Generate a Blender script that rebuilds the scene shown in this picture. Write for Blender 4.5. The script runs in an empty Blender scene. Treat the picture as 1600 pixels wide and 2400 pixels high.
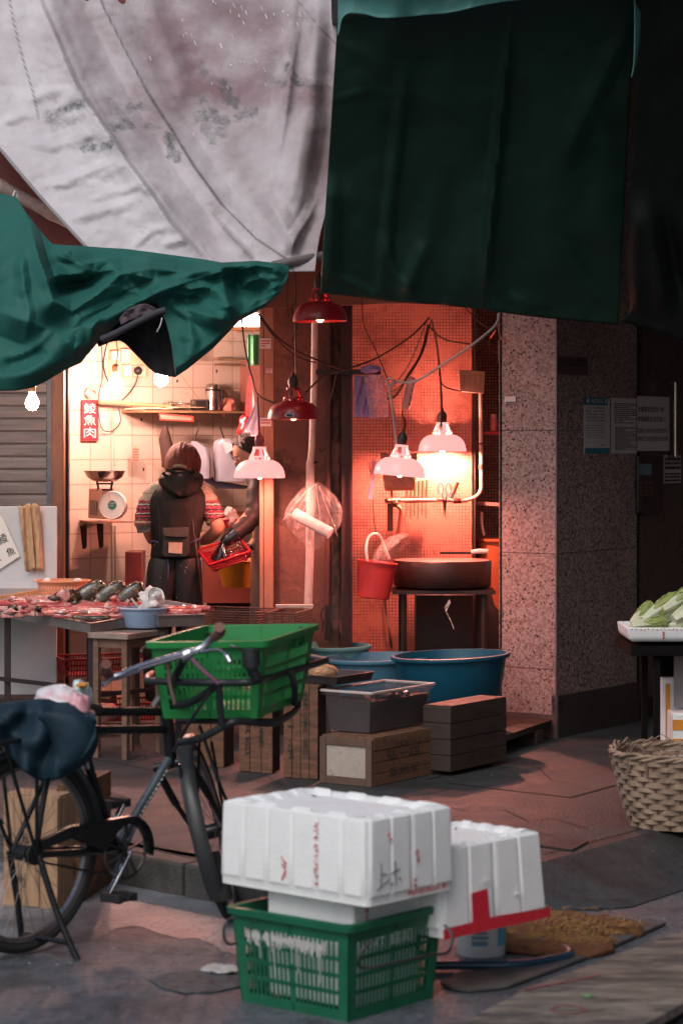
import bpy, bmesh, math, random
from mathutils import Vector, Matrix, noise
R = math.radians
rnd = random.Random(7)
SC = bpy.context.scene
COL = SC.collection
V = Vector
# ---------------------------------------------------------------- camera, light, exposure
F = 85.0 / 36.0 * 2400.0          # focal length in photo pixels
EYE = 1.55
HZ = 1040.0
cam_d = bpy.data.cameras.new('camera'); cam = bpy.data.objects.new('camera', cam_d); COL.objects.link(cam)
cam.location = (0, 0, EYE); cam.rotation_euler = (R(90), 0, 0)
cam_d.sensor_fit = 'VERTICAL'; cam_d.sensor_height = 36; cam_d.sensor_width = 24; cam_d.lens = 85
cam_d.shift_y = -(1200 - HZ) / 2400.0
cam_d.clip_end = 500
cam_d.dof.use_dof = True; cam_d.dof.focus_distance = 12.9; cam_d.dof.aperture_fstop = 4.2
SC.camera = cam
W = bpy.data.worlds.new('World'); SC.world = W; W.use_nodes = True
nt = W.node_tree; nt.nodes.clear()
sky = nt.nodes.new('ShaderNodeTexSky'); sky.sky_type = 'NISHITA'; sky.sun_disc = False
SUN_EL, SUN_AZ = 48, 205
sky.sun_elevation = R(SUN_EL); sky.sun_rotation = R(SUN_AZ); sky.air_density = 1.0; sky.dust_density = 4.0; sky.ozone_density = 1.0
bg = nt.nodes.new('ShaderNodeBackground'); bg.inputs[1].default_value = 0.105
wo = nt.nodes.new('ShaderNodeOutputWorld')
nt.links.new(sky.outputs[0], bg.inputs[0]); nt.links.new(bg.outputs[0], wo.inputs[0])
sun_d = bpy.data.lights.new('sun', 'SUN'); sun_d.energy = 0.6; sun_d.angle = R(25); sun_d.color = (.93, .98, 1.0)
sun = bpy.data.objects.new('sun', sun_d); COL.objects.link(sun)
sd = V((math.sin(R(SUN_AZ)) * math.cos(R(SUN_EL)), math.cos(R(SUN_AZ)) * math.cos(R(SUN_EL)), math.sin(R(SUN_EL))))
sun.location = sd * 30; sun.rotation_euler = sd.to_track_quat('Z', 'Y').to_euler()
SC.view_settings.view_transform = 'Standard'; SC.view_settings.look = 'None'
SC.view_settings.gamma = 1; SC.view_settings.exposure = 0.2
SC.render.engine = 'CYCLES'
SC.cycles.max_bounces = 5; SC.cycles.diffuse_bounces = 3; SC.cycles.transparent_max_bounces = 12
SC.cycles.use_denoising = True; SC.cycles.sample_clamp_indirect = 4

# ---------------------------------------------------------------- geometry helpers
def P(px, py, Y): return V(((px - 800) / F * Y, Y, EYE - (py - HZ) / F * Y))
def G(px, py, z=0.0):
    Y = F * (EYE - z) / (py - HZ); return V(((px - 800) / F * Y, Y, z))
def zat(py, Y): return EYE - (py - HZ) / F * Y
def hit(px, py, p0, d, off=0.0):
    """point of the vertical plane through p0 along horizontal d, seen at the pixel; off = towards the viewer"""
    n = V((d[1], -d[0])).normalized()
    q = V((p0[0] + n[0] * off, p0[1] + n[1] * off)); k = (px - 800) / F
    L = (k * q[1] - q[0]) / (d[0] - k * d[1])
    x, y = q[0] + d[0] * L, q[1] + d[1] * L
    return V((x, y, EYE - (py - HZ) / F * y))
ROOT = {}
def tag(o, label=None, cat=None, group=None, kind=None):
    if label: o['label'] = label
    if cat: o['category'] = cat
    if group: o['group'] = group
    if kind: o['kind'] = kind
    return o
def thing(name, label, cat, loc=(0, 0, 0), group=None, rotz=0):
    o = bpy.data.objects.new(name, None); COL.objects.link(o)
    o.location = loc; o.rotation_euler = (0, 0, rotz); o.empty_display_size = .05
    ROOT[o] = Matrix.Translation(V(loc)) @ Matrix.Rotation(rotz, 4, 'Z')
    return tag(o, label, cat, group)
def copy_thing(root, M, label=None, name=None, group=None):
    """copy of a thing with its parts and sub-parts; M = new matrix"""
    def cp(o, par):
        c = o.copy(); COL.objects.link(c)
        if par: c.parent = par
        for ch in list(o.children): cp(ch, c)
        return c
    r = cp(root, None); r.matrix_world = M; ROOT[r] = M
    if label: r['label'] = label
    if group: r['group'] = group
    return r
class MB:
    def __init__(s): s.v = []; s.f = []; s.uv = None; s.mi = []
    def add(s, vs, fs):
        n = len(s.v); s.v += [V(p) for p in vs]; s.f += [tuple(i + n for i in f) for f in fs]; return s
    def box(s, c, size, rz=0, M=None):
        a, b, h = size[0] / 2, size[1] / 2, size[2] / 2
        pts = [V((x, y, z)) for z in (-h, h) for x, y in ((-a, -b), (a, -b), (a, b), (-a, b))]
        if M is None: M = Matrix.Rotation(rz, 3, 'Z')
        return s.hexa([V(c) + M @ p for p in pts])
    def hexa(s, p):
        return s.add(p, [(3, 2, 1, 0), (4, 5, 6, 7), (0, 1, 5, 4), (1, 2, 6, 5), (2, 3, 7, 6), (3, 0, 4, 7)])
    def beam(s, a, b, w, h, up=(0, 0, 1)):
        a, b = V(a), V(b); d = (b - a).normalized(); x = d.cross(V(up))
        if x.length < 1e-4: x = V((1, 0, 0))
        x.normalize(); y = x.cross(d)
        return s.hexa([p + x * i * w / 2 + y * j * h / 2 for p in (a, b) for i, j in ((-1, -1), (1, -1), (1, 1), (-1, 1))])
    def tube(s, pts, r, n=8, closed=False, cap=True, flat=1.0):
        pts = [V(p) for p in pts]; m = len(pts)
        rs = r if isinstance(r, (list, tuple)) else [r] * m
        if len(rs) != m:
            o = rs; rs = [o[min(int(i / max(m - 1, 1) * (len(o) - 1)), len(o) - 1)] for i in range(m)]
        prev = None; rings = []
        for i, p in enumerate(pts):
            if closed: t = pts[(i + 1) % m] - pts[i - 1]
            else: t = pts[min(i + 1, m - 1)] - pts[max(i - 1, 0)]
            if t.length < 1e-9: t = V((0, 0, 1))
            t.normalize()
            if prev is None:
                prev = t.cross(V((0, 0, 1)))
                if prev.length < .05: prev = t.cross(V((0, 1, 0)))
            x = (prev - t * prev.dot(t)).normalized(); prev = x; y = t.cross(x)
            rings.append([p + (x * math.cos(2 * math.pi * k / n) + y * flat * math.sin(2 * math.pi * k / n)) * rs[i] for k in range(n)])
        return s.loft(rings, closed, cap)
    def loft(s, rings, closed=False, cap=True):
        n = len(rings[0]); b = len(s.v)
        for rg in rings: s.v += [V(p) for p in rg]
        m = len(rings)
        for i in range(m if closed else m - 1):
            j = (i + 1) % m
            for k in range(n):
                k2 = (k + 1) % n
                s.f.append((b + i * n + k, b + i * n + k2, b + j * n + k2, b + j * n + k))
        if cap and not closed:
            s.f.append(tuple(b + k for k in range(n))[::-1]); s.f.append(tuple(b + (m - 1) * n + k for k in range(n)))
        return s
    def lathe(s, prof, c, n=24, M=None, sx=1, sy=1, cap=False):
        M = M or Matrix.Identity(3)
        return s.loft([[V(c) + M @ V((r * sx * math.cos(2 * math.pi * k / n), r * sy * math.sin(2 * math.pi * k / n), z)) for k in range(n)] for r, z in prof], cap=cap)
    def ball(s, c, r, n=12, m=8, M=None, jit=0, sd=0):
        M = M or Matrix.Identity(3); r = r if isinstance(r, (tuple, list)) else (r, r, r)
        rings = []
        for i in range(m + 1):
            th = math.pi * i / m; rg = []
            for k in range(n):
                ph = 2 * math.pi * k / n
                d = V((math.sin(th) * math.cos(ph), math.sin(th) * math.sin(ph), -math.cos(th)))
                q = 1 + (jit * noise.noise(d * 1.7 + V((sd * 7.1, sd, 3))) if jit else 0)
                rg.append(V(c) + M @ V((d[0] * r[0] * q, d[1] * r[1] * q, d[2] * r[2] * q)))
            rings.append(rg)
        return s.loft(rings, cap=False)
    def grid(s, fn, nu, nv, uvfn=None):
        b = len(s.v)
        if uvfn and s.uv is None: s.uv = []
        for j in range(nv + 1):
            for i in range(nu + 1):
                s.v.append(V(fn(i / nu, j / nv)))
                if uvfn: s.uv.append(uvfn(i / nu, j / nv))
        for j in range(nv):
            for i in range(nu):
                a = b + j * (nu + 1) + i; s.f.append((a, a + 1, a + nu + 2, a + nu + 1))
        return s
    def prism(s, poly, ext):
        n = len(poly); ext = V(ext); poly = [V(p) for p in poly]
        return s.add(poly + [p + ext for p in poly], [tuple(range(n))[::-1], tuple(range(n, 2 * n))] + [(i, (i + 1) % n, n + (i + 1) % n, n + i) for i in range(n)])
    def build(s, name, m, parent=None, smooth=40, label=None, cat=None, group=None, kind=None, origin=None, solid=0, bevel=0, sub=0):
        vs = s.v
        if parent is not None:
            Mi = ROOT[parent].inverted(); vs = [Mi @ p for p in vs]; loc = None
        else:
            if origin is None:
                xs = [p[0] for p in vs]; ys = [p[1] for p in vs]; zs = [p[2] for p in vs]
                origin = V(((min(xs) + max(xs)) / 2, (min(ys) + max(ys)) / 2, min(zs)))
            if kind == 'structure': origin = V((0, 0, 0))
            loc = V(origin); vs = [p - loc for p in vs]
        me = bpy.data.meshes.new(name); me.from_pydata([tuple(p) for p in vs], [], s.f); me.validate()
        if s.uv:
            L = me.uv_layers.new(name='UVMap')
            for lp in me.loops: L.data[lp.index].uv = s.uv[lp.vertex_index]
        bm = bmesh.new(); bm.from_mesh(me); bmesh.ops.recalc_face_normals(bm, faces=bm.faces); bm.to_mesh(me); bm.free()
        if smooth:
            me.polygons.foreach_set('use_smooth', [True] * len(me.polygons)); me.set_sharp_from_angle(angle=R(smooth))
        ms = m if isinstance(m, (list, tuple)) else [m]
        for mm in ms: me.materials.append(mm)
        o = bpy.data.objects.new(name, me); COL.objects.link(o)
        if parent is not None:
            o.parent = parent; ROOT[o] = ROOT[parent]
        else:
            o.location = loc; ROOT[o] = Matrix.Translation(loc)
        if solid:
            md = o.modifiers.new('thickness', 'SOLIDIFY'); md.thickness = solid; md.offset = 0
        if bevel:
            md = o.modifiers.new('bevel', 'BEVEL'); md.width = bevel; md.segments = 2; md.limit_method = 'ANGLE'
        if sub:
            md = o.modifiers.new('sub', 'SUBSURF'); md.levels = sub; md.render_levels = sub
        return tag(o, label, cat, group, kind)
def catmull(pts, k=6):
    pts = [V(p) for p in pts]; out = []
    for i in range(len(pts) - 1):
        a, b, c, d = pts[max(i - 1, 0)], pts[i], pts[i + 1], pts[min(i + 2, len(pts) - 1)]
        for j in range(k):
            t = j / k
            out.append(.5 * ((2 * b) + (c - a) * t + (2 * a - 5 * b + 4 * c - d) * t * t + (3 * b - a - 3 * c + d) * t ** 3))
    out.append(pts[-1]); return out
def cable(name, pts, r, m, label=None, cat='cable', group=None, parent=None, n=6, k=6):
    """pts = (px, py, Y) triples"""
    return MB().tube(catmull([P(*q) for q in pts], k), r, n).build(name, m, parent, label=label, cat=cat if parent is None else None, group=group)
def text(name, body, m, parent, o, right, up, w=None, h=None, ext=.0006, **kw):
    """lettering as a thin mesh, fitted to width w and/or height h, lower left corner at o"""
    c = bpy.data.curves.new(name, 'FONT'); c.body = body; c.extrude = 0; c.resolution_u = 2
    if kw.pop('center', False): c.align_x = 'CENTER'
    c.space_line = kw.pop('line', 1.0)
    t = bpy.data.objects.new(name, c); COL.objects.link(t)
    bpy.context.view_layer.update()
    me = bpy.data.meshes.new_from_object(t.evaluated_get(bpy.context.evaluated_depsgraph_get()))
    bpy.data.objects.remove(t)
    vs = [v.co.copy() for v in me.vertices]; fs = [tuple(p.vertices) for p in me.polygons]
    bpy.data.meshes.remove(me)
    x0 = min(v.x for v in vs); x1 = max(v.x for v in vs); y0 = min(v.y for v in vs); y1 = max(v.y for v in vs)
    sx = w / (x1 - x0) if w else None; sy = h / (y1 - y0) if h else None
    sx = sx or sy; sy = sy or sx
    right = V(right).normalized(); up = V(up).normalized(); n = right.cross(up)
    mb = MB(); mb.add([V(o) + right * (v.x - x0) * sx + up * (v.y - y0) * sy + n * ext for v in vs], fs)
    return mb.build(name, m, parent, smooth=0, **kw)
def lines(mb, o, right, up, w, rows, pitch, th, off, seed=1, full=.9):
    """rows of small print as short dashes"""
    q = random.Random(seed); right = V(right).normalized(); up = V(up).normalized(); n = right.cross(up)
    for i in range(rows):
        x = 0; end = w * (1 if q.random() < .75 else q.uniform(.4, .9))
        while x < end:
            L = min(q.uniform(.06, .16) * w, end - x)
            a = V(o) + right * x - up * i * pitch + n * off
            mb.add([a, a + right * L, a + right * L - up * th, a - up * th], [(0, 1, 2, 3)])
            x += L + w * .025
    return mb
# ---------------------------------------------------------------- materials
MATS = {}
def mat(name, col, rough=.6, metal=0, var=.18, scale=6, bump=0, bscale=60, stain=None, aniso=None, emit=None, alpha=1, trans=0, coat=0, uv=False, sheen=0, spec=None, grime=None):
    """procedural Principled material; stain = (colour, scale, threshold, strength)"""
    if name in MATS: return MATS[name]
    m = bpy.data.materials.new(name); m.use_nodes = True; t = m.node_tree; N = t.nodes; b = N['Principled BSDF']
    L = t.links.new
    tc = N.new('ShaderNodeTexCoord'); mp = N.new('ShaderNodeMapping')
    L(tc.outputs['UV' if uv else 'Object'], mp.inputs[0])
    if aniso: mp.inputs['Scale'].default_value = aniso
    oi = N.new('ShaderNodeObjectInfo'); mr = N.new('ShaderNodeMath'); mr.operation = 'MULTIPLY'; mr.inputs[1].default_value = 37.0
    L(oi.outputs['Random'], mr.inputs[0])
    no = N.new('ShaderNodeTexNoise'); no.noise_dimensions = '4D'; no.inputs['Scale'].default_value = scale; no.inputs['Detail'].default_value = 5; no.inputs['Roughness'].default_value = .65
    L(mp.outputs[0], no.inputs['Vector']); L(mr.outputs[0], no.inputs['W'])
    hs = N.new('ShaderNodeMapRange'); hs.inputs['From Min'].default_value = .3; hs.inputs['From Max'].default_value = .7
    hs.inputs['To Min'].default_value = 1 - var; hs.inputs['To Max'].default_value = 1 + var
    L(no.outputs['Fac'], hs.inputs['Value'])
    mx = N.new('ShaderNodeVectorMath'); mx.operation = 'SCALE'; mx.inputs[0].default_value = col[:3]
    L(hs.outputs[0], mx.inputs['Scale']); out = mx.outputs[0]
    for st in (stain or []):
        sc_, ss, th, stg = st[0], st[1], st[2], st[3]
        n2 = N.new('ShaderNodeTexNoise'); n2.noise_dimensions = '4D'; n2.inputs['Scale'].default_value = ss; n2.inputs['Detail'].default_value = 7; n2.inputs['Roughness'].default_value = .7
        L(mp.outputs[0], n2.inputs['Vector']); L(mr.outputs[0], n2.inputs['W'])
        r2 = N.new('ShaderNodeMapRange'); r2.inputs['From Min'].default_value = th; r2.inputs['From Max'].default_value = th + .12; r2.inputs['To Max'].default_value = stg
        L(n2.outputs['Fac'], r2.inputs['Value'])
        mm = N.new('ShaderNodeMix'); mm.data_type = 'RGBA'; mm.inputs['B'].default_value = (*sc_, 1)
        L(r2.outputs[0], mm.inputs['Factor']); L(out, mm.inputs['A']); out = mm.outputs['Result']
    L(out, b.inputs['Base Color'])
    b.inputs['Metallic'].default_value = metal
    rr = N.new('ShaderNodeMapRange'); rr.inputs['From Min'].default_value = .3; rr.inputs['From Max'].default_value = .7
    rr.inputs['To Min'].default_value = max(rough - .1, .03); rr.inputs['To Max'].default_value = min(rough + .12, 1)
    L(no.outputs['Fac'], rr.inputs['Value']); L(rr.outputs[0], b.inputs['Roughness'])
    if bump:
        n3 = N.new('ShaderNodeTexNoise'); n3.inputs['Scale'].default_value = bscale; n3.inputs['Detail'].default_value = 6
        L(mp.outputs[0], n3.inputs['Vector'])
        bp = N.new('ShaderNodeBump'); bp.inputs['Strength'].default_value = bump; bp.inputs['Distance'].default_value = .01
        L(n3.outputs['Fac'], bp.inputs['Height']); L(bp.outputs[0], b.inputs['Normal'])
    if emit: b.inputs['Emission Color'].default_value = (*emit[0], 1); b.inputs['Emission Strength'].default_value = emit[1]
    if alpha < 1: b.inputs['Alpha'].default_value = alpha
    if trans: b.inputs['Transmission Weight'].default_value = trans
    if coat: b.inputs['Coat Weight'].default_value = coat
    if sheen: b.inputs['Sheen Weight'].default_value = sheen
    if spec is not None: b.inputs['Specular IOR Level'].default_value = spec
    MATS[name] = m; return m
def film(name, col, op=.25, rough=.15):
    """thin translucent plastic film: crinkled, partly clear"""
    m = bpy.data.materials.new(name); m.use_nodes = True; t = m.node_tree; N = t.nodes; N.clear(); L = t.links.new
    o = N.new('ShaderNodeOutputMaterial'); mx = N.new('ShaderNodeMixShader'); tr = N.new('ShaderNodeBsdfTransparent')
    pb = N.new('ShaderNodeBsdfPrincipled'); pb.inputs['Base Color'].default_value = (*col, 1); pb.inputs['Roughness'].default_value = rough
    pb.inputs['Specular IOR Level'].default_value = .9
    tc = N.new('ShaderNodeTexCoord'); no = N.new('ShaderNodeTexNoise'); no.inputs['Scale'].default_value = 22; no.inputs['Detail'].default_value = 3; no.inputs['Distortion'].default_value = 1.2
    L(tc.outputs['Object'], no.inputs['Vector'])
    bp = N.new('ShaderNodeBump'); bp.inputs['Strength'].default_value = .9; bp.inputs['Distance'].default_value = .03; L(no.outputs['Fac'], bp.inputs['Height']); L(bp.outputs[0], pb.inputs['Normal'])
    mr = N.new('ShaderNodeMapRange'); mr.inputs['From Min'].default_value = .4; mr.inputs['From Max'].default_value = .75
    mr.inputs['To Min'].default_value = op * .5; mr.inputs['To Max'].default_value = min(op * 2.2, 1)
    L(no.outputs['Fac'], mr.inputs['Value']); L(mr.outputs[0], mx.inputs[0]); L(tr.outputs[0], mx.inputs[1]); L(pb.outputs[0], mx.inputs[2]); L(mx.outputs[0], o.inputs[0])
    return m
def tilemat(name, col, grout, w, h, gw, rough=.3, dirt=None, paint=None, var=.08, bump=.3):
    m = bpy.data.materials.new(name); m.use_nodes = True; t = m.node_tree; N = t.nodes; b = N['Principled BSDF']; L = t.links.new
    tc = N.new('ShaderNodeTexCoord')
    br = N.new('ShaderNodeTexBrick'); br.offset = 0; br.inputs['Scale'].default_value = 1; br.inputs['Brick Width'].default_value = w; br.inputs['Row Height'].default_value = h
    br.inputs['Mortar Size'].default_value = gw; br.inputs['Mortar Smooth'].default_value = .2
    br.inputs['Color1'].default_value = (*[c * (1 - var) for c in col], 1); br.inputs['Color2'].default_value = (*[c * (1 + var) for c in col], 1); br.inputs['Mortar'].default_value = (*grout, 1)
    L(tc.outputs['UV'], br.inputs['Vector']); out = br.outputs['Color']
    gp = None
    if paint:   # patches where thick paint hides the joints
        n1 = N.new('ShaderNodeTexNoise'); n1.inputs['Scale'].default_value = paint[1]; n1.inputs['Detail'].default_value = 5; n1.inputs['Roughness'].default_value = .7
        L(tc.outputs['UV'], n1.inputs['Vector'])
        r1 = N.new('ShaderNodeMapRange'); r1.inputs['From Min'].default_value = paint[2]; r1.inputs['From Max'].default_value = paint[2] + .1
        L(n1.outputs['Fac'], r1.inputs['Value'])
        mm = N.new('ShaderNodeMix'); mm.data_type = 'RGBA'; mm.inputs['B'].default_value = (*paint[0], 1)
        L(r1.outputs[0], mm.inputs['Factor']); L(out, mm.inputs['A']); out = mm.outputs['Result']
    for (dc, ds, dt, dg) in (dirt or []):
        n2 = N.new('ShaderNodeTexNoise'); n2.inputs['Scale'].default_value = ds; n2.inputs['Detail'].default_value = 8; n2.inputs['Roughness'].default_value = .75
        L(tc.outputs['UV'], n2.inputs['Vector'])
        r2 = N.new('ShaderNodeMapRange'); r2.inputs['From Min'].default_value = dt; r2.inputs['From Max'].default_value = dt + .12; r2.inputs['To Max'].default_value = dg
        L(n2.outputs['Fac'], r2.inputs['Value'])
        mm = N.new('ShaderNodeMix'); mm.data_type = 'RGBA'; mm.inputs['B'].default_value = (*dc, 1)
        L(r2.outputs[0], mm.inputs['Factor']); L(out, mm.inputs['A']); out = mm.outputs['Result']
    L(out, b.inputs['Base Color']); b.inputs['Roughness'].default_value = rough
    bp = N.new('ShaderNodeBump'); bp.inputs['Strength'].default_value = bump; bp.inputs['Distance'].default_value = .004; bp.invert = True
    L(br.outputs['Fac'], bp.inputs['Height']); L(bp.outputs[0], b.inputs['Normal'])
    return m
def granite(name, base, dark, light, dirty=False):
    m = bpy.data.materials.new(name); m.use_nodes = True; t = m.node_tree; N = t.nodes; b = N['Principled BSDF']; L = t.links.new
    tc = N.new('ShaderNodeTexCoord'); vo = N.new('ShaderNodeTexVoronoi'); vo.inputs['Scale'].default_value = 100; vo.inputs['Randomness'].default_value = 1
    no0 = N.new('ShaderNodeTexNoise'); no0.inputs['Scale'].default_value = 80; no0.inputs['Detail'].default_value = 3
    L(tc.outputs['Object'], vo.inputs['Vector']); L(tc.outputs['Object'], no0.inputs['Vector'])
    sp = N.new('ShaderNodeSeparateColor'); L(vo.outputs['Color'], sp.inputs[0])
    ad = N.new('ShaderNodeMath'); ad.operation = 'ADD'; L(sp.outputs[0], ad.inputs[0]); L(no0.outputs['Fac'], ad.inputs[1])
    cr = N.new('ShaderNodeValToRGB'); L(ad.outputs[0], cr.inputs[0])
    ml = N.new('ShaderNodeMath'); ml.operation = 'MULTIPLY'; ml.inputs[1].default_value = .62; L(ad.outputs[0], ml.inputs[0]); L(ml.outputs[0], cr.inputs[0])
    e = cr.color_ramp.elements; e[0].position = .30; e[0].color = (*dark, 1); e[1].position = .39; e[1].color = (*base, 1)
    x = e.new(.6); x.color = (*base, 1); x = e.new(.72); x.color = (*light, 1)
    n2 = N.new('ShaderNodeTexNoise'); n2.inputs['Scale'].default_value = 3; n2.inputs['Detail'].default_value = 6; L(tc.outputs['Object'], n2.inputs['Vector'])
    mr = N.new('ShaderNodeMapRange'); mr.inputs['To Min'].default_value = .7; mr.inputs['To Max'].default_value = 1.25; L(n2.outputs['Fac'], mr.inputs['Value'])
    vm = N.new('ShaderNodeVectorMath'); vm.operation = 'SCALE'; L(cr.outputs[0], vm.inputs[0]); L(mr.outputs[0], vm.inputs['Scale'])
    L(vm.outputs[0], b.inputs['Base Color']); b.inputs['Roughness'].default_value = .42
    return m

M_black = mat('black_iron', (.02, .02, .022), .45, .3, stain=[((.07, .035, .02), 14, .6, .7)], bump=.15)
M_bike = mat('bicycle_enamel', (.014, .016, .018), .28, .2, stain=[((.06, .05, .045), 25, .62, .6)])
M_chrome = mat('worn_chrome', (.55, .56, .62), .22, 1, stain=[((.2, .1, .06), 40, .62, .6)])
M_rubber = mat('tyre_rubber', (.02, .02, .02), .8, 0, bump=.3, bscale=200)
M_steel = mat('stainless_steel', (.55, .53, .5), .25, 1, stain=[((.25, .2, .17), 20, .6, .5)])
M_wood = mat('crate_wood', (.155, .072, .042), .8, 0, .5, 9, .4, 60, stain=[((.09, .05, .03), 5, .55, .7)], aniso=(1, 1, 6))
M_woodh = mat('crate_wood_boards', (.17, .082, .046), .8, 0, .5, 7, .4, 60, stain=[((.08, .045, .03), 5, .55, .75)], aniso=(6, 6, 22))
M_wooddark = mat('dark_wet_wood', (.045, .026, .019), .6, 0, .3, 6, .5, 50, stain=[((.03, .02, .017), 4, .5, .8)], aniso=(4, 4, 18))
M_foam = mat('white_polystyrene', (.82, .84, .85), .75, 0, .03, 14, .25, 130, stain=[((.55, .53, .48), 6, .62, .35)])
M_redprint = mat('red_print', (.55, .03, .04), .6, 0, .25, 60)
M_ink = mat('black_ink', (.03, .024, .02), .8, 0, .3, 60)
M_paper = mat('white_paper', (.75, .73, .70), .8, 0, .05, 10)
M_green = mat('green_crate_plastic', (.012, .21, .05), .42, 0, .15, 8, .05, 100, stain=[((.03, .06, .03), 9, .62, .5)])
M_green2 = mat('dark_green_crate_plastic', (.008, .12, .06), .42, 0, .15, 8, .05, 100, stain=[((.02, .04, .025), 9, .6, .6)])
# ================================================================ GROUND
m_road = mat('asphalt_wet', (.092, .108, .128), .55, 0, .35, 3.2, .9, 60, stain=[((.035, .037, .04), 1.6, .5, .7), ((.16, .165, .17), 2.3, .60, .55), ((.03, .034, .04), 11, .52, .6), ((.02, .02, .022), 38, .52, .8), ((.30, .31, .32), 42, .60, .8)])
m_pave = mat('pavement_concrete', (.036, .041, .046), .65, 0, .35, 4, .45, 70, stain=[((.028, .023, .023), 1.9, .5, .75), ((.12, .11, .10), 7, .60, .5), ((.022, .02, .02), 12, .52, .6), ((.015, .014, .014), 34, .52, .8), ((.2, .19, .18), 40, .61, .8)])
m_kerb = mat('kerb_stone', (.085, .082, .08), .7, 0, .3, 9, .5, 70, stain=[((.05, .045, .04), 6, .52, .8)])
m_joint = mat('dark_joint', (.015, .012, .012), .8)
mb = MB(); mb.grid(lambda u, v: (-60 + 120 * u, -20 + 140 * v, -.12), 8, 8); mb.build('road', m_road, kind='structure', smooth=0)
K = [(-9, 16.96), (-.79, 9.11), (-.14, 8.48)]; D = V((.76, 8.98, 0)); E_ = V((1.39, 9.87, 0)); F_ = V((3.6, 13.0, 0))
KA, KB = V((-.79, 9.11, 0)), V((-.14, 8.48, 0)); kd = (KA - KB).normalized(); kn = V((kd.y, -kd.x, 0)); kn = kn if kn.y > 0 else -kn
KL = KB + kd * 14
back = [V((30, 40, 0)), V((-30, 40, 0))]
in_ = .14
mb = MB(); pl = [KL + kn * in_, KB + kn * in_ + V((.07, 0, 0)), D, E_, F_, V((30, 30, 0))] + back
mb.add(pl, [tuple(range(len(pl)))]); mb.build('pavement', m_pave, kind='structure', smooth=0)
mb = MB()
for i in range(16):
    a = KB + kd * (i * .62 + .006); b_ = KB + kd * ((i + 1) * .62 - .006)
    mb.hexa([a + V((0, 0, -.2)), b_ + V((0, 0, -.2)), b_ + kn * in_ + V((0, 0, -.2)), a + kn * in_ + V((0, 0, -.2)),
             a + V((0, 0, .003)), b_ + V((0, 0, .003)), b_ + kn * in_ + V((0, 0, .001)), a + kn * in_ + V((0, 0, .001))])
mb.build('kerb', m_kerb, kind='structure', smooth=0, bevel=.012)
mb = MB()
seq = [KB + V((.02, .0, 0)), D, E_, F_]; out = [KB + V((.05, -.12, -.116)), D + V((.28, -.28, -.116)), E_ + V((.33, -.22, -.116)), F_ + V((.33, -.22, -.116))]
seq2 = [KB + kn * in_ + V((.07, 0, .0)), D, E_, F_]
for i in range(3): mb.add([seq2[i], seq2[i + 1], out[i + 1], out[i]], [(0, 1, 2, 3)])
mb.build('ramp', m_pave, kind='structure', smooth=0)
mb = MB(); q = [G(x, y, -.1185) for x, y in ((-160, 1990), (300, 2068), (470, 2098), (640, 2128), (640, 2236), (560, 2238), (470, 2206), (400, 2186), (330, 2172), (262, 2176), (236, 2196), (150, 2210), (60, 2232), (-160, 2240))]; q = [p + V((.03 * noise.noise(p * 11), .10 * noise.noise(p * 7), 0)) for p in catmull(q + [q[0]], 8)[:-1]]
mb.add(q, [tuple(range(len(q)))]); mb.build('gutter_concrete', mat('pale_wet_concrete', (.20, .215, .235), .4, 0, .4, 4, .8, 40, stain=[((.075, .085, .10), 2.6, .48, .85), ((.3, .3, .3), 8, .6, .5), ((.06, .07, .08), 26, .58, .6), ((.05, .03, .02), 30, .64, .7)]), kind='structure', smooth=0)
# pavement joints and a sunken cover
def strip(mb, pts, w, z=.003):
    for a, b_ in zip(pts, pts[1:]):
        d = (b_ - a).normalized(); n = V((-d.y, d.x, 0)) * w / 2; up = V((0, 0, z))
        mb.add([a - n + up, b_ - n + up, b_ + n + up, a + n + up], [(0, 1, 2, 3)])
mb = MB()
strip(mb, [G(1000, 1828), G(1165, 1786)], .012); strip(mb, [G(1050, 1836), G(1335, 1870), G(1460, 1836)], .014)
strip(mb, [G(340, 1987), G(430, 2008), G(480, 2020)], .01); strip(mb, [G(600, 1850), G(720, 1872), G(1300, 1960)], .007); strip(mb, [G(1275, 2003), G(1475, 1950), G(1600, 1912)], .008)
strip(mb, [G(180, 1770), G(480, 1830)], .008)
cr_ = lambda pts: strip(mb, [G(x + rnd.uniform(-4, 4), y + rnd.uniform(-1.5, 1.5)) for x, y in pts], .006)
cr_([(1040, 1890), (1100, 1905), (1180, 1900), (1240, 1925), (1300, 1920), (1380, 1945)]); cr_([(620, 1815), (660, 1840), (740, 1845), (800, 1880)]); cr_([(250, 1860), (330, 1880), (400, 1872), (470, 1900)]); cr_([(1200, 1790), (1260, 1800), (1290, 1830), (1340, 1838)])
mb.build('pavement_joints', m_joint, kind='structure', smooth=0)
cv = MB(); c4 = [G(1262, 1985), G(1302, 1967), G(1378, 1976), G(1340, 1996)]
cv.prism([p + V((0, 0, .002)) for p in c4], (0, 0, .006))
cv.build('drain_cover', mat('rusty_cover', (.05, .032, .032), .7, .1, .3, 30, .5, 120), label='small rusty square drain cover set in the pavement right of the foam boxes', cat='drain cover')
cv = MB(); cv.prism([G(x, y, -.117) for x, y in ((350, 2296), (410, 2278), (480, 2276), (560, 2290), (566, 2312), (500, 2326), (430, 2328), (380, 2316))], (0, 0, .0022)); cv.build('patched_cover', mat('rough_patch', (.07, .08, .09), .7, 0, .6, 14, 1, 40, stain=[((.02, .02, .02), 24, .5, .8)]), label='rough dark sunken cover in the road left of the green foreground crate', cat='drain cover', smooth=0)
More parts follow.
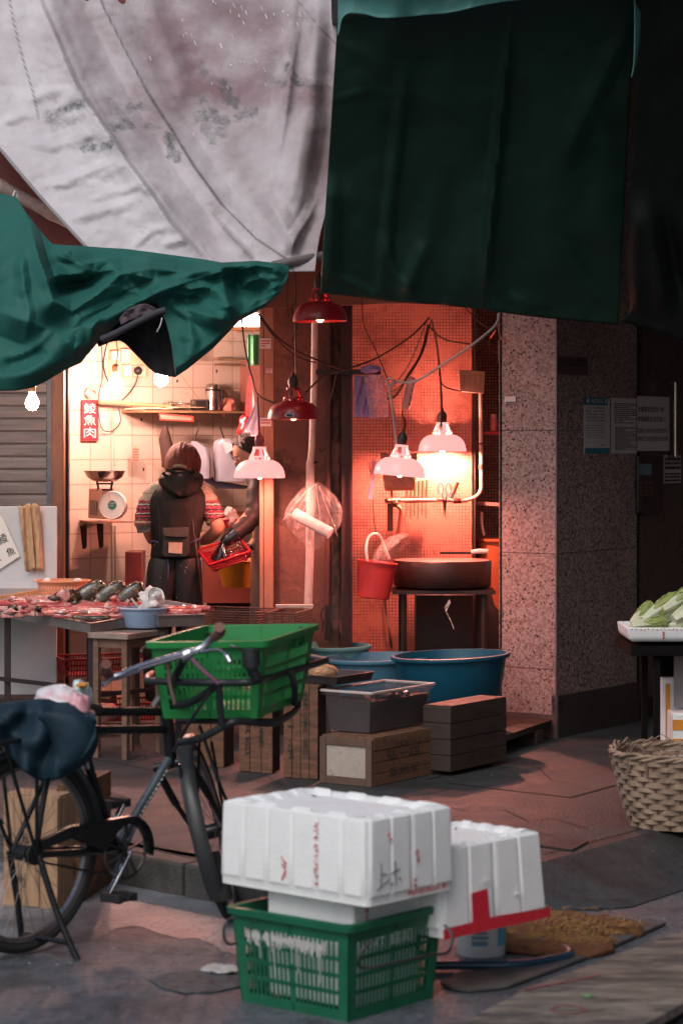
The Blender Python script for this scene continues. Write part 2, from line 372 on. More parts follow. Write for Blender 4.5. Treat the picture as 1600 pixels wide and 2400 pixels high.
# litter crumbs on the ground
mb = MB()
for i in range(150):
    px, py = rnd.uniform(0, 1600), rnd.uniform(1790, 2350)
    z = 0 if py < 2000 else -.12
    p = G(px, py, z + .002); s = rnd.uniform(.001, .0035)
    mb.ball(p + V((0, 0, s * .4)), (s * rnd.uniform(1, 2), s, s * .5), 5, 3)
mb.build('litter', mat('pale_crumbs', (.45, .42, .34), .8, 0, .4, 30), kind='stuff', label='small pale crumbs scattered over the pavement', cat='litter')

# ================================================================ SHOP FABRIC
def wall(name, p0, p1, z0, z1, m, nu=1, nv=1, **kw):
    p0 = V((p0[0], p0[1], 0)); p1 = V((p1[0], p1[1], 0)); L = (p1 - p0).length
    mb = MB(); mb.grid(lambda u, v: p0.lerp(p1, u) + V((0, 0, z0 + (z1 - z0) * v)), nu, nv, lambda u, v: (u * L, z0 + (z1 - z0) * v))
    return mb.build(name, m, smooth=0, **kw)
TA = V((-1.604, 14.2)); TD = V((.788, .616)); TB = TA + TD * 1.42
m_tile = tilemat('glazed_tile', (.60, .53, .45), (.40, .31, .24), .147, .1455, .0035, .22,
                 dirt=[((.33, .26, .15), 2.2, .56, .55), ((.12, .05, .03), 14, .63, .85), ((.30, .13, .09), 30, .68, .8)])
wall('tiled_wall', TA, TB, 0, 2.8, m_tile, solid=.02, label='cream glazed tile side wall behind the fishmongers at work', cat='wall')
m_plas = mat('stained_plaster', (.40, .28, .21), .8, 0, .25, 3, .4, 40, stain=[((.12, .06, .045), 4, .54, .8), ((.04, .02, .02), 22, .64, .8)])
m_conc = mat('grimy_concrete', (.17, .085, .066), .75, 0, .35, 2.5, .6, 35, stain=[((.05, .028, .024), 3, .5, .8), ((.33, .2, .15), 9, .6, .7), ((.02, .012, .012), 26, .64, .9)])
wall('tiled_wall', (TB.x, TB.y), (.15, 15.04), 0, 2.8, m_tile, solid=.02, label='rear tile wall seen above the second fishmonger', cat='wall')
wall('partition_wall', (TA.x - .0, TA.y), (TA.x, 13.62), 0, 2.8, m_plas, solid=.02, label='short plaster return wall beside the brown door post', cat='wall')
mb = MB(); mb.add([V((-2.6, 13.45, .004)), V((.95, 13.3, .004)), V((1.3, 15.2, .004)), V((-2.6, 15.2, .004))], [(0, 1, 2, 3)])
mb.build('shop_floor', mat('wet_shop_floor', (.10, .055, .045), .25, 0, .3, 5, .3, 60), kind='structure', smooth=0)
mb = MB(); mb.box((-.6, 14.35, 2.84), (4.4, 1.9, .06)); mb.build('shop_ceiling', m_plas, kind='structure', smooth=0)
# roller shutter
th = thing('roller_shutter', 'closed grey ribbed roller shutter at the left edge', 'shutter', (-2.1, 13.5, .0))
mb = MB(); x0, x1 = P(-190, 0, 13.5).x, P(110, 0, 13.5).x; prof = []
z = .35
while z < 2.7:
    prof += [(z, 0), (z + .008, -.012), (z + .05, -.017), (z + .062, -.002), (z + .067, .002)]
    z += .0705
b0 = []
for zz, dy in prof: b0.append((V((x0, 13.5 + dy, zz)), V((x1, 13.5 + dy, zz))))
for (a, b_), (c, d) in zip(b0, b0[1:]): mb.add([a, b_, d, c], [(0, 1, 2, 3)])
mb.build('slat_curtain', mat('galvanised_shutter', (.25, .215, .21), .5, .4, .25, 3, .1, 60, stain=[((.14, .08, .07), 5, .56, .7)], aniso=(1, 1, 9)), th, smooth=20)
a = P(111, 0, 13.47).x
mb = MB(); mb.box((a + .017, 13.49, 1.35), (.036, .03, 2.7)); mb.build('guide_rail', mat('rail_blue_grey', (.13, .14, .17), .5, .4, .3, 9, stain=[((.5, .45, .42), 8, .58, .8)]), th)
mb = MB(); mb.box(((P(122, 0, 13.4).x + P(151, 0, 13.4).x) / 2, 13.42, 1.4), (.068, .1, 2.8)); 
mb.build('door_post', mat('brown_rusty_post', (.22, .10, .06), .6, .2, .35, 5, .4, 50, stain=[((.45, .27, .18), 6, .57, .7), ((.04, .02, .02), 8, .56, .7)], aniso=(1, 1, .25)), label='rusty brown post between the roller shutter and the lit fish shop', cat='post', bevel=.006)
mb = MB(); mb.box((P(156, 0, 13.5).x, 13.53, 1.4), (.022, .08, 2.8)); mb.build('door_track', M_black, label='thin black track on the shop side of the brown post', cat='track')
# white board and its notice
WBY = 13.1
th = thing('display_board', 'grey white board standing behind the fish table at far left', 'board', P(20, 1650, WBY))
mb = MB(); xl, xr = P(-120, 0, WBY).x, P(133, 0, WBY).x; zt, zb = zat(1187, WBY), 0.05
mb.box(((xl + xr) / 2, WBY + .02, (zt + zb) / 2), (xr - xl, .03, zt - zb)); mb.build('panel', mat('board_white', (.55, .57, .60), .5, 0, .1, 4, stain=[((.3, .29, .29), 5, .62, .4)]), th, bevel=.004)
th = thing('paper_sign', 'white paper with black brush characters tilted on the grey board', 'sign', P(10, 1330, WBY))
c = [P(-30, 1175, WBY - .004), P(-75, 1290, WBY - .004), P(-5, 1338, WBY - .004), P(48, 1303, WBY - .004), P(8, 1215, WBY - .004)]
mb = MB(); mb.prism(c, (0, -.003, 0)); mb.build('sheet', M_paper, th)
rt = V((.88, 0, .42)); up = V((-.42, 0, .88))
text('lettering', '鯪', M_ink, th, P(1, 1278, WBY - .008), rt, up, h=.052)
text('lettering', '魚', M_ink, th, P(21, 1306, WBY - .008), rt, up, h=.046)
text('lettering', '、', M_ink, th, P(0, 1316, WBY - .008), rt, up, h=.012)
# upper facade, soffit
mb = MB(); mb.box((-1.0, 13.7, 4.6), (9.4, .5, 3.5)); mb.build('upper_facade', m_conc, label='dark building wall above the shop openings, behind the tarps', cat='wall')
mb = MB(); mb.box((-1.9, 13.0, 3.5), (3.0, .06, 1.8)); mb.build('painted_hoarding', mat('dull_red_paint', (.16, .045, .04), .7, 0, .3, 3, .2, 40, stain=[((.05, .02, .02), 6, .55, .8)]), label='dull red wall showing under the left edge of the white tarp', cat='wall')
# right hand post and concrete pier
Y1 = 13.2
th = thing('wooden_post', 'pale reddish wooden post with stickers between the two shop bays', 'post', P(624, 1400, Y1))
mb = MB()
for a, b_ in ((608, 617.5), (618.5, 641)):
    xa, xb = P(a, 0, Y1).x, P(b_, 0, Y1).x; mb.box(((xa + xb) / 2, Y1 + .04, 1.5), (xb - xa, .08, 3.0))
mb.build('boards', mat('reddish_post_wood', (.42, .20, .13), .75, 0, .25, 4, .4, 50, stain=[((.17, .07, .05), 4, .56, .8), ((.03, .015, .01), 30, .66, .9)], aniso=(3, 3, .6)), th, bevel=.003)
M_stick = mat('sticker_paper', (.72, .66, .62), .6, 0, .1, 20)
def sticker(name, x0, y0, x1, y1, Y, m=M_stick, parent=None, skew=0, rows=3, red=True, label=None, cat='sticker'):
    t = thing(name, label, cat, P((x0 + x1) / 2, y1, Y))
    mb = MB(); mb.prism([P(x0, y0 + skew, Y), P(x1, y0, Y), P(x1, y1, Y), P(x0, y1 + skew, Y)], (0, -.001, 0)); mb.build('sheet', m, t, smooth=0)
    mb = MB(); w = (x1 - x0) * .8 / F * Y; pit = (y1 - y0) / (rows + 1) / F * Y
    lines(mb, P(x0 + (x1 - x0) * .1, y0 + (y1 - y0) * .18, Y - .001), (1, 0, 0), (0, 0, 1), w, rows, pit, pit * .55, .0015, seed=int(x0)); mb.build('print', M_redprint if red else M_ink, t, smooth=0)
    return t
sticker('sticker', 609, 793, 635, 817, Y1 - .002, label='white sticker with red print, topmost on the reddish post')
sticker('sticker', 623, 864, 638, 874, Y1 - .002, label='torn triangular sticker scrap in the middle of the reddish post', rows=2)
sticker('sticker', 609, 979, 636, 999, Y1 - .002, label='white sticker beside the blue bag sheaf, lower on the reddish post', rows=2)
m_pier = m_conc
th = thing('concrete_pier', 'dark grimy concrete pier behind the pipe and red lamps', 'pier', P(720, 1700, 13.4))
xa, xb = P(641, 0, 13.35).x, P(802, 0, 13.35).x
mb = MB(); mb.box(((xa + xb) / 2, 13.55, 1.7), (xb - xa, .4, 3.4)); mb.build('wall_face', m_pier, th)
xa, xb = P(766, 0, 13.3).x, P(803, 0, 13.3).x
mb = MB()
def rough(u, v):
    p = V((xa + (xb - xa) * u, 13.35, .0 + 3.0 * v)); e = min(u, 1 - u, .25) * 4
    return p + V((0, -.008 - .045 * e * abs(noise.fractal(V((p.x * 9, 0, p.z * 9)), 1, 2, 4)) - .02 * e, 0))
mb.grid(rough, 14, 150); mb.build('broken_plaster', m_pier, th, smooth=60)
mb = MB(); mb.box((P(812, 0, 13.25).x, 13.28, 1.7), (.055, .09, 3.4)); mb.box((P(823, 0, 13.25).x, 13.27, 1.7), (.012, .13, 3.4))
mb.build('door_frame', mat('black_red_steel', (.055, .022, .02), .5, .3, .3, 4, .2, 40), label='tall dark steel door frame left of the mosaic bay', cat='door frame')
mb = MB(); p0, p1 = P(738, 872, 13.2), P(892, 872, 13.2); mb.beam(p0, p1, .03, .028); mb.beam(p0 + V((0, .03, 0)), p1 + V((0, .03, 0)), .004, .028)
mb.build('hanging_rail', M_black, label='short black rail sticking out from the pier, purple bags under it', cat='rail')
# lintel
mb = MB(); mb.box((.35, 13.15, zat(667, 13.15)), (1.7, .04, .20), M=Matrix.Rotation(R(-2.2), 3, 'Y'))
mb.build('lintel_board', mat('orange_brown_board', (.19, .07, .04), .7, 0, .2, 6, .2, 40, aniso=(.4, 3, 3)), label='orange brown lintel board under the dark green tarp edge', cat='board')
mb = MB(); mb.box((P(650, 0, 13.25).x, 13.25, zat(670, 13.25)), (.5, .04, .05)); mb.box((P(655, 0, 13.2).x, 13.2, zat(640, 13.2)), (.4, .04, .03), M=Matrix.Rotation(R(-8), 3, 'Y'))
mb.build('awning_batten', m_plas, label='worn timber battens under the awning corner by the uppermost red lamp', cat='batten')
# mosaic bay
MY = 14.1
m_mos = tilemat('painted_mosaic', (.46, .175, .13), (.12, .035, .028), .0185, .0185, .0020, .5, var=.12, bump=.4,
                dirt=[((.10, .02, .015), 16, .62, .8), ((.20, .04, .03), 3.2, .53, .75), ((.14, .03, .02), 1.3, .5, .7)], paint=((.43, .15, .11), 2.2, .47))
m_mosd = tilemat('dark_mosaic', (.22, .13, .11), (.03, .02, .018), .0185, .0185, .0026, .5, var=.3, dirt=[((.05, .03, .03), 4, .5, .8)])  # darker copy of the mosaic, shade of the recess put into its colour
xa, xb = P(770, 0, MY).x, P(1105, 0, MY).x
wall('mosaic_wall', (xa, MY), (xb, MY), 0, 3.0, m_mos, solid=.02, label='reddish small mosaic tile wall lit by the two right hand lamps', cat='wall')
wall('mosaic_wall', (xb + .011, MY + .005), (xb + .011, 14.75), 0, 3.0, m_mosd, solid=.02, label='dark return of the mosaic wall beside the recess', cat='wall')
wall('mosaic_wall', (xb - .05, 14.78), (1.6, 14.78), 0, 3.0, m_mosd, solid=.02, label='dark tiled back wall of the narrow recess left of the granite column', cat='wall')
# granite column
CC = V((1.130, 12.73)); U2 = V((-.829, .559)); V2 = V((.559, .829))
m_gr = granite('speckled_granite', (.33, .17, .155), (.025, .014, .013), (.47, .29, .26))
m_grd = granite('dark_granite', (.17, .12, .11), (.022, .016, .016), (.33, .25, .23))  # same granite as the lit face, darkened in colour for the shaded side
th = thing('granite_column', 'pinkish speckled granite column at the corner of the building entrance', 'column', (CC.x, CC.y, 0))
def panel(mb, p0, d, a, b_, z0, z1, thk, off=0):
    n = V((d[1], -d[0])); 
    q = [(p0 + d * a + n * off), (p0 + d * b_ + n * off), (p0 + d * b_ - n * thk), (p0 + d * a - n * thk)]
    mb.hexa([V((c[0], c[1], z)) for z in (z0, z1) for c in q])
zs = [0.12, .36, .97, 1.62, 2.42, 3.3]
mb = MB(); Lp = CC + U2 * .33
for z0, z1 in zip(zs, zs[1:]): panel(mb, Lp, -U2, 0, .327, z0 + .0015, z1 - .0015, .04)
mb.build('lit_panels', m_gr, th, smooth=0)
mb = MB(); panel(mb, Lp, -U2, 0, .33, 0, .12, .03, .006); mb.build('plinth', mat('granite_plinth', (.12, .07, .06), .5, 0, .3, 20, .2, 90), th, smooth=0)
mb = MB()
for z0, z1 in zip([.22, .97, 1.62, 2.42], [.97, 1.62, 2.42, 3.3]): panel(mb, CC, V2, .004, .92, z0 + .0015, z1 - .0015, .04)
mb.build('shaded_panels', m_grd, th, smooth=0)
mb = MB(); panel(mb, CC, V2, 0, .925, 0.0, .22, .03, .012); mb.build('skirting', mat('black_skirting', (.045, .035, .035), .3, 0, .2, 8, .1, 60), th, smooth=0)
mb = MB(); mb.tube([(CC.x, CC.y, 0), (CC.x, CC.y, 3.3)], .006, 8); mb.build('corner_bead', mat('bead_metal', (.2, .17, .2), .4, .7), th)
# side return into the bay
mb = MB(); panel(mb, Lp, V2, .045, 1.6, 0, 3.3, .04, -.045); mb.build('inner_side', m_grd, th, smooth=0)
# entrance beyond: framed glass door
DP = CC + V2 * .93 + V((.03, -.045)) * 0
th = thing('entrance_door', 'dark glass entrance door with a tall shiny handle at the right edge', 'door', (DP.x + .3, DP.y + .4, 0))
mb = MB(); panel(mb, DP, V2, .0, .08, 0, 3.2, .05, -.03); panel(mb, DP, V2, .08, 1.6, 2.55, 3.2, .05, -.03); panel(mb, DP, V2, .08, 1.6, 0, .12, .05, -.03); mb.build('frame', mat('dark_bronze_frame', (.05, .04, .035), .4, .6), th)
mb = MB(); panel(mb, DP, V2, .08, 1.6, .12, 2.55, .01, -.05); mb.build('glass_leaf', mat('smoked_glass', (.07, .052, .048), .3, 0, .2, 3), th)
mb = MB(); h1, h2 = hit(1581, 896, DP, V2, .06), hit(1581, 1070, DP, V2, .06); mb.tube([h1, h2], .011, 10)
for h in (h1, h2): mb.tube([h + V((0, 0, .0)), h + V((-.06, .04, 0))], .008, 8)
mb.build('handle', M_steel, th)
wall('side_wall', (DP.x + V2.x * 1.6, DP.y + V2.y * 1.6), (DP.x + V2.x * 1.6 + 2.5, DP.y + V2.y * 1.6 - 1.7), 0, 4.5, m_conc, solid=.05, label='dark concrete wall closing the entrance at the far right', cat='wall')
# low dark plinth / pallet under the column
mb = MB(); q = [G(1000, 1792), G(1180, 1772), G(1292, 1732), G(1180, 1690)]
mb.prism([p + V((0, 0, .07)) for p in q], (0, 0, .03)); 
for px, py in ((1010, 1812), (1110, 1797), (1240, 1748)):
    g = G(px, py); mb.box(g + V((.02, .10, .035)), (.07, .1, .07), rz=R(56))
mb.build('pallet', M_wooddark, label='dark wet timber pallet at the foot of the granite column', cat='pallet')

# notices on the shaded face of the column
def face_sheet(mb, x0, y0, x1, y1, off, p0=CC, d=V2, thk=.002):
    q = [hit(x0, y1, p0, d, off), hit(x1, y1, p0, d, off), hit(x1, y0, p0, d, off), hit(x0, y0, p0, d, off)]
    q[1].z = q[0].z; q[2].z = q[3].z
    mb.prism(q, (d[1] * thk, -d[0] * thk, 0)); return q
r3 = V((V2.x, V2.y, 0)); up = V((0, 0, 1))
M_teal = mat('teal_print', (.02, .16, .22), .6)
M_paperd = mat('grey_paper', (.48, .46, .45), .7, 0, .06, 8)
th = thing('notice', 'NOTICE poster with teal header and torn corners on the dark granite', 'notice', hit(1397, 1060, CC, V2, .003))
q = face_sheet(MB(), 1367, 932, 1427, 1063, .002); mb = MB(); face_sheet(mb, 1367, 932, 1427, 1063, .002); mb.build('sheet', M_paperd, th, smooth=0)
mb = MB(); a = face_sheet(mb, 1367, 931, 1423, 949, .0045, thk=.0008); b_ = face_sheet(mb, 1370, 1050, 1427, 1063, .0045, thk=.0008); mb.build('header_band', M_teal, th, smooth=0)
M_lt = mat('pale_print', (.6, .62, .62), .6)
W1 = (a[1] - a[0]).length
text('lettering', '通  NOTICE  告', M_lt, th, a[0] + r3 * W1 * .07 + up * .010 + V((.0045, -.003, 0)), r3, up, w=W1 * .88, h=.026, ext=.001)
rows = ['    本大廈已裝置閉路電視', '攝影系統，所攝錄之影像只作保', '安及物業管理用途，並按照個', '資料私隱條例處理，如有查', '詢請與管理人員聯絡。']
for i, s_ in enumerate(rows):
    text('lettering', s_.strip(), M_ink, th, hit(1372 + (7 if i == 0 else 0), 958 + i * 7.4, CC, V2, .006), r3, up, w=W1 * (.68 if i == 0 else .8), h=.0095)
for i, s_ in enumerate(['The CCTV system installed in the', 'building will record video images for', 'security and building management', 'purpose. The recorded data will', 'be processed in accordance with', 'Personal Data (Privacy) Ordinance.']):
    text('lettering', s_, M_ink, th, hit(1372, 999 + i * 5.6, CC, V2, .006), r3, up, w=W1 * .8, h=.0085)
text('lettering', '管理處  啟', M_ink, th, hit(1407, 1045, CC, V2, .006), r3, up, w=W1 * .22, h=.009)
th = thing('notice', 'closely printed white page pinned between the two larger notices', 'notice', hit(1460, 1063, CC, V2, .003))
mb = MB(); face_sheet(mb, 1431, 932, 1490, 1063, .002); mb.build('sheet', M_paperd, th, smooth=0)
mb = MB(); lines(mb, hit(1438, 945, CC, V2, .005), r3, up, .27, 11, .0105, .0042, .0008, 3); mb.build('print', M_ink, th, smooth=0); mb = MB(); lines(mb, hit(1440, 1001, CC, V2, .005), r3, up, .27, 22, .0058, .0026, .0008, 4)
mb.build('print', M_ink, th, smooth=0)
th = thing('notice', 'larger notice telling residents to register before entering, beside the handle', 'notice', hit(1530, 1058, CC, V2, .02))
mb = MB(); face_sheet(mb, 1492, 928, 1567, 1057, .012); mb.build('sheet', M_paperd, th, smooth=0)
for s_, x, y, w_, h_ in (('大廈業主或住户,請', 1492, 965, 62, .030), ('管理處登記,方可進入.', 1492, 988, 66, .030), ('ESIDENTS SHOULD REGISTER AT', 1492, 1014, 69, .023), ('EMENT COUNTER BEFORE ENTER', 1492, 1033, 71, .023)):
    a = hit(x + 1, y, CC, V2, .016); b_ = hit(x + w_, y, CC, V2, .016); text('lettering', s_, M_ink, th, a, r3, up, w=(b_ - a).length, h=h_)
th = thing('notice', 'small plain notice under the door handle, right of the intercom', 'notice', hit(1573, 1135, CC, V2, .02))
mb = MB(); face_sheet(mb, 1553, 1067, 1594, 1133, .012); mb.build('sheet', mat('mauve_paper', (.40, .36, .38), .7), th, smooth=0)
for i, (y, hh) in enumerate(((1076, .017), (1086, .014), (1096, .017), (1112, .010), (1119, .010), (1127, .012))): mb = MB(); lines(mb, hit(1556, y - 3, CC, V2, .015), r3, up, .2, 1, .01, hh, .0008, 30 + i); mb.build('print', M_ink, th, smooth=0)
th = thing('plaque', 'dark engraved plaque high on the shaded granite face', 'plaque', hit(1340, 875, CC, V2, .003))
mb = MB(); face_sheet(mb, 1303, 834, 1376, 877, .004, thk=.004); mb.build('plate', mat('plaque_brown', (.085, .065, .06), .4, .2, .2, 10), th, smooth=0)
mb = MB()
for x0, y0, x1, y1 in ((1307, 839, 1326, 840), (1307, 867, 1326, 868), (1307, 839, 1308, 868), (1325, 839, 1326, 868), (1312, 846, 1321, 847.5), (1316, 846, 1317.5, 860)): face_sheet(mb, x0, y0, x1, y1, .0095, thk=.0005)
mb.build('emblem', M_ink, th, smooth=0)
for y, s_ in ((848, '每日不停24小時'), (857, '閉路電視錄影監察')): text('lettering', s_, M_ink, th, hit(1331, y, CC, V2, .0095), r3, up, w=.20, h=.017)
th = thing('intercom', 'recessed metal door intercom with small screen and keypad', 'intercom', hit(1520, 1200, CC, V2, .01))
mb = MB(); face_sheet(mb, 1490, 1068, 1549, 1203, .012, thk=.012); mb.build('case', mat('intercom_case', (.07, .06, .06), .35, .5), th, bevel=.003)
mb = MB(); face_sheet(mb, 1496, 1087, 1525, 1114, .026, thk=.002); mb.build('screen', mat('lcd_screen', (.10, .19, .21), .15), th)
mb = MB()
for i in range(3):
    for j in range(4): face_sheet(mb, 1499 + i * 11, 1130 + j * 9, 1505 + i * 11, 1135 + j * 9, .026, thk=.003)
mb.build('keypad', mat('key_metal', (.16, .10, .07), .4, .5), th, smooth=0)
mb = MB()
for j in range(3): face_sheet(mb, 1506, 1170 + j * 4, 1518, 1172 + j * 4, .026, thk=.001)
mb.build('speaker_grille', M_ink, th, smooth=0)
th = thing('sticker', 'small pale pink sticker on the left edge of the granite column', 'sticker', hit(1194, 946, CC, -U2, .008)); mb = MB(); face_sheet(mb, 1182, 929, 1208, 946, .008, CC, -U2); mb.build('sheet', mat('pale_pink_sticker', (.7, .55, .55), .5), th, smooth=0)
mb = MB(); face_sheet(mb, 1184, 942, 1206, 944.5, .0112, CC, -U2, .0005); mb.build('print', M_ink, th, smooth=0)

# ================================================================ TARPAULINS
def seg_d(x, y, pts):
    """distance in pixels to a polyline, side, and parameter along it"""
    best = (1e9, 0, 0)
    tot = sum(math.dist(a, b_) for a, b_ in zip(pts, pts[1:])); acc = 0
    for a, b_ in zip(pts, pts[1:]):
        dx, dy = b_[0] - a[0], b_[1] - a[1]; L = math.hypot(dx, dy) or 1
        t = max(0, min(1, ((x - a[0]) * dx + (y - a[1]) * dy) / L / L))
        d = math.hypot(x - a[0] - dx * t, y - a[1] - dy * t)
        if d < best[0]: best = (d, (dx * (y - a[1]) - dy * (x - a[0])) / L, (acc + t * L) / tot)
        acc += L
    return best
def folds(x, y, fl):
    h = 0
    for pts, w, amp, kind in fl:
        xs = [p[0] for p in pts]; ys = [p[1] for p in pts]
        if x < min(xs) - w or x > max(xs) + w or y < min(ys) - w or y > max(ys) + w: continue
        d, side, t = seg_d(x, y, pts)
        if d > w: continue
        q = 1 - d / w; taper = min(1, 4 * t + .15, 4 * (1 - t) + .15)
        if kind == 'r': h += amp * q ** 1.12 * taper                # sharp ridge
        elif kind == 's': h += amp * (q * q * (3 - 2 * q)) * taper  # soft
        elif kind == 'e': h += amp * taper * (q ** 1.5 if side > 0 else max(0, 1 - 3.2 * d / w))  # overlap: sudden on one side
    return h
def polyc(pts, t):
    L = [math.dist(a, b_) for a, b_ in zip(pts, pts[1:])]; s = t * sum(L)
    for i, l in enumerate(L):
        if s <= l or i == len(L) - 1:
            k = s / l if l else 0; return (pts[i][0] + (pts[i + 1][0] - pts[i][0]) * k, pts[i][1] + (pts[i + 1][1] - pts[i][1]) * k)
        s -= l
def smoothc(pts, k=5):
    q = catmull([V((a, b_, 0)) for a, b_ in pts], k); return [(p.x, p.y) for p in q]
def sheet(name, A, B, nu, nv, depth, m, label, cat='tarpaulin', lr=False, attrs=None, solid=.004, smooth=70, parent=None):
    """cloth between two curves A (top or left) and B (bottom or right)"""
    mb = MB(); store = []
    def fn(u, v):
        a, b_ = (polyc(A, v), polyc(B, v)) if lr else (polyc(A, u), polyc(B, u)); k = u if lr else v
        x, y = a[0] + (b_[0] - a[0]) * k, a[1] + (b_[1] - a[1]) * k
        store.append((x, y)); return P(x, y, depth(x, y, u, v))
    mb.grid(fn, nu, nv)
    o = mb.build(name, m, parent, smooth=smooth, label=label, cat=cat, solid=solid)
    for an, f in (attrs or {}).items():
        at = o.data.attributes.new(an, 'FLOAT', 'POINT'); at.data.foreach_set('value', [f(x, y) for x, y in store])
    return o
def fr(x, y, s, sd=0, o=4): return noise.fractal(V((x * s, y * s, sd)), 1, 2.1, o)
# --- pale canvas
m_can = bpy.data.materials.new('dirty_pale_canvas'); m_can.use_nodes = True; t = m_can.node_tree; N = t.nodes; L_ = t.links.new; b = N['Principled BSDF']
tc = N.new('ShaderNodeTexCoord')
def nz(sc, det=6, rg=.65, vec=None):
    n = N.new('ShaderNodeTexNoise'); n.inputs['Scale'].default_value = sc; n.inputs['Detail'].default_value = det; n.inputs['Roughness'].default_value = rg
    L_(tc.outputs['Object'], n.inputs['Vector']); return n.outputs['Fac']
def rng(v, a, b_, c=0, d=1):
    r = N.new('ShaderNodeMapRange'); r.inputs['From Min'].default_value = a; r.inputs['From Max'].default_value = b_; r.inputs['To Min'].default_value = c; r.inputs['To Max'].default_value = d; L_(v, r.inputs['Value']); return r.outputs[0]
def mth(op, a, b_):
    r = N.new('ShaderNodeMath'); r.operation = op
    for i, q in enumerate((a, b_)):
        if isinstance(q, float): r.inputs[i].default_value = q
        else: L_(q, r.inputs[i])
    return r.outputs[0]
def att(n): a = N.new('ShaderNodeAttribute'); a.attribute_name = n; return a.outputs['Fac']
def mixc(f, a, c):
    m = N.new('ShaderNodeMix'); m.data_type = 'RGBA'; m.inputs['B'].default_value = (*c, 1); L_(f, m.inputs['Factor'])
    if isinstance(a, tuple): m.inputs['A'].default_value = (*a, 1)
    else: L_(a, m.inputs['A'])
    return m.outputs['Result']
c_ = mixc(rng(nz(5), .35, .65), (.68, .67, .71), (.58, .56, .60))
c_ = mixc(mth('MULTIPLY', att('pink'), rng(nz(2.6), .25, .6, .35, 1)), c_, (.235, .145, .17))
c_ = mixc(mth('MULTIPLY', rng(nz(11, 8, .75), .60, .72), .55), c_, (.24, .15, .16))
c_ = mixc(mth('MULTIPLY', rng(nz(34, 8, .75), .62, .7), .5), c_, (.2, .17, .18))
c_ = mixc(mth('MULTIPLY', att('ink'), rng(nz(24, 7, .8), .36, .60, .0, .9)), c_, (.06, .085, .085))
c_ = mixc(mth('MULTIPLY', att('streak'), rng(nz(4, 6, .7), .3, .6, .2, .8)), c_, (.13, .095, .10))
c_ = mixc(mth('MULTIPLY', att('seam'), rng(nz(9), .2, .6, .55, 1)), c_, (.05, .045, .05))
L_(c_, b.inputs['Base Color']); b.inputs['Roughness'].default_value = .8
bp = N.new('ShaderNodeBump'); bp.inputs['Strength'].default_value = .2; bp.inputs['Distance'].default_value = .02; L_(nz(14, 5, .5), bp.inputs['Height']); L_(bp.outputs[0], b.inputs['Normal'])
seamA = [(225, -80), (240, 10), (290, 110), (345, 215), (400, 300), (455, 390), (520, 480), (600, 560), (672, 608), (690, 640)]
ridgeA = [(60, -80), (95, 10), (130, 90), (180, 205), (235, 290), (300, 385), (355, 460), (400, 530), (480, 612)]
seamB = [(15, -40), (35, 60), (55, 140), (78, 215), (92, 280)]
WF = [(ridgeA, 34, .035, 'e'), (ridgeA, 110, .05, 's'), ([(92, 290), (125, 275), (180, 212)], 22, .022, 'r'), ([(0, 290), (60, 270), (92, 282)], 16, .015, 'r'), ([(90, 440), (150, 430), (220, 400), (290, 375)], 20, .02, 'r'), ([(60, 330), (120, 345), (190, 330), (240, 295)], 16, .014, 'r'), ([(150, 520), (220, 500), (330, 470)], 20, .018, 'r'), ([(380, 575), (440, 560)], 16, .016, 'r'), (seamA, 42, .05, 'r'), (seamA, 150, -.06, 's'), (seamB, 40, .02, 'r'),
      ([(710, -60), (700, 60), (685, 150), (672, 250), (655, 360)], 36, .05, 'r'), ([(745, -60), (735, 120), (720, 250), (690, 420), (660, 520)], 40, .04, 's'),
      ([(330, -60), (370, 60), (400, 170), (430, 300)], 60, .04, 's'), ([(780, 60), (770, 300), (740, 470), (700, 590)], 40, -.06, 's'), ([(600, 440), (650, 500), (700, 600)], 30, .03, 'r'),
      ([(745, 470), (722, 510), (690, 560), (680, 600)], 22, .05, 'r'), ([(500, 520), (540, 560), (590, 612)], 20, .03, 'r'), ([(60, 240), (120, 215), (180, 205)], 18, .012, 'r'),
      ([(230, 420), (300, 385)], 14, .012, 'r'), ([(270, 460), (330, 430), (355, 460)], 14, .012, 'r'), ([(300, 590), (360, 540), (400, 530)], 14, .012, 'r'), ([(210, 470), (300, 440)], 14, .01, 'r')]
def d_white(x, y, u, v):
    k = (y + 80) / 700
    n1 = fr(x, y, .009, 2.3); n2 = abs(fr(x * .6, y, .021, 5.1, 3))
    return 13.05 - 1.0 * k - 1.7 * folds(x, y, WF) + .022 * n1 - .012 * n2 * (1.3 - .9 * min(1, max(0, (x - 250) / 250)))
strokes = [[(258, 245), (285, 262)], [(305, 255), (335, 250)], [(335, 235), (315, 275)], [(262, 300), (300, 290)], [(350, 295), (365, 305)], [(320, 350), (350, 380)], [(395, 320), (410, 370)],
           [(430, 215), (470, 222)], [(500, 190), (530, 200)], [(520, 195), (545, 245)], [(440, 255), (540, 230)], [(480, 230), (500, 330)], [(460, 270), (530, 285)], [(505, 240), (545, 260)], [(560, 275), (595, 262)], [(480, 300), (520, 310)], [(470, 240), (450, 280)], [(500, 260), (520, 300)],
           [(650, 125), (622, 180)], [(685, 130), (690, 110)], [(672, 150), (705, 200)], [(720, 135), (745, 145)], [(700, 190), (750, 205)], [(640, 190), (660, 195)], [(715, 225), (730, 232)],
           [(115, 270), (195, 240)], [(130, 300), (190, 275)], [(180, 330), (240, 300)], [(200, 350), (260, 340)], [(495, 485), (515, 500)], [(470, 155), (475, 172)]]
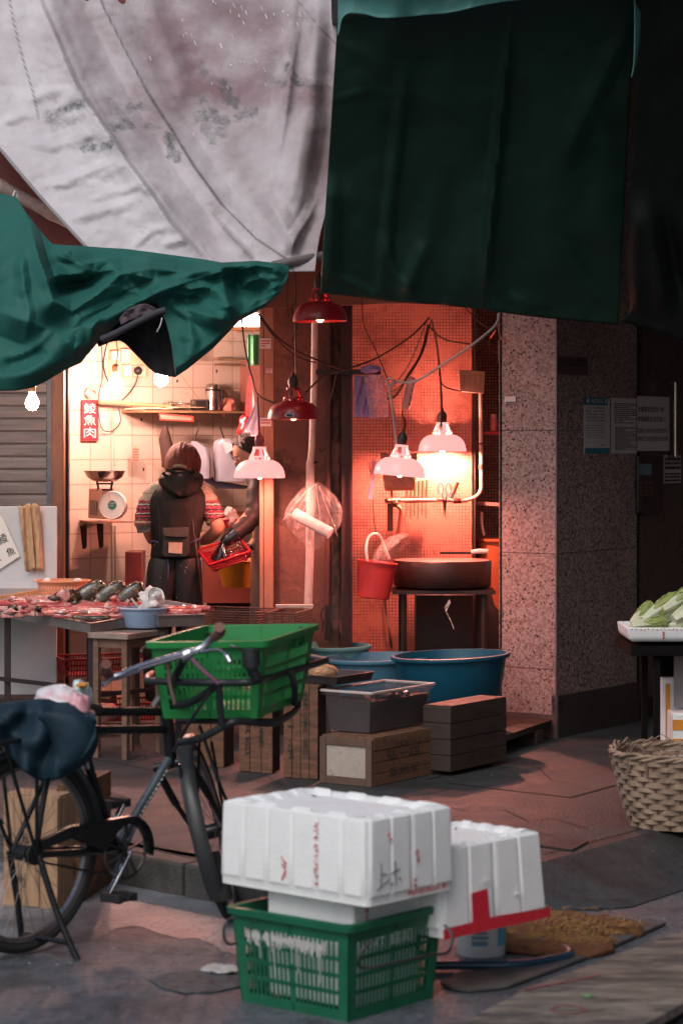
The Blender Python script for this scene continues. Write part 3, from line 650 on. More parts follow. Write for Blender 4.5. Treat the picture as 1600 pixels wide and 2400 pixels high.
STK = [([(270, -80), (300, 40), (350, 140), (400, 260)], 34, .8), ([(340, -80), (380, 60), (425, 170)], 26, .7), ([(110, -60), (150, 60), (215, 220), (290, 360)], 18, .55), ([(700, -20), (690, 140), (675, 260)], 16, .9), ([(790, 180), (765, 330), (735, 440), (700, 560)], 42, 1.0), ([(745, 470), (700, 560), (665, 605)], 20, 1.0), ([(560, 380), (600, 470), (640, 560)], 40, .35), ([(430, -60), (520, 20), (640, 40)], 60, .5), ([(385, 470), (420, 540), (470, 600)], 26, .5), ([(500, 500), (545, 560), (590, 605)], 12, .8), ([(-20, 440), (30, 400)], 20, .4)]  # streaks in the canvas colour: stains, and the dark side of folds painted in
def ink_(x, y):
    j = 9 * fr(x, y, .045, 3, 3) + 4 * fr(x, y, .16, 8, 2); return max([0] + [max(0, min(1, 1.15 - (seg_d(x, y, s)[0] + j - (6 if i % 3 else 9)) / 6)) * (.55 + .45 * math.sin(i * 2.3)) for i, s in enumerate(strokes) if abs(x - s[0][0]) < 110 and abs(y - s[0][1]) < 110])
SM = {'ink': ink_,
      'pink': lambda x, y: max(0, min(1, .25 + .75 * math.exp(-((x - 500) / 260) ** 2 - ((y - 120) / 260) ** 2) + .5 * math.exp(-((x - 760) / 60) ** 2) * (y > 200) + .2 * fr(x, y, .008, 9))) * (1 if x > 200 + .8 * (y - 240) or y < 200 else .3),
      'streak': lambda x, y: max([0] + [a_ * max(0, 1 - seg_d(x, y, s)[0] / w_) ** 1.3 for s, w_, a_ in STK if min(p[0] for p in s) - w_ < x < max(p[0] for p in s) + w_]),
      'seam': lambda x, y: max(0, 1 - seg_d(x, y, seamA)[0] / (5 if 200 < y < 480 else 3.2), .9 - seg_d(x, y, seamB)[0] / 3.0, .7 - seg_d(x, y, [(695, 0), (745, 60), (800, 118)])[0] / 2.5, .6 - seg_d(x, y, [(763, 80), (762, 215)])[0] / 2.5)}
sheet('canvas_tarp', smoothc([(-300, -80), (-120, 190), (-40, 305), (0, 352), (60, 420), (130, 500), (215, 590), (260, 640)]), smoothc([(806, -80), (800, 60), (792, 250), (772, 450), (748, 560), (738, 636)]),
      230, 170, d_white, m_can, 'dirty pale lilac canvas tarp with faded brush marks and long seams', lr=True, attrs=SM)
mb = MB()
for k in range(46):
    x, y = rnd.gauss(500, 130), abs(rnd.gauss(0, 90)); x = min(max(x, 250), 770); l_ = rnd.uniform(1.5, 12); w_ = rnd.uniform(.6, 2.0)
    p, q = P(x, y, d_white(x, y, 0, 0) - .006), P(x + l_ * .4, y + l_, d_white(x + l_ * .4, y + l_, 0, 0) - .006); n_ = V((w_ / F * 13, 0, 0)); mb.prism([p, p + n_, q + n_, q], (0, -.001, 0))
mb.build('paint_flecks', mat('white_flecks', (.8, .8, .76), .7), label='small white paint flecks spattered near the top of the pale canvas', cat='paint', kind='stuff', smooth=0)
# rope edge on the canvas
MB().tube(catmull([P(x, y, 12.6 - .75 * (y / 640)) for x, y in ((-40, 300), (0, 348), (60, 420), (130, 500), (215, 592))], 6), .008, 6).build('hem_rope', mat('grey_rope', (.3, .28, .3), .8), label='thin grey rope along the lower left hem of the pale canvas', cat='rope')
# --- bamboo poles
mb = MB(); pa, pb = P(-60, 405, 12.75), P(420, 655, 12.9); pts = [pa.lerp(pb, i / 24) for i in range(25)]
rs = [.034 + (.006 if i % 6 == 3 else 0) for i in range(25)]; mb.tube(pts, rs, 12)
mb.build('bamboo_pole', mat('grey_bamboo', (.36, .30, .29), .6, 0, .25, 12, .2, 60, aniso=(3, 3, 3), stain=[((.1, .07, .07), 8, .6, .7)]), label='grey bamboo pole sloping down under the left end of the canvas', cat='pole')
MB().tube([P(36 + 5 * math.cos(a / 8 * 6.283), 462 + 3, 12.1) + V((0, .035 * math.cos(a), .04 * math.sin(a))) for a in range(8)], .004, 5, closed=True).build('cable_tie', M_paper, label='white tie round the bamboo pole at the green awning corner', cat='tie')
mb = MB(); mb.tube(catmull([P(640, 622, 12.0), P(700, 610, 12.05), P(770, 596, 12.15), P(860, 580, 12.3)]), .022, 10); mb.build('awning_pipe', mat('dull_pipe', (.22, .19, .2), .5, .4, stain=[((.06, .04, .04), 14, .55, .7)]), label='short grey pipe end where the green awning meets the canvas', cat='pole')
# --- green awning
def cloth(name, col, rough=.45, tr=.0, var=.12, stain=None):
    return mat(name, col, rough, 0, var, 4, .06, 160, stain=stain, spec=.35)
m_gt = cloth('green_tarpaulin', (.015, .115, .098), .72, stain=[((.05, .15, .14), 3, .56, .35)])
top = [(-70, 440), (40, 462), (62, 500), (110, 560), (125, 573), (200, 578), (300, 584), (400, 598), (470, 607), (520, 616), (600, 612), (655, 618), (678, 625)]
bot = [(-70, 918), (0, 916), (40, 915), (75, 908), (105, 895), (150, 868), (190, 850), (235, 795), (262, 770), (290, 745), (330, 722), (352, 710), (372, 712), (386, 726), (396, 760), (404, 800), (409, 860), (413, 882), (440, 864), (500, 815), (560, 752), (620, 720), (655, 690), (672, 658), (676, 640)]
GF = [([(330, 702), (262, 712), (190, 745), (150, 790)], 15, .022, 'r'), ([(345, 700), (400, 660), (470, 640)], 12, .018, 'r'), ([(120, 590), (190, 622), (300, 600), (420, 612)], 12, .02, 'r'), ([(240, 735), (215, 770), (212, 815)], 13, .02, 'r'), ([(330, 690), (300, 655), (310, 632)], 12, .018, 'r'), ([(392, 706), (440, 745), (455, 800)], 13, .018, 'r'), ([(400, 690), (450, 690), (500, 715), (560, 722)], 12, .02, 'r'), ([(668, 655), (610, 650), (560, 668)], 11, .018, 'r'), ([(668, 660), (620, 685), (570, 735)], 12, .018, 'r'), ([(60, 560), (52, 640), (70, 730), (60, 800)], 16, .02, 'r'), ([(20, 840), (80, 815), (130, 770)], 14, .016, 'r'), ([(480, 615), (540, 628), (600, 618)], 10, .016, 'r'), ([(250, 800), (215, 832), (160, 850)], 10, .014, 'r'),([(70, 520), (90, 600), (112, 660), (125, 705), (170, 730)], 60, .12, 'e'), ([(125, 573), (180, 610), (215, 640), (290, 628)], 34, .075, 'r'), ([(150, 600), (170, 585), (210, 600), (290, 628)], 24, .04, 'r'),
      ([(112, 655), (140, 643), (215, 642)], 26, .06, 'r'), ([(125, 705), (168, 731), (230, 690), (280, 645), (345, 630), (420, 632)], 40, .10, 'r'), ([(115, 690), (180, 668), (270, 640)], 30, -.08, 's'),
      ([(285, 675), (330, 690), (400, 672), (460, 655)], 26, .06, 'r'), ([(165, 780), (250, 740), (330, 705), (400, 675), (470, 650), (515, 637)], 34, .085, 'r'), ([(200, 750), (300, 700), (350, 680)], 24, -.05, 's'),
      ([(350, 632), (450, 640), (560, 622), (610, 615)], 24, .05, 'r'), ([(370, 645), (450, 655), (520, 650)], 24, -.05, 's'), ([(460, 655), (518, 637), (528, 690), (548, 755)], 34, .085, 'r'), ([(395, 700), (460, 730), (530, 752), (556, 758)], 30, .06, 'r'),
      ([(430, 680), (480, 672), (525, 690)], 24, .05, 'r'), ([(410, 700), (440, 712), (480, 700)], 20, -.03, 's'), ([(540, 640), (560, 690), (640, 700)], 44, -.08, 's'), ([(560, 632), (600, 622), (640, 628), (668, 650)], 26, .07, 'r'), ([(555, 700), (610, 705), (660, 680)], 20, .04, 'r'),
      ([(600, 640), (630, 660), (655, 680)], 20, .03, 'r'), ([(20, 890), (90, 850), (165, 800), (240, 750)], 60, .07, 's'), ([(150, 790), (175, 820), (190, 800)], 24, .05, 'r'), ([(0, 860), (60, 850), (110, 820)], 26, -.05, 's'),
      ([(470, 770), (500, 740), (550, 700)], 50, .05, 's'), ([(425, 770), (450, 800), (440, 850)], 26, .03, 's'), ([(-40, 600), (40, 640), (60, 720), (30, 800)], 150, .16, 's'), ([(40, 600), (55, 650), (50, 700)], 26, .03, 's'),
      ([(300, 640), (360, 655), (420, 650), (450, 640)], 22, .04, 'r')]
def d_green(x, y, u, v):
    k = (y - 450) / 460
    return 12.02 - .55 * k - 1.3 * folds(x, y, GF) + .02 * fr(x, y, .006, 1.7, 2) + (.05 * max(0, v - .93) / .07)
sheet('green_awning', top, bot, 300, 110, d_green, m_gt, 'crumpled teal green tarp hanging over the lit fish shop', cat='awning')
m_bk = cloth('black_lining', (.012, .010, .014), .7)  # black colour stands for the dark inside of the awning hole
sheet('awning_lining', smoothc([(225, 800), (262, 768), (300, 738), (345, 712), (392, 708), (415, 730)]), smoothc([(232, 812), (265, 800), (290, 802), (330, 842), (365, 874), (412, 884)]), 50, 20,
      lambda x, y, u, v: 11.75 + .09 * math.sin(v * 3.1) + .02 * fr(x, y, .03, 4), m_bk, 'black torn lining gaping in the middle of the green awning', cat='lining')
mb = MB(); mb.tube(catmull([P(238, 796, 11.5), P(270, 782, 11.48), P(320, 756, 11.45), P(370, 732, 11.45), P(388, 728, 11.45)], 6), [.016 + .005 * abs(noise.noise(V((i * .7, 0, 0)))) for i in range(25)], 10)
mb.build('rolled_hem', cloth('slate_roll', (.05, .05, .065), .7), label='frayed slate grey rolled hem across the black gap in the awning', cat='hem')
sheet('purple_patch', smoothc([(280, 748), (300, 725), (340, 712), (372, 728)]), smoothc([(284, 762), (312, 748), (340, 745), (370, 738)]), 24, 10, lambda x, y, u, v: 11.58 + .02 * fr(x, y, .06, 2), cloth('mauve_cloth', (.10, .07, .09), .7), 'mauve cloth bunched in the torn awning', cat='cloth')
cable('cord', [(380, 745, 11.4), (376, 762, 11.38), (368, 778, 11.38)], .003, mat('white_cord', (.6, .6, .6), .6), 'short white cord end dangling from the rolled hem')
# --- large dark green tarp: leans out over the pavement, underside towards the street
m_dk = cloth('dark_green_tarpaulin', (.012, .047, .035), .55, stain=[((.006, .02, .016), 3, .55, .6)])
DF = [([(1197, 30), (1163, 400), (1131, 715)], 9, .022, 'r'), ([(760, 240), (870, 210), (1000, 230)], 14, .012, 'r'), ([(905, 560), (925, 640), (980, 705)], 14, .018, 'r'), ([(1130, 640), (1180, 690), (1250, 720)], 16, .02, 'r'), ([(800, 90), (900, 160), (1100, 300)], 30, .02, 'r'), ([(1480, 40), (1400, 200), (1300, 420)], 36, .025, 'r'), ([(755, 640), (820, 660), (880, 690)], 14, .016, 'r'), ([(1440, 740), (1380, 660), (1300, 560)], 26, .02, 'r'),([(950, 150), (905, 560), (890, 700)], 26, .03, 's'), ([(1195, 60), (1160, 400), (1128, 700)], 22, .05, 'r'), ([(1160, 380), (1130, 560), (1120, 720)], 90, .05, 's'), ([(980, 200), (960, 420), (900, 640)], 90, -.04, 's'), ([(1000, 560), (960, 660), (940, 700)], 30, .03, 's'),
      ([(770, 400), (775, 560), (765, 680)], 40, .05, 's'), ([(1300, 200), (1280, 480), (1290, 740)], 110, .05, 's')]
def d_dark(x, y, u, v):
    k = (y + 20) / 760
    return 10.55 + 1.25 * k - folds(x, y, DF) * 1.1 + .05 * fr(x, y, .004, 8, 3) + (.008 * math.sin(x * .07 + 3 * fr(x, 0, .01, 3)) if v > .97 else 0)
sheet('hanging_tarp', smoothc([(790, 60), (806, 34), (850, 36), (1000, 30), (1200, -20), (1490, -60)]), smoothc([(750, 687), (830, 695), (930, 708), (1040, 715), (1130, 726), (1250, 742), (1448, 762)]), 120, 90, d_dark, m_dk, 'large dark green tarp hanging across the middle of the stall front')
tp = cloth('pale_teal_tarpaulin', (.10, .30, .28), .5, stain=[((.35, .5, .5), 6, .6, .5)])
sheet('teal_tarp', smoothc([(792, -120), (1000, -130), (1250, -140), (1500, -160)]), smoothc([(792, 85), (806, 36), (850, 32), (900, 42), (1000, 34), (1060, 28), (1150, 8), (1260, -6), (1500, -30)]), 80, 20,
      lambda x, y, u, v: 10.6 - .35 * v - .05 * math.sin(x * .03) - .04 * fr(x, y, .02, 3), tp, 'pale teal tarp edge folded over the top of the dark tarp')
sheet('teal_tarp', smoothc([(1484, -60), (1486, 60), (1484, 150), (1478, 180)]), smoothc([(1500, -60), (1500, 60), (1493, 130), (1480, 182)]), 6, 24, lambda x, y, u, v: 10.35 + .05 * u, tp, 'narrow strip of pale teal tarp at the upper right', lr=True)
m_blk = cloth('blackish_tarpaulin', (.006, .010, .009), .6)
RF = [([(1500, 450), (1530, 600), (1560, 760)], 50, .06, 's'), ([(1480, 480), (1490, 640), (1500, 740)], 30, .05, 's'), ([(1560, 500), (1590, 700)], 40, -.05, 's')]
sheet('black_tarp', smoothc([(1488, -80), (1488, 170), (1480, 340), (1470, 480), (1466, 620), (1476, 720), (1452, 752)]), smoothc([(2000, -80), (2000, 200), (2000, 500), (2000, 640), (2000, 720), (1900, 800), (1760, 850)]), 60, 60,
      lambda x, y, u, v: 10.35 + 1.2 * (y / 760) - folds(x, y, RF) * 1.5 + .03 * fr(x, y, .008, 8), m_blk, 'nearly black tarp filling the upper right corner', lr=True)
# roof tarps added out of view overhead to keep the sky off
def roof(name, x0, x1, ya, za, yb, zb, m, label):
    mb = MB(); mb.grid(lambda u, v: (x0 + (x1 - x0) * u, ya + (yb - ya) * v, za + (zb - za) * v - .12 * math.sin(math.pi * v) + .03 * fr(u * 8, v * 8, 1)), 24, 16)
    return mb.build(name, m, smooth=60, label=label, cat='awning', solid=.004)
roof('roof_tarp', -.05, 1.35, 10.75, 3.62, 9.9, 3.7, m_dk, 'dark green roof tarp stretched out overhead above the middle of the stall')
roof('roof_tarp', 1.2, 4.2, 10.6, 3.68, 8.7, 3.7, m_blk, 'black roof tarp overhead at the right, over the vegetables')
roof('roof_tarp', -.05, 4.2, 10.5, 3.75, 13.6, 3.9, m_dk, 'green roof tarp between the hanging tarp and the building')
# unseen building added at the right to close off the low sky
def block(x, y, sx, sy, h, label):
    t = thing('building', label, 'building', (x, y, -.12)); mb = MB(); mb.box((x, y, h / 2 - .12), (sx, sy, h)); mb.build('walls', m_conc, t, smooth=0)
    mb = MB()
    for i in range(int(h / 3)):
        mb.box((x, y, 3 * i + 2.2), (sx + .1, sy * .8, 1.2)); mb.box((x, y, 3 * i + 2.2), (sx * .8, sy + .1, 1.2))
    mb.build('window_bands', mat('dark_window', (.03, .035, .04), .1), t, smooth=0)
block(11.5, 6, 8, 18, 16, 'tall grimy building on the right side of the lane')
# ================================================================ LAMPS
M_bulb = mat('lit_bulb_glass', (1, .9, .8), .3, emit=((1.0, .50, .40), 560))
M_bulbr = mat('lit_lamp_bulb', (1, .8, .6), .3, emit=((1.0, .32, .24), 700))
M_bulbdim = mat('dim_lamp_bulb', (1, .8, .6), .3, emit=((1.0, .32, .16), 25))
M_brass = mat('bulb_base', (.35, .2, .1), .4, .6)
M_sock = mat('black_socket', (.03, .02, .02), .5)
M_shade_r = mat('red_lamp_plastic', (.24, .006, .014), .35, 0, .08, 5, coat=.2)
M_shade_p = mat('lit_red_plastic', (.60, .14, .13), .35, 0, .05, 5, emit=((1.0, .42, .39), 1.0))
def lamp(px, py, hw, Y, lit, label, tilt=0, bulbm=None, socket_h=1.0):
    s = hw / F * Y            # radius of the rim in metres
    c = P(px, py, Y); M = Matrix.Rotation(R(tilt), 3, 'Y')
    t = thing('pendant_lamp', label, 'lamp', c, group='red pendant lamps over the fish stall')
    sh = M_shade_p if lit else M_shade_r
    q = lambda r, z: (r * s, z * s)
    prof = [q(1.0, 0), q(1.0, .04), q(.97, .22), q(.90, .40), q(.76, .56), q(.60, .65), q(.44, .69), q(.40, .70)]
    inner = [(r * .985 - .001, z - .0025) for r, z in prof[::-1]]
    mb = MB(); mb.lathe(prof + inner, c, 32, M); shd = mb.build('shade', sh, t, smooth=50)
    # neck: ring, six ribs with gaps between, cap
    mb = MB(); mb.lathe([q(.395, .78), q(.38, .84), q(.36, .84), q(.375, .78)], c, 24, M)
    for k in range(14):
        a0 = 2 * math.pi * k / 14; w_ = [c + M @ V((r * s * math.cos(a0 + da), r * s * math.sin(a0 + da), z * s)) for z in (.69, .79) for r, da in ((.41, 0), (.41, .16), (.37, .16), (.37, 0))]; mb.hexa(w_)
    for k in range(6):
        a0 = 2 * math.pi * (k + .5) / 6; a1 = a0 + .42
        w = [c + M @ V((r * s * math.cos(a), r * s * math.sin(a), z * s)) for z, r in ((.83, .37), (1.12, .25)) for a in (a0, a1)]
        n = [c + M @ V((r * s * math.cos(a), r * s * math.sin(a), z * s)) for z, r in ((.83, .345), (1.12, .23)) for a in (a0, a1)]
        mb.hexa([w[0], w[1], n[1], n[0], w[2], w[3], n[3], n[2]])
    mb.lathe([q(.27, 1.11), q(.25, 1.20), q(.12, 1.20), q(.12, 1.11)], c, 24, M); mb.build('neck', sh, t, smooth=40)
    mb = MB(); mb.lathe([q(.12, .62), q(.15, 1.16), q(.2, 1.45), q(.15, 1.6), q(.07, 1.68), q(.04, 1.8)], c, 16, M, cap=True); mb.build('socket', M_sock if not lit or px > 700 else mat('maroon_socket', (.16, .02, .03), .4), t)
    mb = MB(); mb.ball(c + M @ V((0, 0, .28 * s)), (.21 * s, .21 * s, .34 * s), 16, 12); mb.build('bulb', bulbm or M_bulbr, t)
    return t, c + M @ V((0, 0, 1.8 * s))
T1, top1 = lamp(750, 752, 64, 12.45, False, 'dull red lamp hanging highest, just under the dark tarp', -1.0, M_bulbdim)
T2, top2 = lamp(688, 982, 61, 12.8, False, 'dull red lamp with a fish sticker, in front of the pipe', -1.0, M_bulbdim)
T3, top3 = lamp(608, 1119, 60, 12.9, True, 'glowing pink lamp in front of the reddish post, beside the second fishmonger', 0)
T4, top4 = lamp(935, 1114, 60, 12.95, True, 'glowing pink lamp hanging askew from the grey cord', 5)
T5, top5 = lamp(1036, 1057, 56, 13.86, True, 'glowing lamp hung close to the mosaic wall above the scissors', 0, mat('hot_lamp_bulb', (1, .8, .6), .3, emit=((1.0, .32, .22), 3000)))
# fish sticker
mb = MB(); s_ = 60 / F * 12.8; c0 = P(678, 973, 12.8)
fish = [(-9, 0), (-6, -3.5), (0, -4.5), (5, -2), (9, -4), (8, 0), (9, 4), (5, 2), (0, 4), (-6, 3)]
mb.prism([P(678 + a, 973 + b_, 12.8 - .1395) for a, b_ in fish], (0, -.001, 0)); stf = mb.build('fish_sticker', mat('navy_print', (.02, .05, .09), .5), T2)
mb = MB(); mb.prism([P(678 + a * 1.22, 973 + b_ * 1.3, 12.8 - .1385) for a, b_ in fish], (0, -.0005, 0)); mb.build('sticker_border', M_paper, T2)
M_cord = mat('dark_cord', (.05, .02, .018), .6)
M_grey = mat('grey_flex', (.42, .34, .34), .5)
cable('cord', [(694, 905, 12.8), (693, 840, 12.8), (692, 760, 12.8), (693, 690, 12.85), (690, 640, 12.9)], .004, M_cord, 'cord of the red lamp with the fish sticker')
cable('cord', [(608, 1080, 12.9), (607, 1000, 12.92), (603, 930, 12.95)], .006, mat('maroon_cord', (.14, .02, .03), .5), 'thick maroon cord above the glowing lamp by the reddish post')
cable('cord', [(929, 1045, 12.95), (922, 980, 12.95), (916, 900, 12.95), (970, 895, 12.95), (1040, 852, 12.92), (1110, 805, 12.9), (1160, 762, 12.88), (1168, 735, 12.9)], .0075, M_grey, 'thick grey cord slung from the askew lamp up to the granite column')
cable('cord', [(1033, 1000, 13.75), (1034, 940, 13.75), (1030, 870, 13.7), (1022, 800, 13.6), (1010, 750, 13.5)], .006, M_cord, 'black cord of the lamp hung close to the mosaic wall')
for i, (pts, r) in enumerate([
    ([(605, 735, 12.9), (650, 790, 12.9), (700, 825, 12.95), (760, 850, 13.0), (800, 866, 13.1)], .006), ([(610, 745, 12.88), (640, 785, 12.88), (690, 832, 12.9), (740, 850, 12.95)], .004),
    ([(566, 745, 13.3), (575, 820, 13.2), (592, 890, 13.1), (604, 925, 12.95), (640, 943, 12.85), (662, 942, 12.82)], .005),
    ([(716, 920, 12.85), (760, 880, 12.95), (800, 868, 13.05), (880, 840, 13.2), (960, 790, 13.3), (1005, 745, 13.4)], .005),
    ([(848, 690, 13.1), (852, 760, 13.1), (880, 820, 13.1), (908, 890, 12.95)], .003),
    ([(1003, 760, 13.5), (985, 830, 13.5), (955, 880, 13.55), (930, 925, 13.6), (905, 935, 13.7)], .006), ([(1008, 755, 13.5), (992, 820, 13.5), (965, 870, 13.5), (938, 905, 13.6), (905, 925, 13.7)], .004),
    ([(1000, 750, 13.5), (960, 850, 13.6), (925, 900, 13.7)], .003), ([(1005, 765, 13.5), (1040, 795, 13.6), (1100, 806, 14.0)], .005), ([(1030, 880, 13.7), (1040, 905, 13.8), (1080, 918, 13.9)], .004),
    ([(1090, 722, 13.3), (1130, 760, 13.3), (1160, 770, 13.3)], .004), ([(1166, 760, 12.95), (1172, 790, 12.9), (1182, 800, 12.85)], .005), ([(1160, 775, 14.0), (1145, 800, 14.3), (1150, 822, 14.4), (1182, 828, 14.4)], .005),
    ([(690, 640, 12.9), (692, 700, 12.9), (684, 730, 12.85), (696, 765, 12.85), (684, 800, 12.85), (700, 780, 12.85)], .003), ([(676, 650, 12.6), (672, 700, 12.6), (677, 745, 12.6)], .003),
    ([(790, 870, 13.15), (778, 920, 13.2), (768, 955, 13.2)], .004), ([(1130, 925, 14.3), (1160, 925, 14.3), (1182, 920, 14.3)], .004)]):
    lab = ['bundle of dark cables sagging from the reddish post towards the black rail', 'thin dark cable sagging just below the cable bundle', 'dark cable looping from the ceiling lamp past the blue bag sheaf to the red lamp', 'long cable rising from the red lamp up across the mosaic wall',
           'thin wire hanging down to the grey cord knot', 'thick dark cable drooping across the mosaic wall', 'second dark cable drooping beside the thick one', 'thin cable behind the drooping pair', 'cable running right from the cable knot on the mosaic wall', 'cable curving right from the wall lamp cord to the menu board',
           'thin cable from the tarp edge into the recess', 'short orange flex at the granite edge', 'reddish cable looped in the recess', 'tangled thin cord by the top red lamp', 'frayed wire hanging under the awning corner', 'wire hook hanging from the black rail', 'black cable behind the menu board'][i]
    cable('cable', pts, r, M_cord if i not in (11, 12) else mat('orange_flex', (.4, .12, .07), .5), lab)
# bare bulbs
def bulb(px, py, rp, Y, label, up=60, m=None):
    c = P(px, py, Y); s = rp / F * Y
    t = thing('light_bulb', label, 'light bulb', c, group='bare bulbs over the fish table')
    mb = MB(); mb.lathe([(0.001, -s), (.5 * s, -.87 * s), (.87 * s, -.5 * s), (s, 0), (.93 * s, .45 * s), (.72 * s, .85 * s), (.5 * s, 1.25 * s), (.46 * s, 1.7 * s), (.3 * s, 1.75 * s)], c, 18); mb.build('glass', m or M_bulb, t)
    mb = MB(); mb.lathe([(.5 * s, 1.66 * s), (.55 * s, 1.75 * s), (.55 * s, 2.7 * s), (.3 * s, 2.9 * s), (.1 * s, 3.0 * s)], c, 14, cap=True); mb.build('base', M_brass, t)
    MB().tube(catmull([c + V((0, 0, 2.9 * s)), c + V((.01, 0, 4.5 * s)), c + V((-.005, 0, up / F * Y))], 4), .003, 6).build('cord', M_cord, t)
bulb(272, 903, 17, 13.72, 'large lit bare bulb hanging beside the switch box', 130)
bulb(378, 890, 16, 13.78, 'lit bare bulb half hidden by the awning tip', 70)
bulb(76, 946, 16, 12.7, 'lit bare bulb in front of the roller shutter', 120, mat('lit_weaker_bulb', (1, .9, .8), .3, emit=((1.0, .60, .42), 130)))
# lit ceiling fitting
t = thing('ceiling_light', 'bright white ceiling light at the top of the fish shop', 'ceiling light', P(585, 765, 14.4))
mb = MB(); a = P(556, 734, 14.35); b_ = P(608, 766, 14.35); mb.box(((a.x + b_.x) / 2 + .02, 14.4, (a.z + b_.z) / 2), (b_.x - a.x + .1, .1, a.z - b_.z)); mb.build('diffuser', mat('lit_diffuser', (1, .95, .9), .5, emit=((1, .86, .76), 8)), t)
mb = MB(); mb.box(((a.x + b_.x) / 2 + .02, 14.41, b_.z - .01), (b_.x - a.x + .16, .14, .02)); mb.build('frame', M_brass, t)

# ================================================================ LEFT SHOP WALL THINGS
p2 = lambda x, y, o=.01: hit(x, y, TA, TD, o)
t3 = V((TD.x, TD.y, 0)); tn = V((TD.y, -TD.x, 0))
def tile_sheet(mb, x0, y0, x1, y1, off, thk=.002):
    q = [p2(x0, y1, off), p2(x1, y1, off), p2(x1, y0, off), p2(x0, y0, off)]
    q[1].z = q[0].z; q[2].z = q[3].z; mb.prism(q, tn * thk); return q
M_redsign = mat('red_painted_sign', (.62, .025, .045), .5, 0, .12, 9)
t = thing('fish_sign', 'red plate with three white Chinese characters hanging from pink string', 'sign', p2(211, 1030, .03))
mb = MB(); q = tile_sheet(mb, 192, 937, 230, 1033, .03, .006); mb.build('plate', M_redsign, t, smooth=0)
w = (q[1] - q[0]).length
for ch, y in (('鯪', 969), ('魚', 997), ('肉', 1026)): text('lettering', ch, mat('sign_white', (.8, .7, .66), .6), t, p2(197, y, .037), t3, up, w=w * .74, h=.062)
mb = MB()
for k in range(3): mb.tube([p2(215 + 12 * math.cos(a), 918 + k * 2 + 10 * math.sin(a), .04 + .004 * k) for a in [i * 6.283 / 14 for i in range(14)]], .003, 5, closed=True)
mb.tube([p2(205, 925, .04), p2(209, 938, .035)], .003, 5); mb.build('string_loop', mat('pink_string', (.7, .4, .35), .7), t)
# wall shelf
def shelfbox(mb, x0, x1, y, depth, thk):
    a, b_ = p2(x0, y, 0), p2(x1, y, 0); b_.z = a.z
    mb.hexa([a - V((0, 0, thk)), b_ - V((0, 0, thk)), b_ + tn * depth - V((0, 0, thk)), a + tn * depth - V((0, 0, thk)), a, b_, b_ + tn * depth, a + tn * depth])
M_shelf = mat('old_shelf_wood', (.30, .20, .11), .6, 0, .3, 6, .2, 50, aniso=(1, 1, 6), stain=[((.1, .06, .03), 5, .56, .6)])
t = thing('wall_shelf', 'long wooden shelf with clutter on the tiled wall', 'shelf', p2(430, 970, .1))
mb = MB(); shelfbox(mb, 283, 585, 962, .24, .014); mb.build('board', M_shelf, t)
mb = MB(); mb.tube([p2(232, 941, .10), p2(330, 948, .12), p2(400, 952, .13)], .012, 10); mb.build('pole', mat('pale_rod', (.5, .36, .2), .5), t)
for x, y1 in ((299, 1068), (472, 1050)):
    mb = MB(); a = p2(x, 966, .004); q = p2(x, y1, .004); mb.beam(a, V((a.x, a.y, q.z)), .03, .006, up=tn); mb.beam(a + tn * .01, a + tn * .2 - V((0, 0, 0)), .03, .006); mb.build('bracket', mat('bracket_steel', (.16, .12, .10), .5, .5), t)
def on_wall(x, y, o): return p2(x, y, o)
# thermos
t = thing('vacuum_flask', 'steel vacuum flask with dark handle on the wall shelf', 'flask', p2(498, 962, .1))
c = p2(498, 961, .12); r = 17 / F * 14.6
mb = MB(); mb.lathe([(r, 0), (r, .10), (r * 1.0, .115)], c, 20, cap=True); mb.build('body', M_steel, t)
mb = MB(); mb.lathe([(r * 1.02, .115), (r * 1.02, .128)], c, 20, cap=True); mb.build('collar', M_black, t)
mb = MB(); mb.lathe([(r, .128), (r * .97, .145), (r * .8, .158), (r * .3, .163)], c, 20, cap=True); mb.build('lid', M_steel, t)
mb = MB(); mb.tube(catmull([c + V((r * .9, 0, .12)), c + V((r * 1.35, 0, .10)), c + V((r * 1.3, 0, .05)), c + V((r * .95, 0, .025))]), .006, 8); mb.build('handle', M_black, t)
t = thing('radio', 'small dark box radio beside the steel flask', 'radio', p2(470, 962, .1))
c = p2(467, 961, .12); mb = MB(); mb.box(c + V((0, 0, .032)), (.10, .05, .064), rz=R(20)); mb.build('case', mat('olive_black', (.07, .06, .04), .4), t, bevel=.006)
mb = MB(); mb.box(c + V((.012, -.028, .034)), (.06, .004, .044), rz=R(20)); mb.build('grille', M_black, t, bevel=.002)
mb = MB()
for i in range(9):
    x = 320 + i * 16; q = p2(x, 960 - rnd.uniform(0, 4), .12 + rnd.uniform(-.05, .05)); mb.box(q + V((0, 0, .003)), (rnd.uniform(.06, .14), .1, rnd.uniform(.003, .008)), rz=rnd.uniform(-.5, .9))
mb.build('paper_pile', mat('old_papers', (.62, .52, .36), .7, 0, .35, 20), label='loose pile of papers and wrappers on the left of the wall shelf', cat='papers', kind='stuff')
mb = MB(); c = p2(415, 950, .12); mb.grid(lambda u, v: c + V(((u - .5) * .16, (v - .5) * .06, .012 + .02 * noise.noise(V((u * 5, v * 3, 1))))), 12, 6); mb.build('crumpled_foil', M_steel, label='crumpled greenish foil on the shelf left of the radio', cat='foil', solid=.002)
mb = MB(); mb.ball(p2(530, 952, .10) + V((0, 0, .0)), (.055, .04, .05), 14, 10, jit=.5, sd=3); mb.build('plastic_bag', mat('pinkish_bag', (.6, .22, .18), .3, 0, .3, 10, coat=.4), label='pinkish knotted plastic bag on the shelf right of the flask', cat='bag')
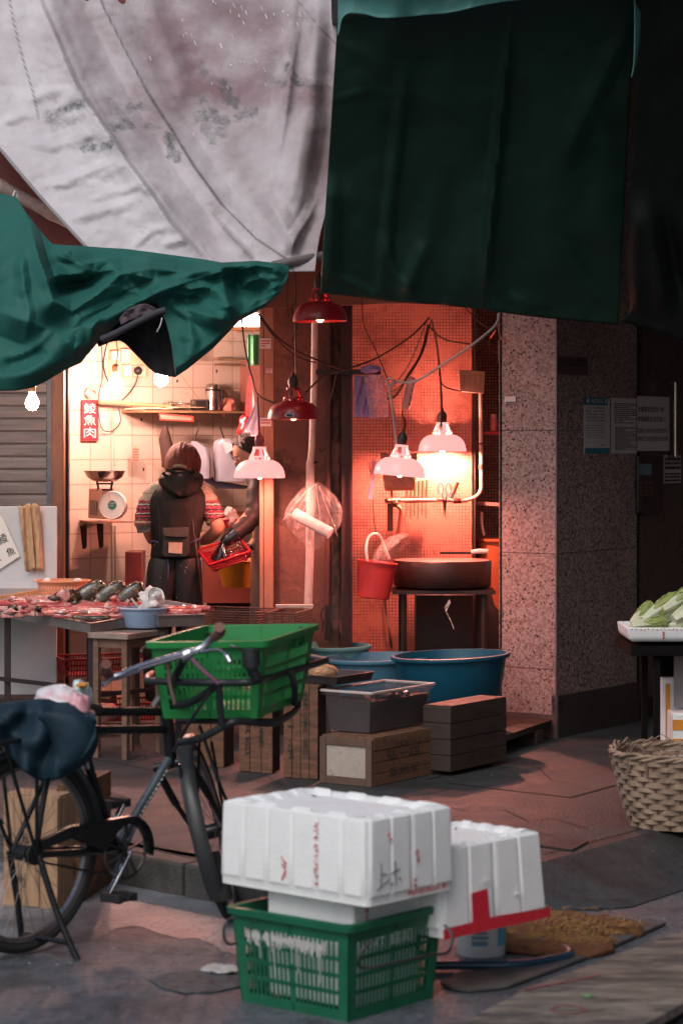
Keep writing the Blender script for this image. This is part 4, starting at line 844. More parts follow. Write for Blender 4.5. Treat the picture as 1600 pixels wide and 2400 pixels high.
mb = MB(); mb.ball(p2(524, 935, .08), (.04, .03, .06), 12, 9, jit=.6, sd=5); mb.build('net_bag', mat('brown_net', (.14, .08, .05), .7, 0, .4, 60), label='brown net bag leaning behind the pinkish bag', cat='bag')
t = thing('ledger', 'pinkish red folded ledger held under the shelf edge', 'ledger', p2(415, 975, .2))
mb = MB(); q = [p2(372, 968, .25), p2(453, 975, .25), p2(452, 990, .25), p2(374, 985, .25)]; mb.prism(q, tn * .01); mb.build('cover', mat('ledger_red', (.60, .09, .07), .6, 0, .1, 12), t, bevel=.003)
mb = MB(); q = [p2(376, 972, .262), p2(449, 979, .262), p2(448, 986, .262), p2(378, 981, .262)]; mb.prism(q, tn * .002); mb.build('label_strip', mat('ledger_pale', (.7, .35, .28), .6, 0, .2, 30), t, smooth=0)
# switch boxes, socket and plug
t = thing('switch_panel', 'cream panel of switches and sockets behind the large bulb', 'switch panel', p2(295, 880, .02))
mb = MB(); tile_sheet(mb, 252, 800, 345, 884, .004, .015); mb.build('backboard', mat('cream_board', (.55, .42, .28), .6, 0, .15, 8), t, bevel=.002)
M_cream = mat('cream_plastic', (.72, .62, .48), .35)
for (x0, y0, x1, y1) in ((256, 822, 276, 845), (280, 818, 300, 850), (286, 855, 303, 882), (310, 857, 336, 881)):
    mb = MB(); tile_sheet(mb, x0, y0, x1, y1, .02, .03); mb.build('switch_box', M_cream, t, bevel=.004)
mb = MB(); mb.ball(p2(324, 869, .07), (.026, .022, .026), 12, 8); mb.build('plug', M_black, t)
M_blkc = mat('black_wire', (.02, .018, .015), .5)
MB().tube(catmull([p2(324, 874, .07), p2(318, 900, .05), p2(300, 925, .04), p2(286, 938, .03)], 5), .0035, 6).build('cable', M_blkc, label='black flex running down from the plug', cat='cable')
MB().tube(catmull([p2(252, 800, .09), p2(243, 850, .08), p2(250, 885, .06), p2(262, 900, .05)], 5), .005, 6).build('cable', M_blkc, label='thick black cable curving behind the large bulb', cat='cable')
MB().tube(catmull([p2(238, 805, .06), p2(241, 880, .05), p2(232, 925, .05), p2(231, 965, .05), p2(240, 1005, .05), p2(262, 1010, .04), p2(282, 990, .04), p2(279, 955, .3)], 6), .003, 6).build('cable', M_blkc, label='black flex looping beside the red fish sign', cat='cable')
MB().tube([p2(418, 870, .01), p2(470, 940, .01)], .002, 5).build('wire', mat('yellow_wire', (.4, .28, .1), .5), label='thin slanting wire on the tiles above the flask', cat='wire')
# scale on its shelf
t = thing('scale_shelf', 'small metal wall shelf carrying the weighing scale', 'shelf', p2(250, 1228, .1))
mb = MB(); c = [p2(188, 1219, .01), p2(262, 1219, .01), P(316, 1227, 13.95), P(245, 1232, 13.75), P(196, 1222, 13.9)]; zz = zat(1224, 14.0)
c = [V((p.x, p.y, zz)) for p in c]; mb.prism(c, (0, 0, .01)); mb.build('board', mat('pinkish_enamel', (.55, .35, .28), .4, .2, .2, 10, stain=[((.15, .08, .05), 12, .6, .6)]), t)
for x, yb in ((197, 1280), (236, 1278)):
    mb = MB(); a = p2(x, 1226, .03); a = P(x - 4, 1226, 13.95); b2 = P(x + 2, yb, 14.05); mb.beam(a, b2, .02, .05); mb.beam(P(x + 3, 1226, 13.85), P(x + 3, yb, 13.95), .02, .02); mb.build('bracket', mat('dark_brown_iron', (.07, .035, .025), .6, .3), t)
SY = 13.86
t = thing('weighing_scale', 'pink spring scale with round white dial and steel pan', 'scale', P(240, 1218, SY))
mb = MB(); f = [P(206, 1214, SY), P(246, 1217, SY - .06), P(237, 1146, SY - .04), P(208, 1145, SY)]
bk = [p + V((.07, .13, 0)) for p in f]; mb.hexa([f[0], f[1], bk[1], bk[0], f[3], f[2], bk[2], bk[3]]); body = mb.build('body', mat('pink_enamel', (.66, .40, .30), .35, .1, .1, 8), t, bevel=.006)
mb = MB(); mb.prism([P(212, 1172, SY - .012), P(228, 1174, SY - .035), P(227, 1208, SY - .035), P(212, 1206, SY - .012)], (-.002, -.004, 0)); mb.build('side_plate', mat('grey_plate', (.3, .26, .25), .4, .4), body)
dc = P(264, 1184, SY - .13); dn = V((-.25, -1, .12)).normalized(); Md = dn.to_track_quat('Z', 'Y').to_matrix(); rd = 33 / F * SY
mb = MB(); mb.lathe([(rd * .85, -.07), (rd * 1.0, -.03), (rd, 0), (rd * .96, .008), (rd * .93, .004), (0.001, .004)], dc, 36, Md); mb.build('dial', mat('dial_white', (.80, .72, .66), .3, 0, .03, 5), t)
mb = MB(); mb.lathe([(rd * .33, .0055), (0.001, .0055)], dc, 24, Md); mb.build('dial_badge', mat('badge_green', (.02, .16, .12), .5), t)
mb = MB()
for k in range(40):
    a = k * 2 * math.pi / 40; L = .09 if k % 5 == 0 else .05
    mb.beam(dc + Md @ V((math.cos(a) * rd * .88, math.sin(a) * rd * .88, .0058)), dc + Md @ V((math.cos(a) * rd * (.88 - L), math.sin(a) * rd * (.88 - L), .0058)), .0012, .0006)
mb.beam(dc + Md @ V((0, 0, .008)), dc + Md @ V((-.3 * rd, .8 * rd, .008)), .002, .001); mb.build('scale_marks', M_redprint, t, smooth=0)
rx = Md @ V((1, 0, 0)); ry = Md @ V((0, 1, 0))
rgt = V((1, -.25, 0)).normalized(); uu = dn.cross(rgt).normalized(); uu = uu if uu.z > 0 else -uu
text('dial_lettering', 'SPRING', M_lt, t, dc + dn * .0075 - rgt * rd * .25 + uu * rd * .04, rgt, uu, w=rd * .5, h=rd * .12) if False else None
text('dial_lettering', 'NHON\nHOA', M_lt, t, dc + dn * .0065 - rgt * rd * .24 - uu * rd * .10, rgt, uu, w=rd * .48, h=rd * .3)
pc = P(246, 1104, SY - .02); rp = 50 / F * SY
mb = MB(); mb.lathe([(rp, .0), (rp * .96, -.004), (rp * .82, -.035), (rp * .55, -.058), (0.001, -.062), (0.001, -.058), (rp * .52, -.054), (rp * .79, -.032), (rp * .94, .001), (rp, .002)], pc, 36, sy=.75); mb.build('pan', M_steel, t)
mb = MB()
for sx in (-1, 1): mb.beam(pc + V((sx * .045, 0, -.05)), pc + V((sx * .035, 0, -.108)), .012, .012)
mb.beam(pc + V((-.05, 0, -.072)), pc + V((.05, 0, -.072)), .01, .01); mb.beam(pc + V((-.045, 0, -.107)), pc + V((.045, 0, -.107)), .02, .01); mb.build('pan_support', M_black, t)
# pipes on tiles, small paper, posters, cabinet bits
mb = MB()
for x in (262, 270): mb.tube([p2(x, 1232, .012), p2(x, 1400, .012)], .006, 6)
mb.build('wall_pipes', mat('thin_grey_pipes', (.30, .26, .2), .5, .4), label='pair of thin vertical pipes on the tiles under the scale', cat='pipe')
mb = MB()
for x in (262, 269): mb.tube([p2(x - 8, 950, .012), p2(x - 2, 1000, .012), p2(x, 1095, .012)], .004, 6)
mb.build('wall_pipes', mat('pinkish_flex', (.6, .4, .32), .5), label='pair of pinkish flexes on the tiles above the scale', cat='pipe')
sticker('paper_note', 309, 1045, 328, 1082, 14.35, mat('pinkish_note', (.55, .28, .2), .7), label='small pinkish note on the tiles right of the shelf bracket', rows=5, cat='note')
t = thing('poster', 'pink and white poster high on the tiles behind the awning tip', 'poster', p2(450, 872, .01))
mb = MB(); mb.prism([p2(420, 790, .006), p2(505, 800, .006), p2(508, 876, .006), p2(425, 868, .006)], tn * .002); mb.build('backing', mat('poster_pink', (.62, .15, .12), .6, 0, .15, 8), t, smooth=0)
mb = MB(); mb.prism([p2(430, 790, .009), p2(498, 798, .009), p2(497, 848, .009), p2(430, 845, .009)], tn * .001); mb.build('inner_page', mat('poster_page', (.7, .55, .45), .6), t, smooth=0)
mb = MB(); a, b_ = p2(505, 842, .04), p2(604, 846, .04); mb.beam(a, b_, .05, .012); mb.beam(a - V((0, 0, .035)), b_ - V((0, 0, .03)), .03, .01); mb.build('rail_shelf', M_shelf, label='pale wooden double rail below the green bag', cat='rail')
mb = MB(); a, b_ = p2(557, 775, .03), p2(610, 770, .03); mb.beam(a, b_, .04, .02); mb.build('cornice', M_shelf, label='thin brown strip under the ceiling light', cat='trim')
mb = MB(); mb.grid(lambda u, v: P(581 + 26 * u, 784 + 72 * v, 14.0 + .01 * math.sin(u * 9)), 8, 8); mb.build('plastic_bag', mat('green_film', (.07, .36, .18), .35, 0, .15, 8), label='flat green plastic bag hanging beside the reddish post', cat='bag', solid=.01)
mb = MB(); mb.box(P(578, 960, 14.95) + V((.02, 0, 0)), (.12, .05, .62)); mb.build('cupboard_door', mat('worn_red_brown', (.28, .10, .07), .6, 0, .3, 5, stain=[((.5, .35, .28), 12, .62, .7)], aniso=(3, 3, 1)), label='worn red brown board behind the blue bag sheaf', cat='board')
mb = MB()
mb.loft([[P(586 + dx - w_, y, 14.3 + dy) for dx, dy in ((0, 0), (2 * w_, -.02), (2 * w_, .02), (0, .03))] for y, w_ in ((880, 2), (905, 6), (935, 9), (965, 12), (985, 9))]); mb.build('plastic_bag', mat('red_film', (.55, .04, .05), .3, 0, .2, 8), label='thin red plastic bag hanging behind the blue bag sheaf', cat='bag', smooth=70)
mb = MB(); mb.ball(P(575, 1003, 14.2), (.045, .03, .075), 12, 10, jit=.4, sd=9); mb.build('plastic_bag', mat('dark_red_film', (.4, .02, .03), .3, 0, .2, 8), label='dark red plastic bag just above the second fishmonger head', cat='bag')
# sheaf of bags (fan) hanging on the lamp cord
M_blue = mat('pale_blue_film', (.52, .55, .68), .4, 0, .08, 12, coat=.2)
mb = MB()
for k in range(11):
    f0 = k / 10; x0, x1 = 603 - 2 * f0, 602 - 34 * (1 - f0) ** 1.0 + 2
    mb.grid(lambda u, v, k=k, f0=f0: P(603 - (1 - f0) * 31 * v - 6 * v * (u - .5), 935 + (76 + 14 * f0) * v + 3 * math.sin(u * 3 + k), 12.98 + .008 * k + .01 * math.sin(v * 5 + k)), 3, 10)
mb.build('bag_sheaf', M_blue, label='fanned sheaf of pale blue bags tied beside the reddish post', cat='bags', kind='stuff', solid=.0015)
# hanging clothes and bag bundles on the tiles
def hangcloth(name, outline, Y, m, label, cat, d=.05, wr=.012, sd=0):
    """hanging soft thing: outline = (y, xl, xr) rows"""
    rings = []
    for i, (y, xl, xr) in enumerate(outline):
        n = 20; cx, w_ = (xl + xr) / 2, (xr - xl) / 2; rg = []
        for k in range(n):
            a = 2 * math.pi * k / n; rr = 1 + .12 * noise.noise(V((math.cos(a) * 2, y * .03, sd + math.sin(a) * 2)))
            ca = math.copysign(abs(math.cos(a)) ** .5, math.cos(a)); rg.append(P(cx + w_ * ca * (1 + .05 * noise.noise(V((y * .09, sd, 0)))), y, Y - math.sin(a) * d * rr + wr * noise.noise(V((a * 2, y * .05, sd)))))
        rings.append(rg)
    return MB().loft(rings).build(name, m, smooth=50, label=label, cat=cat)
hangcloth('hanging_apron', [(998, 382, 392), (1015, 377, 398), (1030, 372, 402), (1055, 376, 410), (1080, 379, 414), (1094, 379, 412), (1102, 392, 410)], 14.25, mat('dark_brown_cloth', (.035, .018, .014), .7, 0, .2, 9), 'dark brown apron hanging on the tiles behind the first fishmonger', 'apron')
M_gb = mat('grey_blue_bags', (.27, .31, .38), .35, 0, .12, 9, .25, 18, coat=.2); M_gb2 = mat('navy_bag', (.10, .11, .2), .5, 0, .3, 8)
hangcloth('bag_bundle', [(1034, 448, 462), (1042, 447, 478), (1050, 452, 490), (1085, 462, 496), (1118, 466, 495), (1122, 470, 493)], 14.35, M_gb, 'narrow bundle of grey blue bags on a hook behind the first fishmonger', 'bags', sd=2)
hangcloth('bag_bundle', [(1028, 515, 545), (1034, 503, 556), (1042, 499, 566), (1070, 499, 575), (1110, 501, 588), (1122, 502, 590), (1128, 505, 588)], 14.4, M_gb, 'wide bundle of grey blue bags with a folded corner on the tiles', 'bags', sd=4)
hangcloth('bag_bundle', [(1118, 470, 500), (1126, 476, 505), (1140, 500, 590), (1146, 505, 575)], 14.46, M_gb2, 'navy bags showing under the grey blue bundles', 'bags', sd=6)
mb = MB(); q = [P(521, 1034, 14.33), P(563, 1044, 14.33), P(530, 1064, 14.31)]; mb.prism(q, (0, -.006, 0)); mb.build('bag_flap', mat('pale_flap', (.52, .54, .58), .4), label='triangular folded corner lying on the wide bag bundle', cat='flap')
for (x, y, Y) in ((513, 1000, 14.4), (455, 1032, 14.3), (464, 1000, 14.4)):
    pass
MB().tube([P(513, 992, 14.45), P(517, 1005, 14.4), P(526, 1030, 14.36)], .005, 6).build('hook', M_blkc, label='black hook cord above the wide bag bundle', cat='hook')
MB().tube(catmull([P(462, 985, 14.4), P(467, 1000, 14.4), P(460, 1020, 14.38), P(463, 1040, 14.32)]), .004, 6).build('hook', M_blkc, label='black twisted hook above the narrow bag bundle', cat='hook')
# back counter: dark red cabinets, yellow tub, pot
mb = MB(); mb.box(P(318, 1335, 14.25) + V((0, 0, -.2)), (.10, .25, .62)); mb.build('side_cabinet', mat('dark_red_lacquer', (.16, .02, .018), .4, 0, .3, 8, stain=[((.4, .12, .1), 16, .66, .8)]), label='dark red cabinet between the scale and the first fishmonger', cat='cabinet', bevel=.004)
t = thing('counter', 'dark red brown counter behind the fishmongers', 'counter', P(540, 1500, 14.3))
mb = MB(); a = P(478, 1290, 14.25); mb.box((a.x + .42, 14.5, a.z - .16), (.86, .5, .30)); mb.build('front', mat('red_brown_counter', (.17, .04, .028), .4, 0, .3, 5, stain=[((.4, .16, .12), 18, .66, .8)]), t)
mb = MB(); mb.box((a.x + .42, 14.5, a.z + .01), (.9, .54, .03)); mb.build('top', M_shelf, t)
mb = MB(); 
mb.box((a.x + .42, 14.62, .4), (.84, .04, .7)); mb.build('back_panel', M_wooddark, t)
for dx in (.04, .45, .82): mb = MB(); mb.box((a.x + dx, 14.3, (a.z - .31) / 2), (.05, .05, a.z - .31)); mb.build('leg', M_wooddark, t)
mb = MB(); mb.lathe([(.10, 0), (.14, .15), (.145, .15), (.14, .16), (.13, .15), (.09, .01)], P(562, 1375, 14.0), 24, cap=True); mb.build('tub', mat('mustard_tub', (.45, .17, .01), .45), label='mustard yellow tub under the red basket', cat='tub')
mb = MB(); c = P(563, 1232, 14.15); mb.lathe([(.085, 0), (.09, .08), (.095, .085), (.085, .085), (.08, .02), (.001, .015)], c, 24); mb.build('pot', mat('brown_pot', (.20, .08, .05), .35, .3), label='brown round pot behind the gloved arm', cat='pot')
# clutter of tile-wall screws
mb = MB()
for x, y in ((336, 1100), (331, 983), (507, 870), (415, 893)): mb.ball(p2(x, y, .008), (.008, .006, .011), 8, 6)
mb.build('wall_plugs', M_blkc, label='dark plugs and screws scattered on the tiles', cat='screws', kind='stuff')

# ================================================================ PIER THINGS
M_pipe = mat('pinkish_white_pipe', (.62, .48, .42), .5, 0, .12, 3, .1, 60, stain=[((.3, .12, .09), 7, .55, .7), ((.06, .03, .03), 30, .66, .8)], aniso=(3, 3, 1))
t = thing('drain_pipe', 'tall pinkish white vertical pipe against the dark pier', 'pipe', P(722, 1410, 13.1))
mb = MB(); mb.tube([P(738, 740, 13.2), P(736, 900, 13.2), P(731, 1050, 13.2), P(727, 1085, 13.17)], .018, 14); mb.build('upper_pipe', M_pipe, t)
mb = MB(); mb.tube([P(727, 1080, 13.15), P(726, 1300, 13.15), P(722, 1420, 13.15), P(720, 1500, 13.15)], .0225, 14); mb.build('lower_pipe', M_pipe, t)
mb = MB(); mb.tube([P(729, 1082, 13.16), P(729, 1087, 13.16)], .027, 14); mb.tube([P(716, 1084, 13.16), P(745, 1082, 13.2)], .005, 6); mb.build('clamp', M_black, t)
MB().tube([P(775, 740, 13.3), P(772, 900, 13.3), P(768, 1200, 13.3), P(766, 1500, 13.3)], .016, 10).build('drain_pipe', mat('dirty_red_pipe', (.09, .035, .03), .7, 0, .3, 4, .2, 40), label='thinner grimy pipe behind the pinkish white one', cat='pipe')
# plastic bag with a roll
t = thing('plastic_bag', 'clear crinkled bag holding a white paper roll, tied to the vertical pipe', 'bag', P(730, 1290, 13.0))
rows = [(1128, 735, 745), (1140, 712, 762), (1165, 690, 785), (1190, 672, 802), (1215, 668, 804), (1235, 672, 795), (1255, 690, 775), (1275, 710, 755), (1290, 725, 745)]
rings = []
for y, xl, xr in rows:
    n = 30; rg = []
    for k in range(n):
        a = 2 * math.pi * k / n; q = 1 + .34 * noise.noise(V((math.cos(a) * 3, y * .05, math.sin(a) * 3))) + .05 * noise.noise(V((a * 6, y * .09, 2)))
        rg.append(P((xl + xr) / 2 + (xr - xl) / 2 * math.cos(a) * q, y, 13.02 - math.sin(a) * .065 * q))
    rings.append(rg)
MB().loft(rings).build('film', film('clear_film', (.9, .72, .68), .11, .08), t, smooth=60, sub=1)
mb = MB()
for k in range(13):
    x0, y0 = 740 + rnd.uniform(-5, 5), 1134; a_ = rnd.uniform(-1.25, 1.1); L_k = rnd.uniform(50, 140); pts = []
    for i in range(7):
        q = i / 6; xx = 740 + (L_k * .62 * math.sin(a_)) * q ** .8 + 5 * noise.noise(V((k, q * 5, 0))); yy = y0 + L_k * math.cos(a_ * .7) * q + 5 * noise.noise(V((k, q * 5, 7)))
        if q > rnd.uniform(-.3, .25): pts.append(P(xx, yy, 12.945 - .02 * math.sin(q * 3)))
    if len(pts) > 2: mb.tube(pts, rnd.uniform(.0007, .0016), 4)
mb.build('film_creases', mat('film_glints', (.85, .72, .68), .15, 0, .05, 5, coat=1), t)  # pale strips stand for light catching the creases of the film
mb = MB(); mb.tube([P(689, 1203, 13.04), P(774, 1250, 12.98)], .032, 18); mb.build('paper_roll', mat('roll_paper', (.72, .62, .58), .7), t)
# lone low items on pier base: bolt handle
mb = MB(); mb.box(P(768, 1460, 13.2), (.03, .02, .19)); mb.build('hinge_bar', M_black, label='dark iron bar at the foot of the broken plaster', cat='bar'); 
MB().tube(catmull([P(757, 1425, 13.15), P(752, 1440, 13.15), P(757, 1460, 13.15), P(754, 1480, 13.15)]), .004, 6).build('hook', M_black, label='small hook beside the iron bar low on the pier', cat='hook')
MB().tube(catmull([P(762, 1052, 13.3), P(752, 1058, 13.3), P(749, 1050, 13.3)]), .003, 6).build('hook', M_black, label='tiny bent nail on the pier right of the pipe clamp', cat='nail')
# purple bags under the rail
M_purp = mat('purple_film', (.20, .13, .30), .4, 0, .2, 10, coat=.2)
mb = MB()
for k in range(6):
    mb.grid(lambda u, v, k=k: P(829 + k * 6 + 8 * u + 6 * v * (k / 6), 880 + 98 * v, 13.12 - .006 * k + .008 * math.sin(v * 9 + k * 2)), 3, 14)
mb.build('bag_sheaf', M_purp, label='thick sheaf of purple bags under the black rail', cat='bags', kind='stuff', solid=.002)
mb = MB(); mb.grid(lambda u, v: P(852 + 47 * u + (12 if u > .5 else 16 * (1)) * v * (1 if u > .5 else .9), 880 + 100 * v - 3 * u, 13.07 + .012 * math.sin(u * 6 + v * 3)), 10, 12)
mb.build('plastic_bag', film('mauve_film', (.45, .25, .33), .75), label='thin mauve bag hanging in front of the purple sheaf', cat='bag', smooth=60)
mb = MB(); mb.ball(P(868, 866, 13.15), (.06, .02, .02), 12, 8, jit=.5, sd=2); mb.build('bag_knot', M_purp, label='purple bag tops bunched on the black rail', cat='bag')
# ================================================================ MOSAIC BAY THINGS
t = thing('power_strip', 'white power strip hanging askew in the cables, with coiled cord', 'power strip', P(955, 960, 13.7))
ax = (P(965, 885, 13.7) - P(950, 957, 13.7)).normalized(); cc = P(957, 922, 13.7)
Mx = Matrix((ax.cross(V((0, 1, 0))).normalized(), V((0, 1, 0)), ax)).transposed()
mb = MB(); mb.box(cc, (.05, .035, .19), M=Mx); mb.build('body', mat('strip_white', (.72, .5, .47), .35), t, bevel=.014)
xr_ = Mx @ V((-1, 0, 0)); xr_ = xr_ if xr_.x > 0 else -xr_
text('lettering', 'QUMOS', M_ink, t, cc + V((.008, -.0185, -.075)), ax, -xr_, w=.075, h=.013)
for k in range(4): mb = MB(); mb.box(cc + ax * (.06 - k * .04) + xr_ * .016 + V((0, -.018, 0)), (.008, .002, .014), M=Mx); mb.build('socket', M_redprint, t, smooth=0)
mb = MB(); pts = []
for i in range(150):
    k = i / 150; pts.append(P(947 + 2 * math.sin(k * 9), 980 + 75 * k, 13.72) + V((.010 * math.cos(i * .9), .010 * math.sin(i * .9), 0)))
mb.tube(pts, .0022, 5); mb.build('coiled_cord', mat('dark_red_cord', (.14, .02, .025), .4), t)
cable('wire', [(944, 960, 13.7), (943, 972, 13.7), (948, 982, 13.72)], .003, M_blkc, 'short black wire under the power strip')
# knot of grey cord
mb = MB(); mb.tube([P(914 + 9 * math.cos(a), 895 + 9 * math.sin(a), 12.93 + .01 * math.sin(2 * a)) for a in [i * 6.283 / 12 for i in range(12)]], .006, 6, closed=True); mb.build('cord_knot', M_grey, label='ring knot of grey cord above the askew lamp', cat='knot')
# menu board
t = thing('menu_board', 'small rusty tin board with columns of faint characters at the mosaic corner', 'board', P(1106, 922, 13.95))
mb = MB(); q = [P(1074, 866, 13.9), P(1136, 870, 13.95), P(1134, 923, 13.95), P(1076, 918, 13.9)]; mb.prism(q, (0, .012, 0)); mb.build('plate', mat('beige_tin', (.36, .24, .18), .5, .1, .2, 12, stain=[((.12, .06, .04), 20, .6, .6)]), t, bevel=.004)
for k, x in enumerate((1084, 1097, 1110, 1123)):
    for j in range(3 if k != 2 else 2): text('lettering', ['鮮\n魚', '豬\n肉', '牛\n丸'][j], mat('faded_ink', (.10, .06, .05), .8), t, P(x, 889 + j * 13, 13.89 + (x - 1074) / 62 * .05), (1, .06, 0), up, w=.014, h=.027)
# wall pipe
t = thing('water_pipe', 'painted water pipe bending from the recess across the mosaic wall to a tap', 'pipe', P(1040, 1180, 13.9))
mb = MB(); mb.tube(catmull([P(1125, 918, 14.0), P(1126, 1000, 14.0), P(1127, 1120, 14.0), P(1126, 1148, 14.0), P(1114, 1164, 13.98), P(1085, 1174, 13.95), P(1050, 1173, 13.93), P(980, 1172, 13.9), P(930, 1174, 13.9)], 6), .011, 12); mb.build('pipe', mat('cream_pipe', (.60, .40, .32), .45, 0, .15, 6, stain=[((.2, .08, .06), 14, .62, .6)]), t)
for a_, b_ in ((P(1078, 1174, 13.94), P(1062, 1174, 13.93)), (P(1126, 1038, 14.0), P(1126, 1042, 14.0)), (P(1127, 1088, 14.0), P(1127, 1100, 14.0))): mb = MB(); mb.tube([a_, b_], .0155, 10); mb.build('joint', mat('rust', (.12, .04, .025), .7, .3, .3, 30), t)
mb = MB(); mb.tube([P(935, 1172, 13.9), P(903, 1174, 13.85)], .013, 10); mb.ball(P(925, 1180, 13.86), .022, 12, 8); mb.tube([P(925, 1182, 13.86), P(938, 1192, 13.84), P(940, 1200, 13.84)], .010, 10); mb.tube([P(918, 1165, 13.84), P(918, 1150, 13.84), P(912, 1148, 13.84)], .008, 8); mb.build('tap', mat('old_brass', (.16, .09, .05), .35, .8), t)
mb = MB(); mb.tube(catmull([P(939, 1200, 13.84), P(936, 1220, 13.84), P(932, 1245, 13.84), P(926, 1262, 13.84)]), .011, 8); mb.build('hose', mat('reddish_hose', (.3, .08, .06), .5), t)
mb = MB(); mb.box(P(914, 1212, 13.98), (.035, .02, .16)); mb.build('cleaver', mat('dark_blade', (.03, .02, .02), .4, .5), label='dark flat cleaver hanging left of the tap', cat='cleaver')
# plastic tub behind the askew lamp
mb = MB(); q0 = [P(896, 1112, 13.75), P(975, 1108, 13.75)]; 
mb.loft([[P(x, y, 13.75 + o) for x, o in ((935 - w_, -d_), (935 + w_, -d_), (935 + w_, d_), (935 - w_, d_))] for y, w_, d_ in ((1150, 34, .07), (1100, 40, .075), (1062, 44, .08), (1062, 41, .074), (1105, 37, .07), (1145, 31, .064))]); mb.build('tool_tub', mat('amber_plastic', (.33, .10, .035), .25, 0, .2, 10, coat=.3), label='amber plastic tub on the wall behind the askew lamp', cat='tub', smooth=30, bevel=.006)
# knives in rack
th = thing('knife_rack', 'rack of upright brown knife handles left of the scissors', 'knife rack', P(978, 1180, 13.95))
mb = MB(); mb.box(P(978, 1172, 13.98), (.16, .03, .03)); mb.build('bar', M_wooddark, th)
for k in range(6):
    x = 953 + k * 9; mb = MB(); mb.tube([P(x, 1168, 13.94), P(x + 2, 1130 - k, 13.93)], [.006, .0085], 8); mb.build('handle', mat('brown_handle', (.28, .12, .07), .5), th)
    mb = MB(); mb.box(P(x - 1, 1190 + k % 2 * 6, 13.97), (.006, .002, .09)); mb.build('blade', mat('dull_blade', (.12, .08, .07), .4, .6), th)
# scissors
M_pinkp = mat('pink_plastic', (.70, .22, .25), .35)
t = thing('scissors', 'pink handled kitchen scissors stuck upright behind the water pipe', 'scissors', P(1043, 1200, 13.93))
for sx in (-1, 1):
    mb = MB(); mb.tube([P(1041 + sx * 9 + 6 * math.cos(a), 1144 + 13 * math.sin(a), 13.9) for a in [i * 6.283 / 14 for i in range(14)]], .0055, 8, closed=True); mb.tube([P(1041 + sx * 6, 1156, 13.9), P(1041 + sx * 1, 1172, 13.9)], .006, 8); mb.build('handle', M_pinkp, t)
mb = MB(); mb.prism([P(1036, 1166, 13.91), P(1047, 1166, 13.91), P(1042, 1218, 13.91)], (0, .003, 0)); mb.build('blades', mat('dark_blade', (.03, .02, .02), .4, .5), t)
t = thing('knife', 'knife with pale wooden handle leaning right of the pink scissors', 'knife', P(1060, 1170, 13.92))
mb = MB(); mb.tube([P(1062, 1155, 13.93), P(1072, 1128, 13.9)], [.011, .013], 8); mb.build('handle', mat('tan_handle', (.42, .2, .12), .5), t); mb = MB(); mb.beam(P(1055, 1175, 13.93), P(1062, 1155, 13.93), .003, .02); mb.build('blade', M_steel, t)
# hook, tag, bucket
t = thing('plastic_tag', 'long pink plastic tag hanging left of the askew lamp', 'tag', P(868, 1170, 13.3))
mb = MB(); mb.prism([P(871, 1078, 13.3), P(881, 1079, 13.3), P(876, 1123, 13.3), P(867, 1122, 13.3)], (0, .004, 0)); mb.prism([P(867, 1125, 13.3), P(876, 1126, 13.3), P(873, 1171, 13.3), P(862, 1169, 13.3)], (0, .004, 0)); mb.build('strip', mat('pink_tag', (.75, .25, .35), .4), t, smooth=0)
text('lettering', 'WAPE', mat('tag_red', (.5, .03, .06), .5), t, P(866, 1160, 13.298) , V((.12, 0, .98)), V((-.98, 0, .12)), w=.06, h=.012)
cable('hook_wire', [(861, 1088, 13.9), (866, 1085, 13.9), (866, 1096, 13.85), (868, 1110, 13.7)], .003, M_blkc, 'black hook on the mosaic wall beside the pink tag')
cable('hook_wire', [(873, 1172, 13.3), (876, 1215, 13.3), (880, 1250, 13.28), (882, 1256, 13.25), (876, 1254, 13.25)], .003, M_blkc, 'long wire hook holding up the red bucket')
t = thing('bucket', 'red plastic bucket with white handle hanging in the mosaic bay', 'bucket', P(877, 1400, 13.2))
c = P(884, 1318, 13.2); Mt = Matrix.Rotation(R(7), 3, 'Y'); r = 48 / F * 13.2
mb = MB(); H_ = .195
mb.lathe([(.001, -H_), (r * .74, -H_), (r * .78, -H_ + .004), (r * .95, -.02), (r * .96, -.02), (r * 1.0, 0), (r * 1.02, .004), (r * .95, .004), (r * .9, -.02), (r * .72, -H_ + .008), (.001, -H_ + .008)], c + V((0, 0, .0)), 36, Mt); mb.build('tub', mat('red_bucket_plastic', (.68, .05, .05), .35, 0, .12, 8, stain=[((.4, .2, .15), 14, .63, .4)]), t)
mb = MB(); hp = [P(862, 1322, 13.12), P(858, 1290, 13.12), P(862, 1262, 13.16), P(875, 1251, 13.2), P(889, 1256, 13.24), P(900, 1280, 13.28), P(912, 1310, 13.3)]; mb.tube(catmull(hp), [.0075] * 37, 8); mb.build('handle', mat('handle_white', (.72, .6, .52), .4), t)
rings = []
for (x, y, w_) in ((890, 1322, 22), (900, 1300, 30), (915, 1280, 30), (935, 1270, 26), (946, 1262, 20), (948, 1258, 6)):
    rings.append([P(x + w_ * .8 * math.cos(a) * (1 + .3 * noise.noise(V((a * 3, x * .1, 1)))), y + w_ * .7 * math.sin(a) * (1 + .3 * noise.noise(V((a * 3, x * .1, 5)))), 13.15 + .05 * math.sin(a * 2)) for a in [i * 6.283 / 16 for i in range(16)]])
MB().loft(rings).build('plastic_bag', film('clear_film_two', (.95, .7, .65), .16), label='clear plastic bag sticking out of the red bucket', cat='bag', smooth=60)
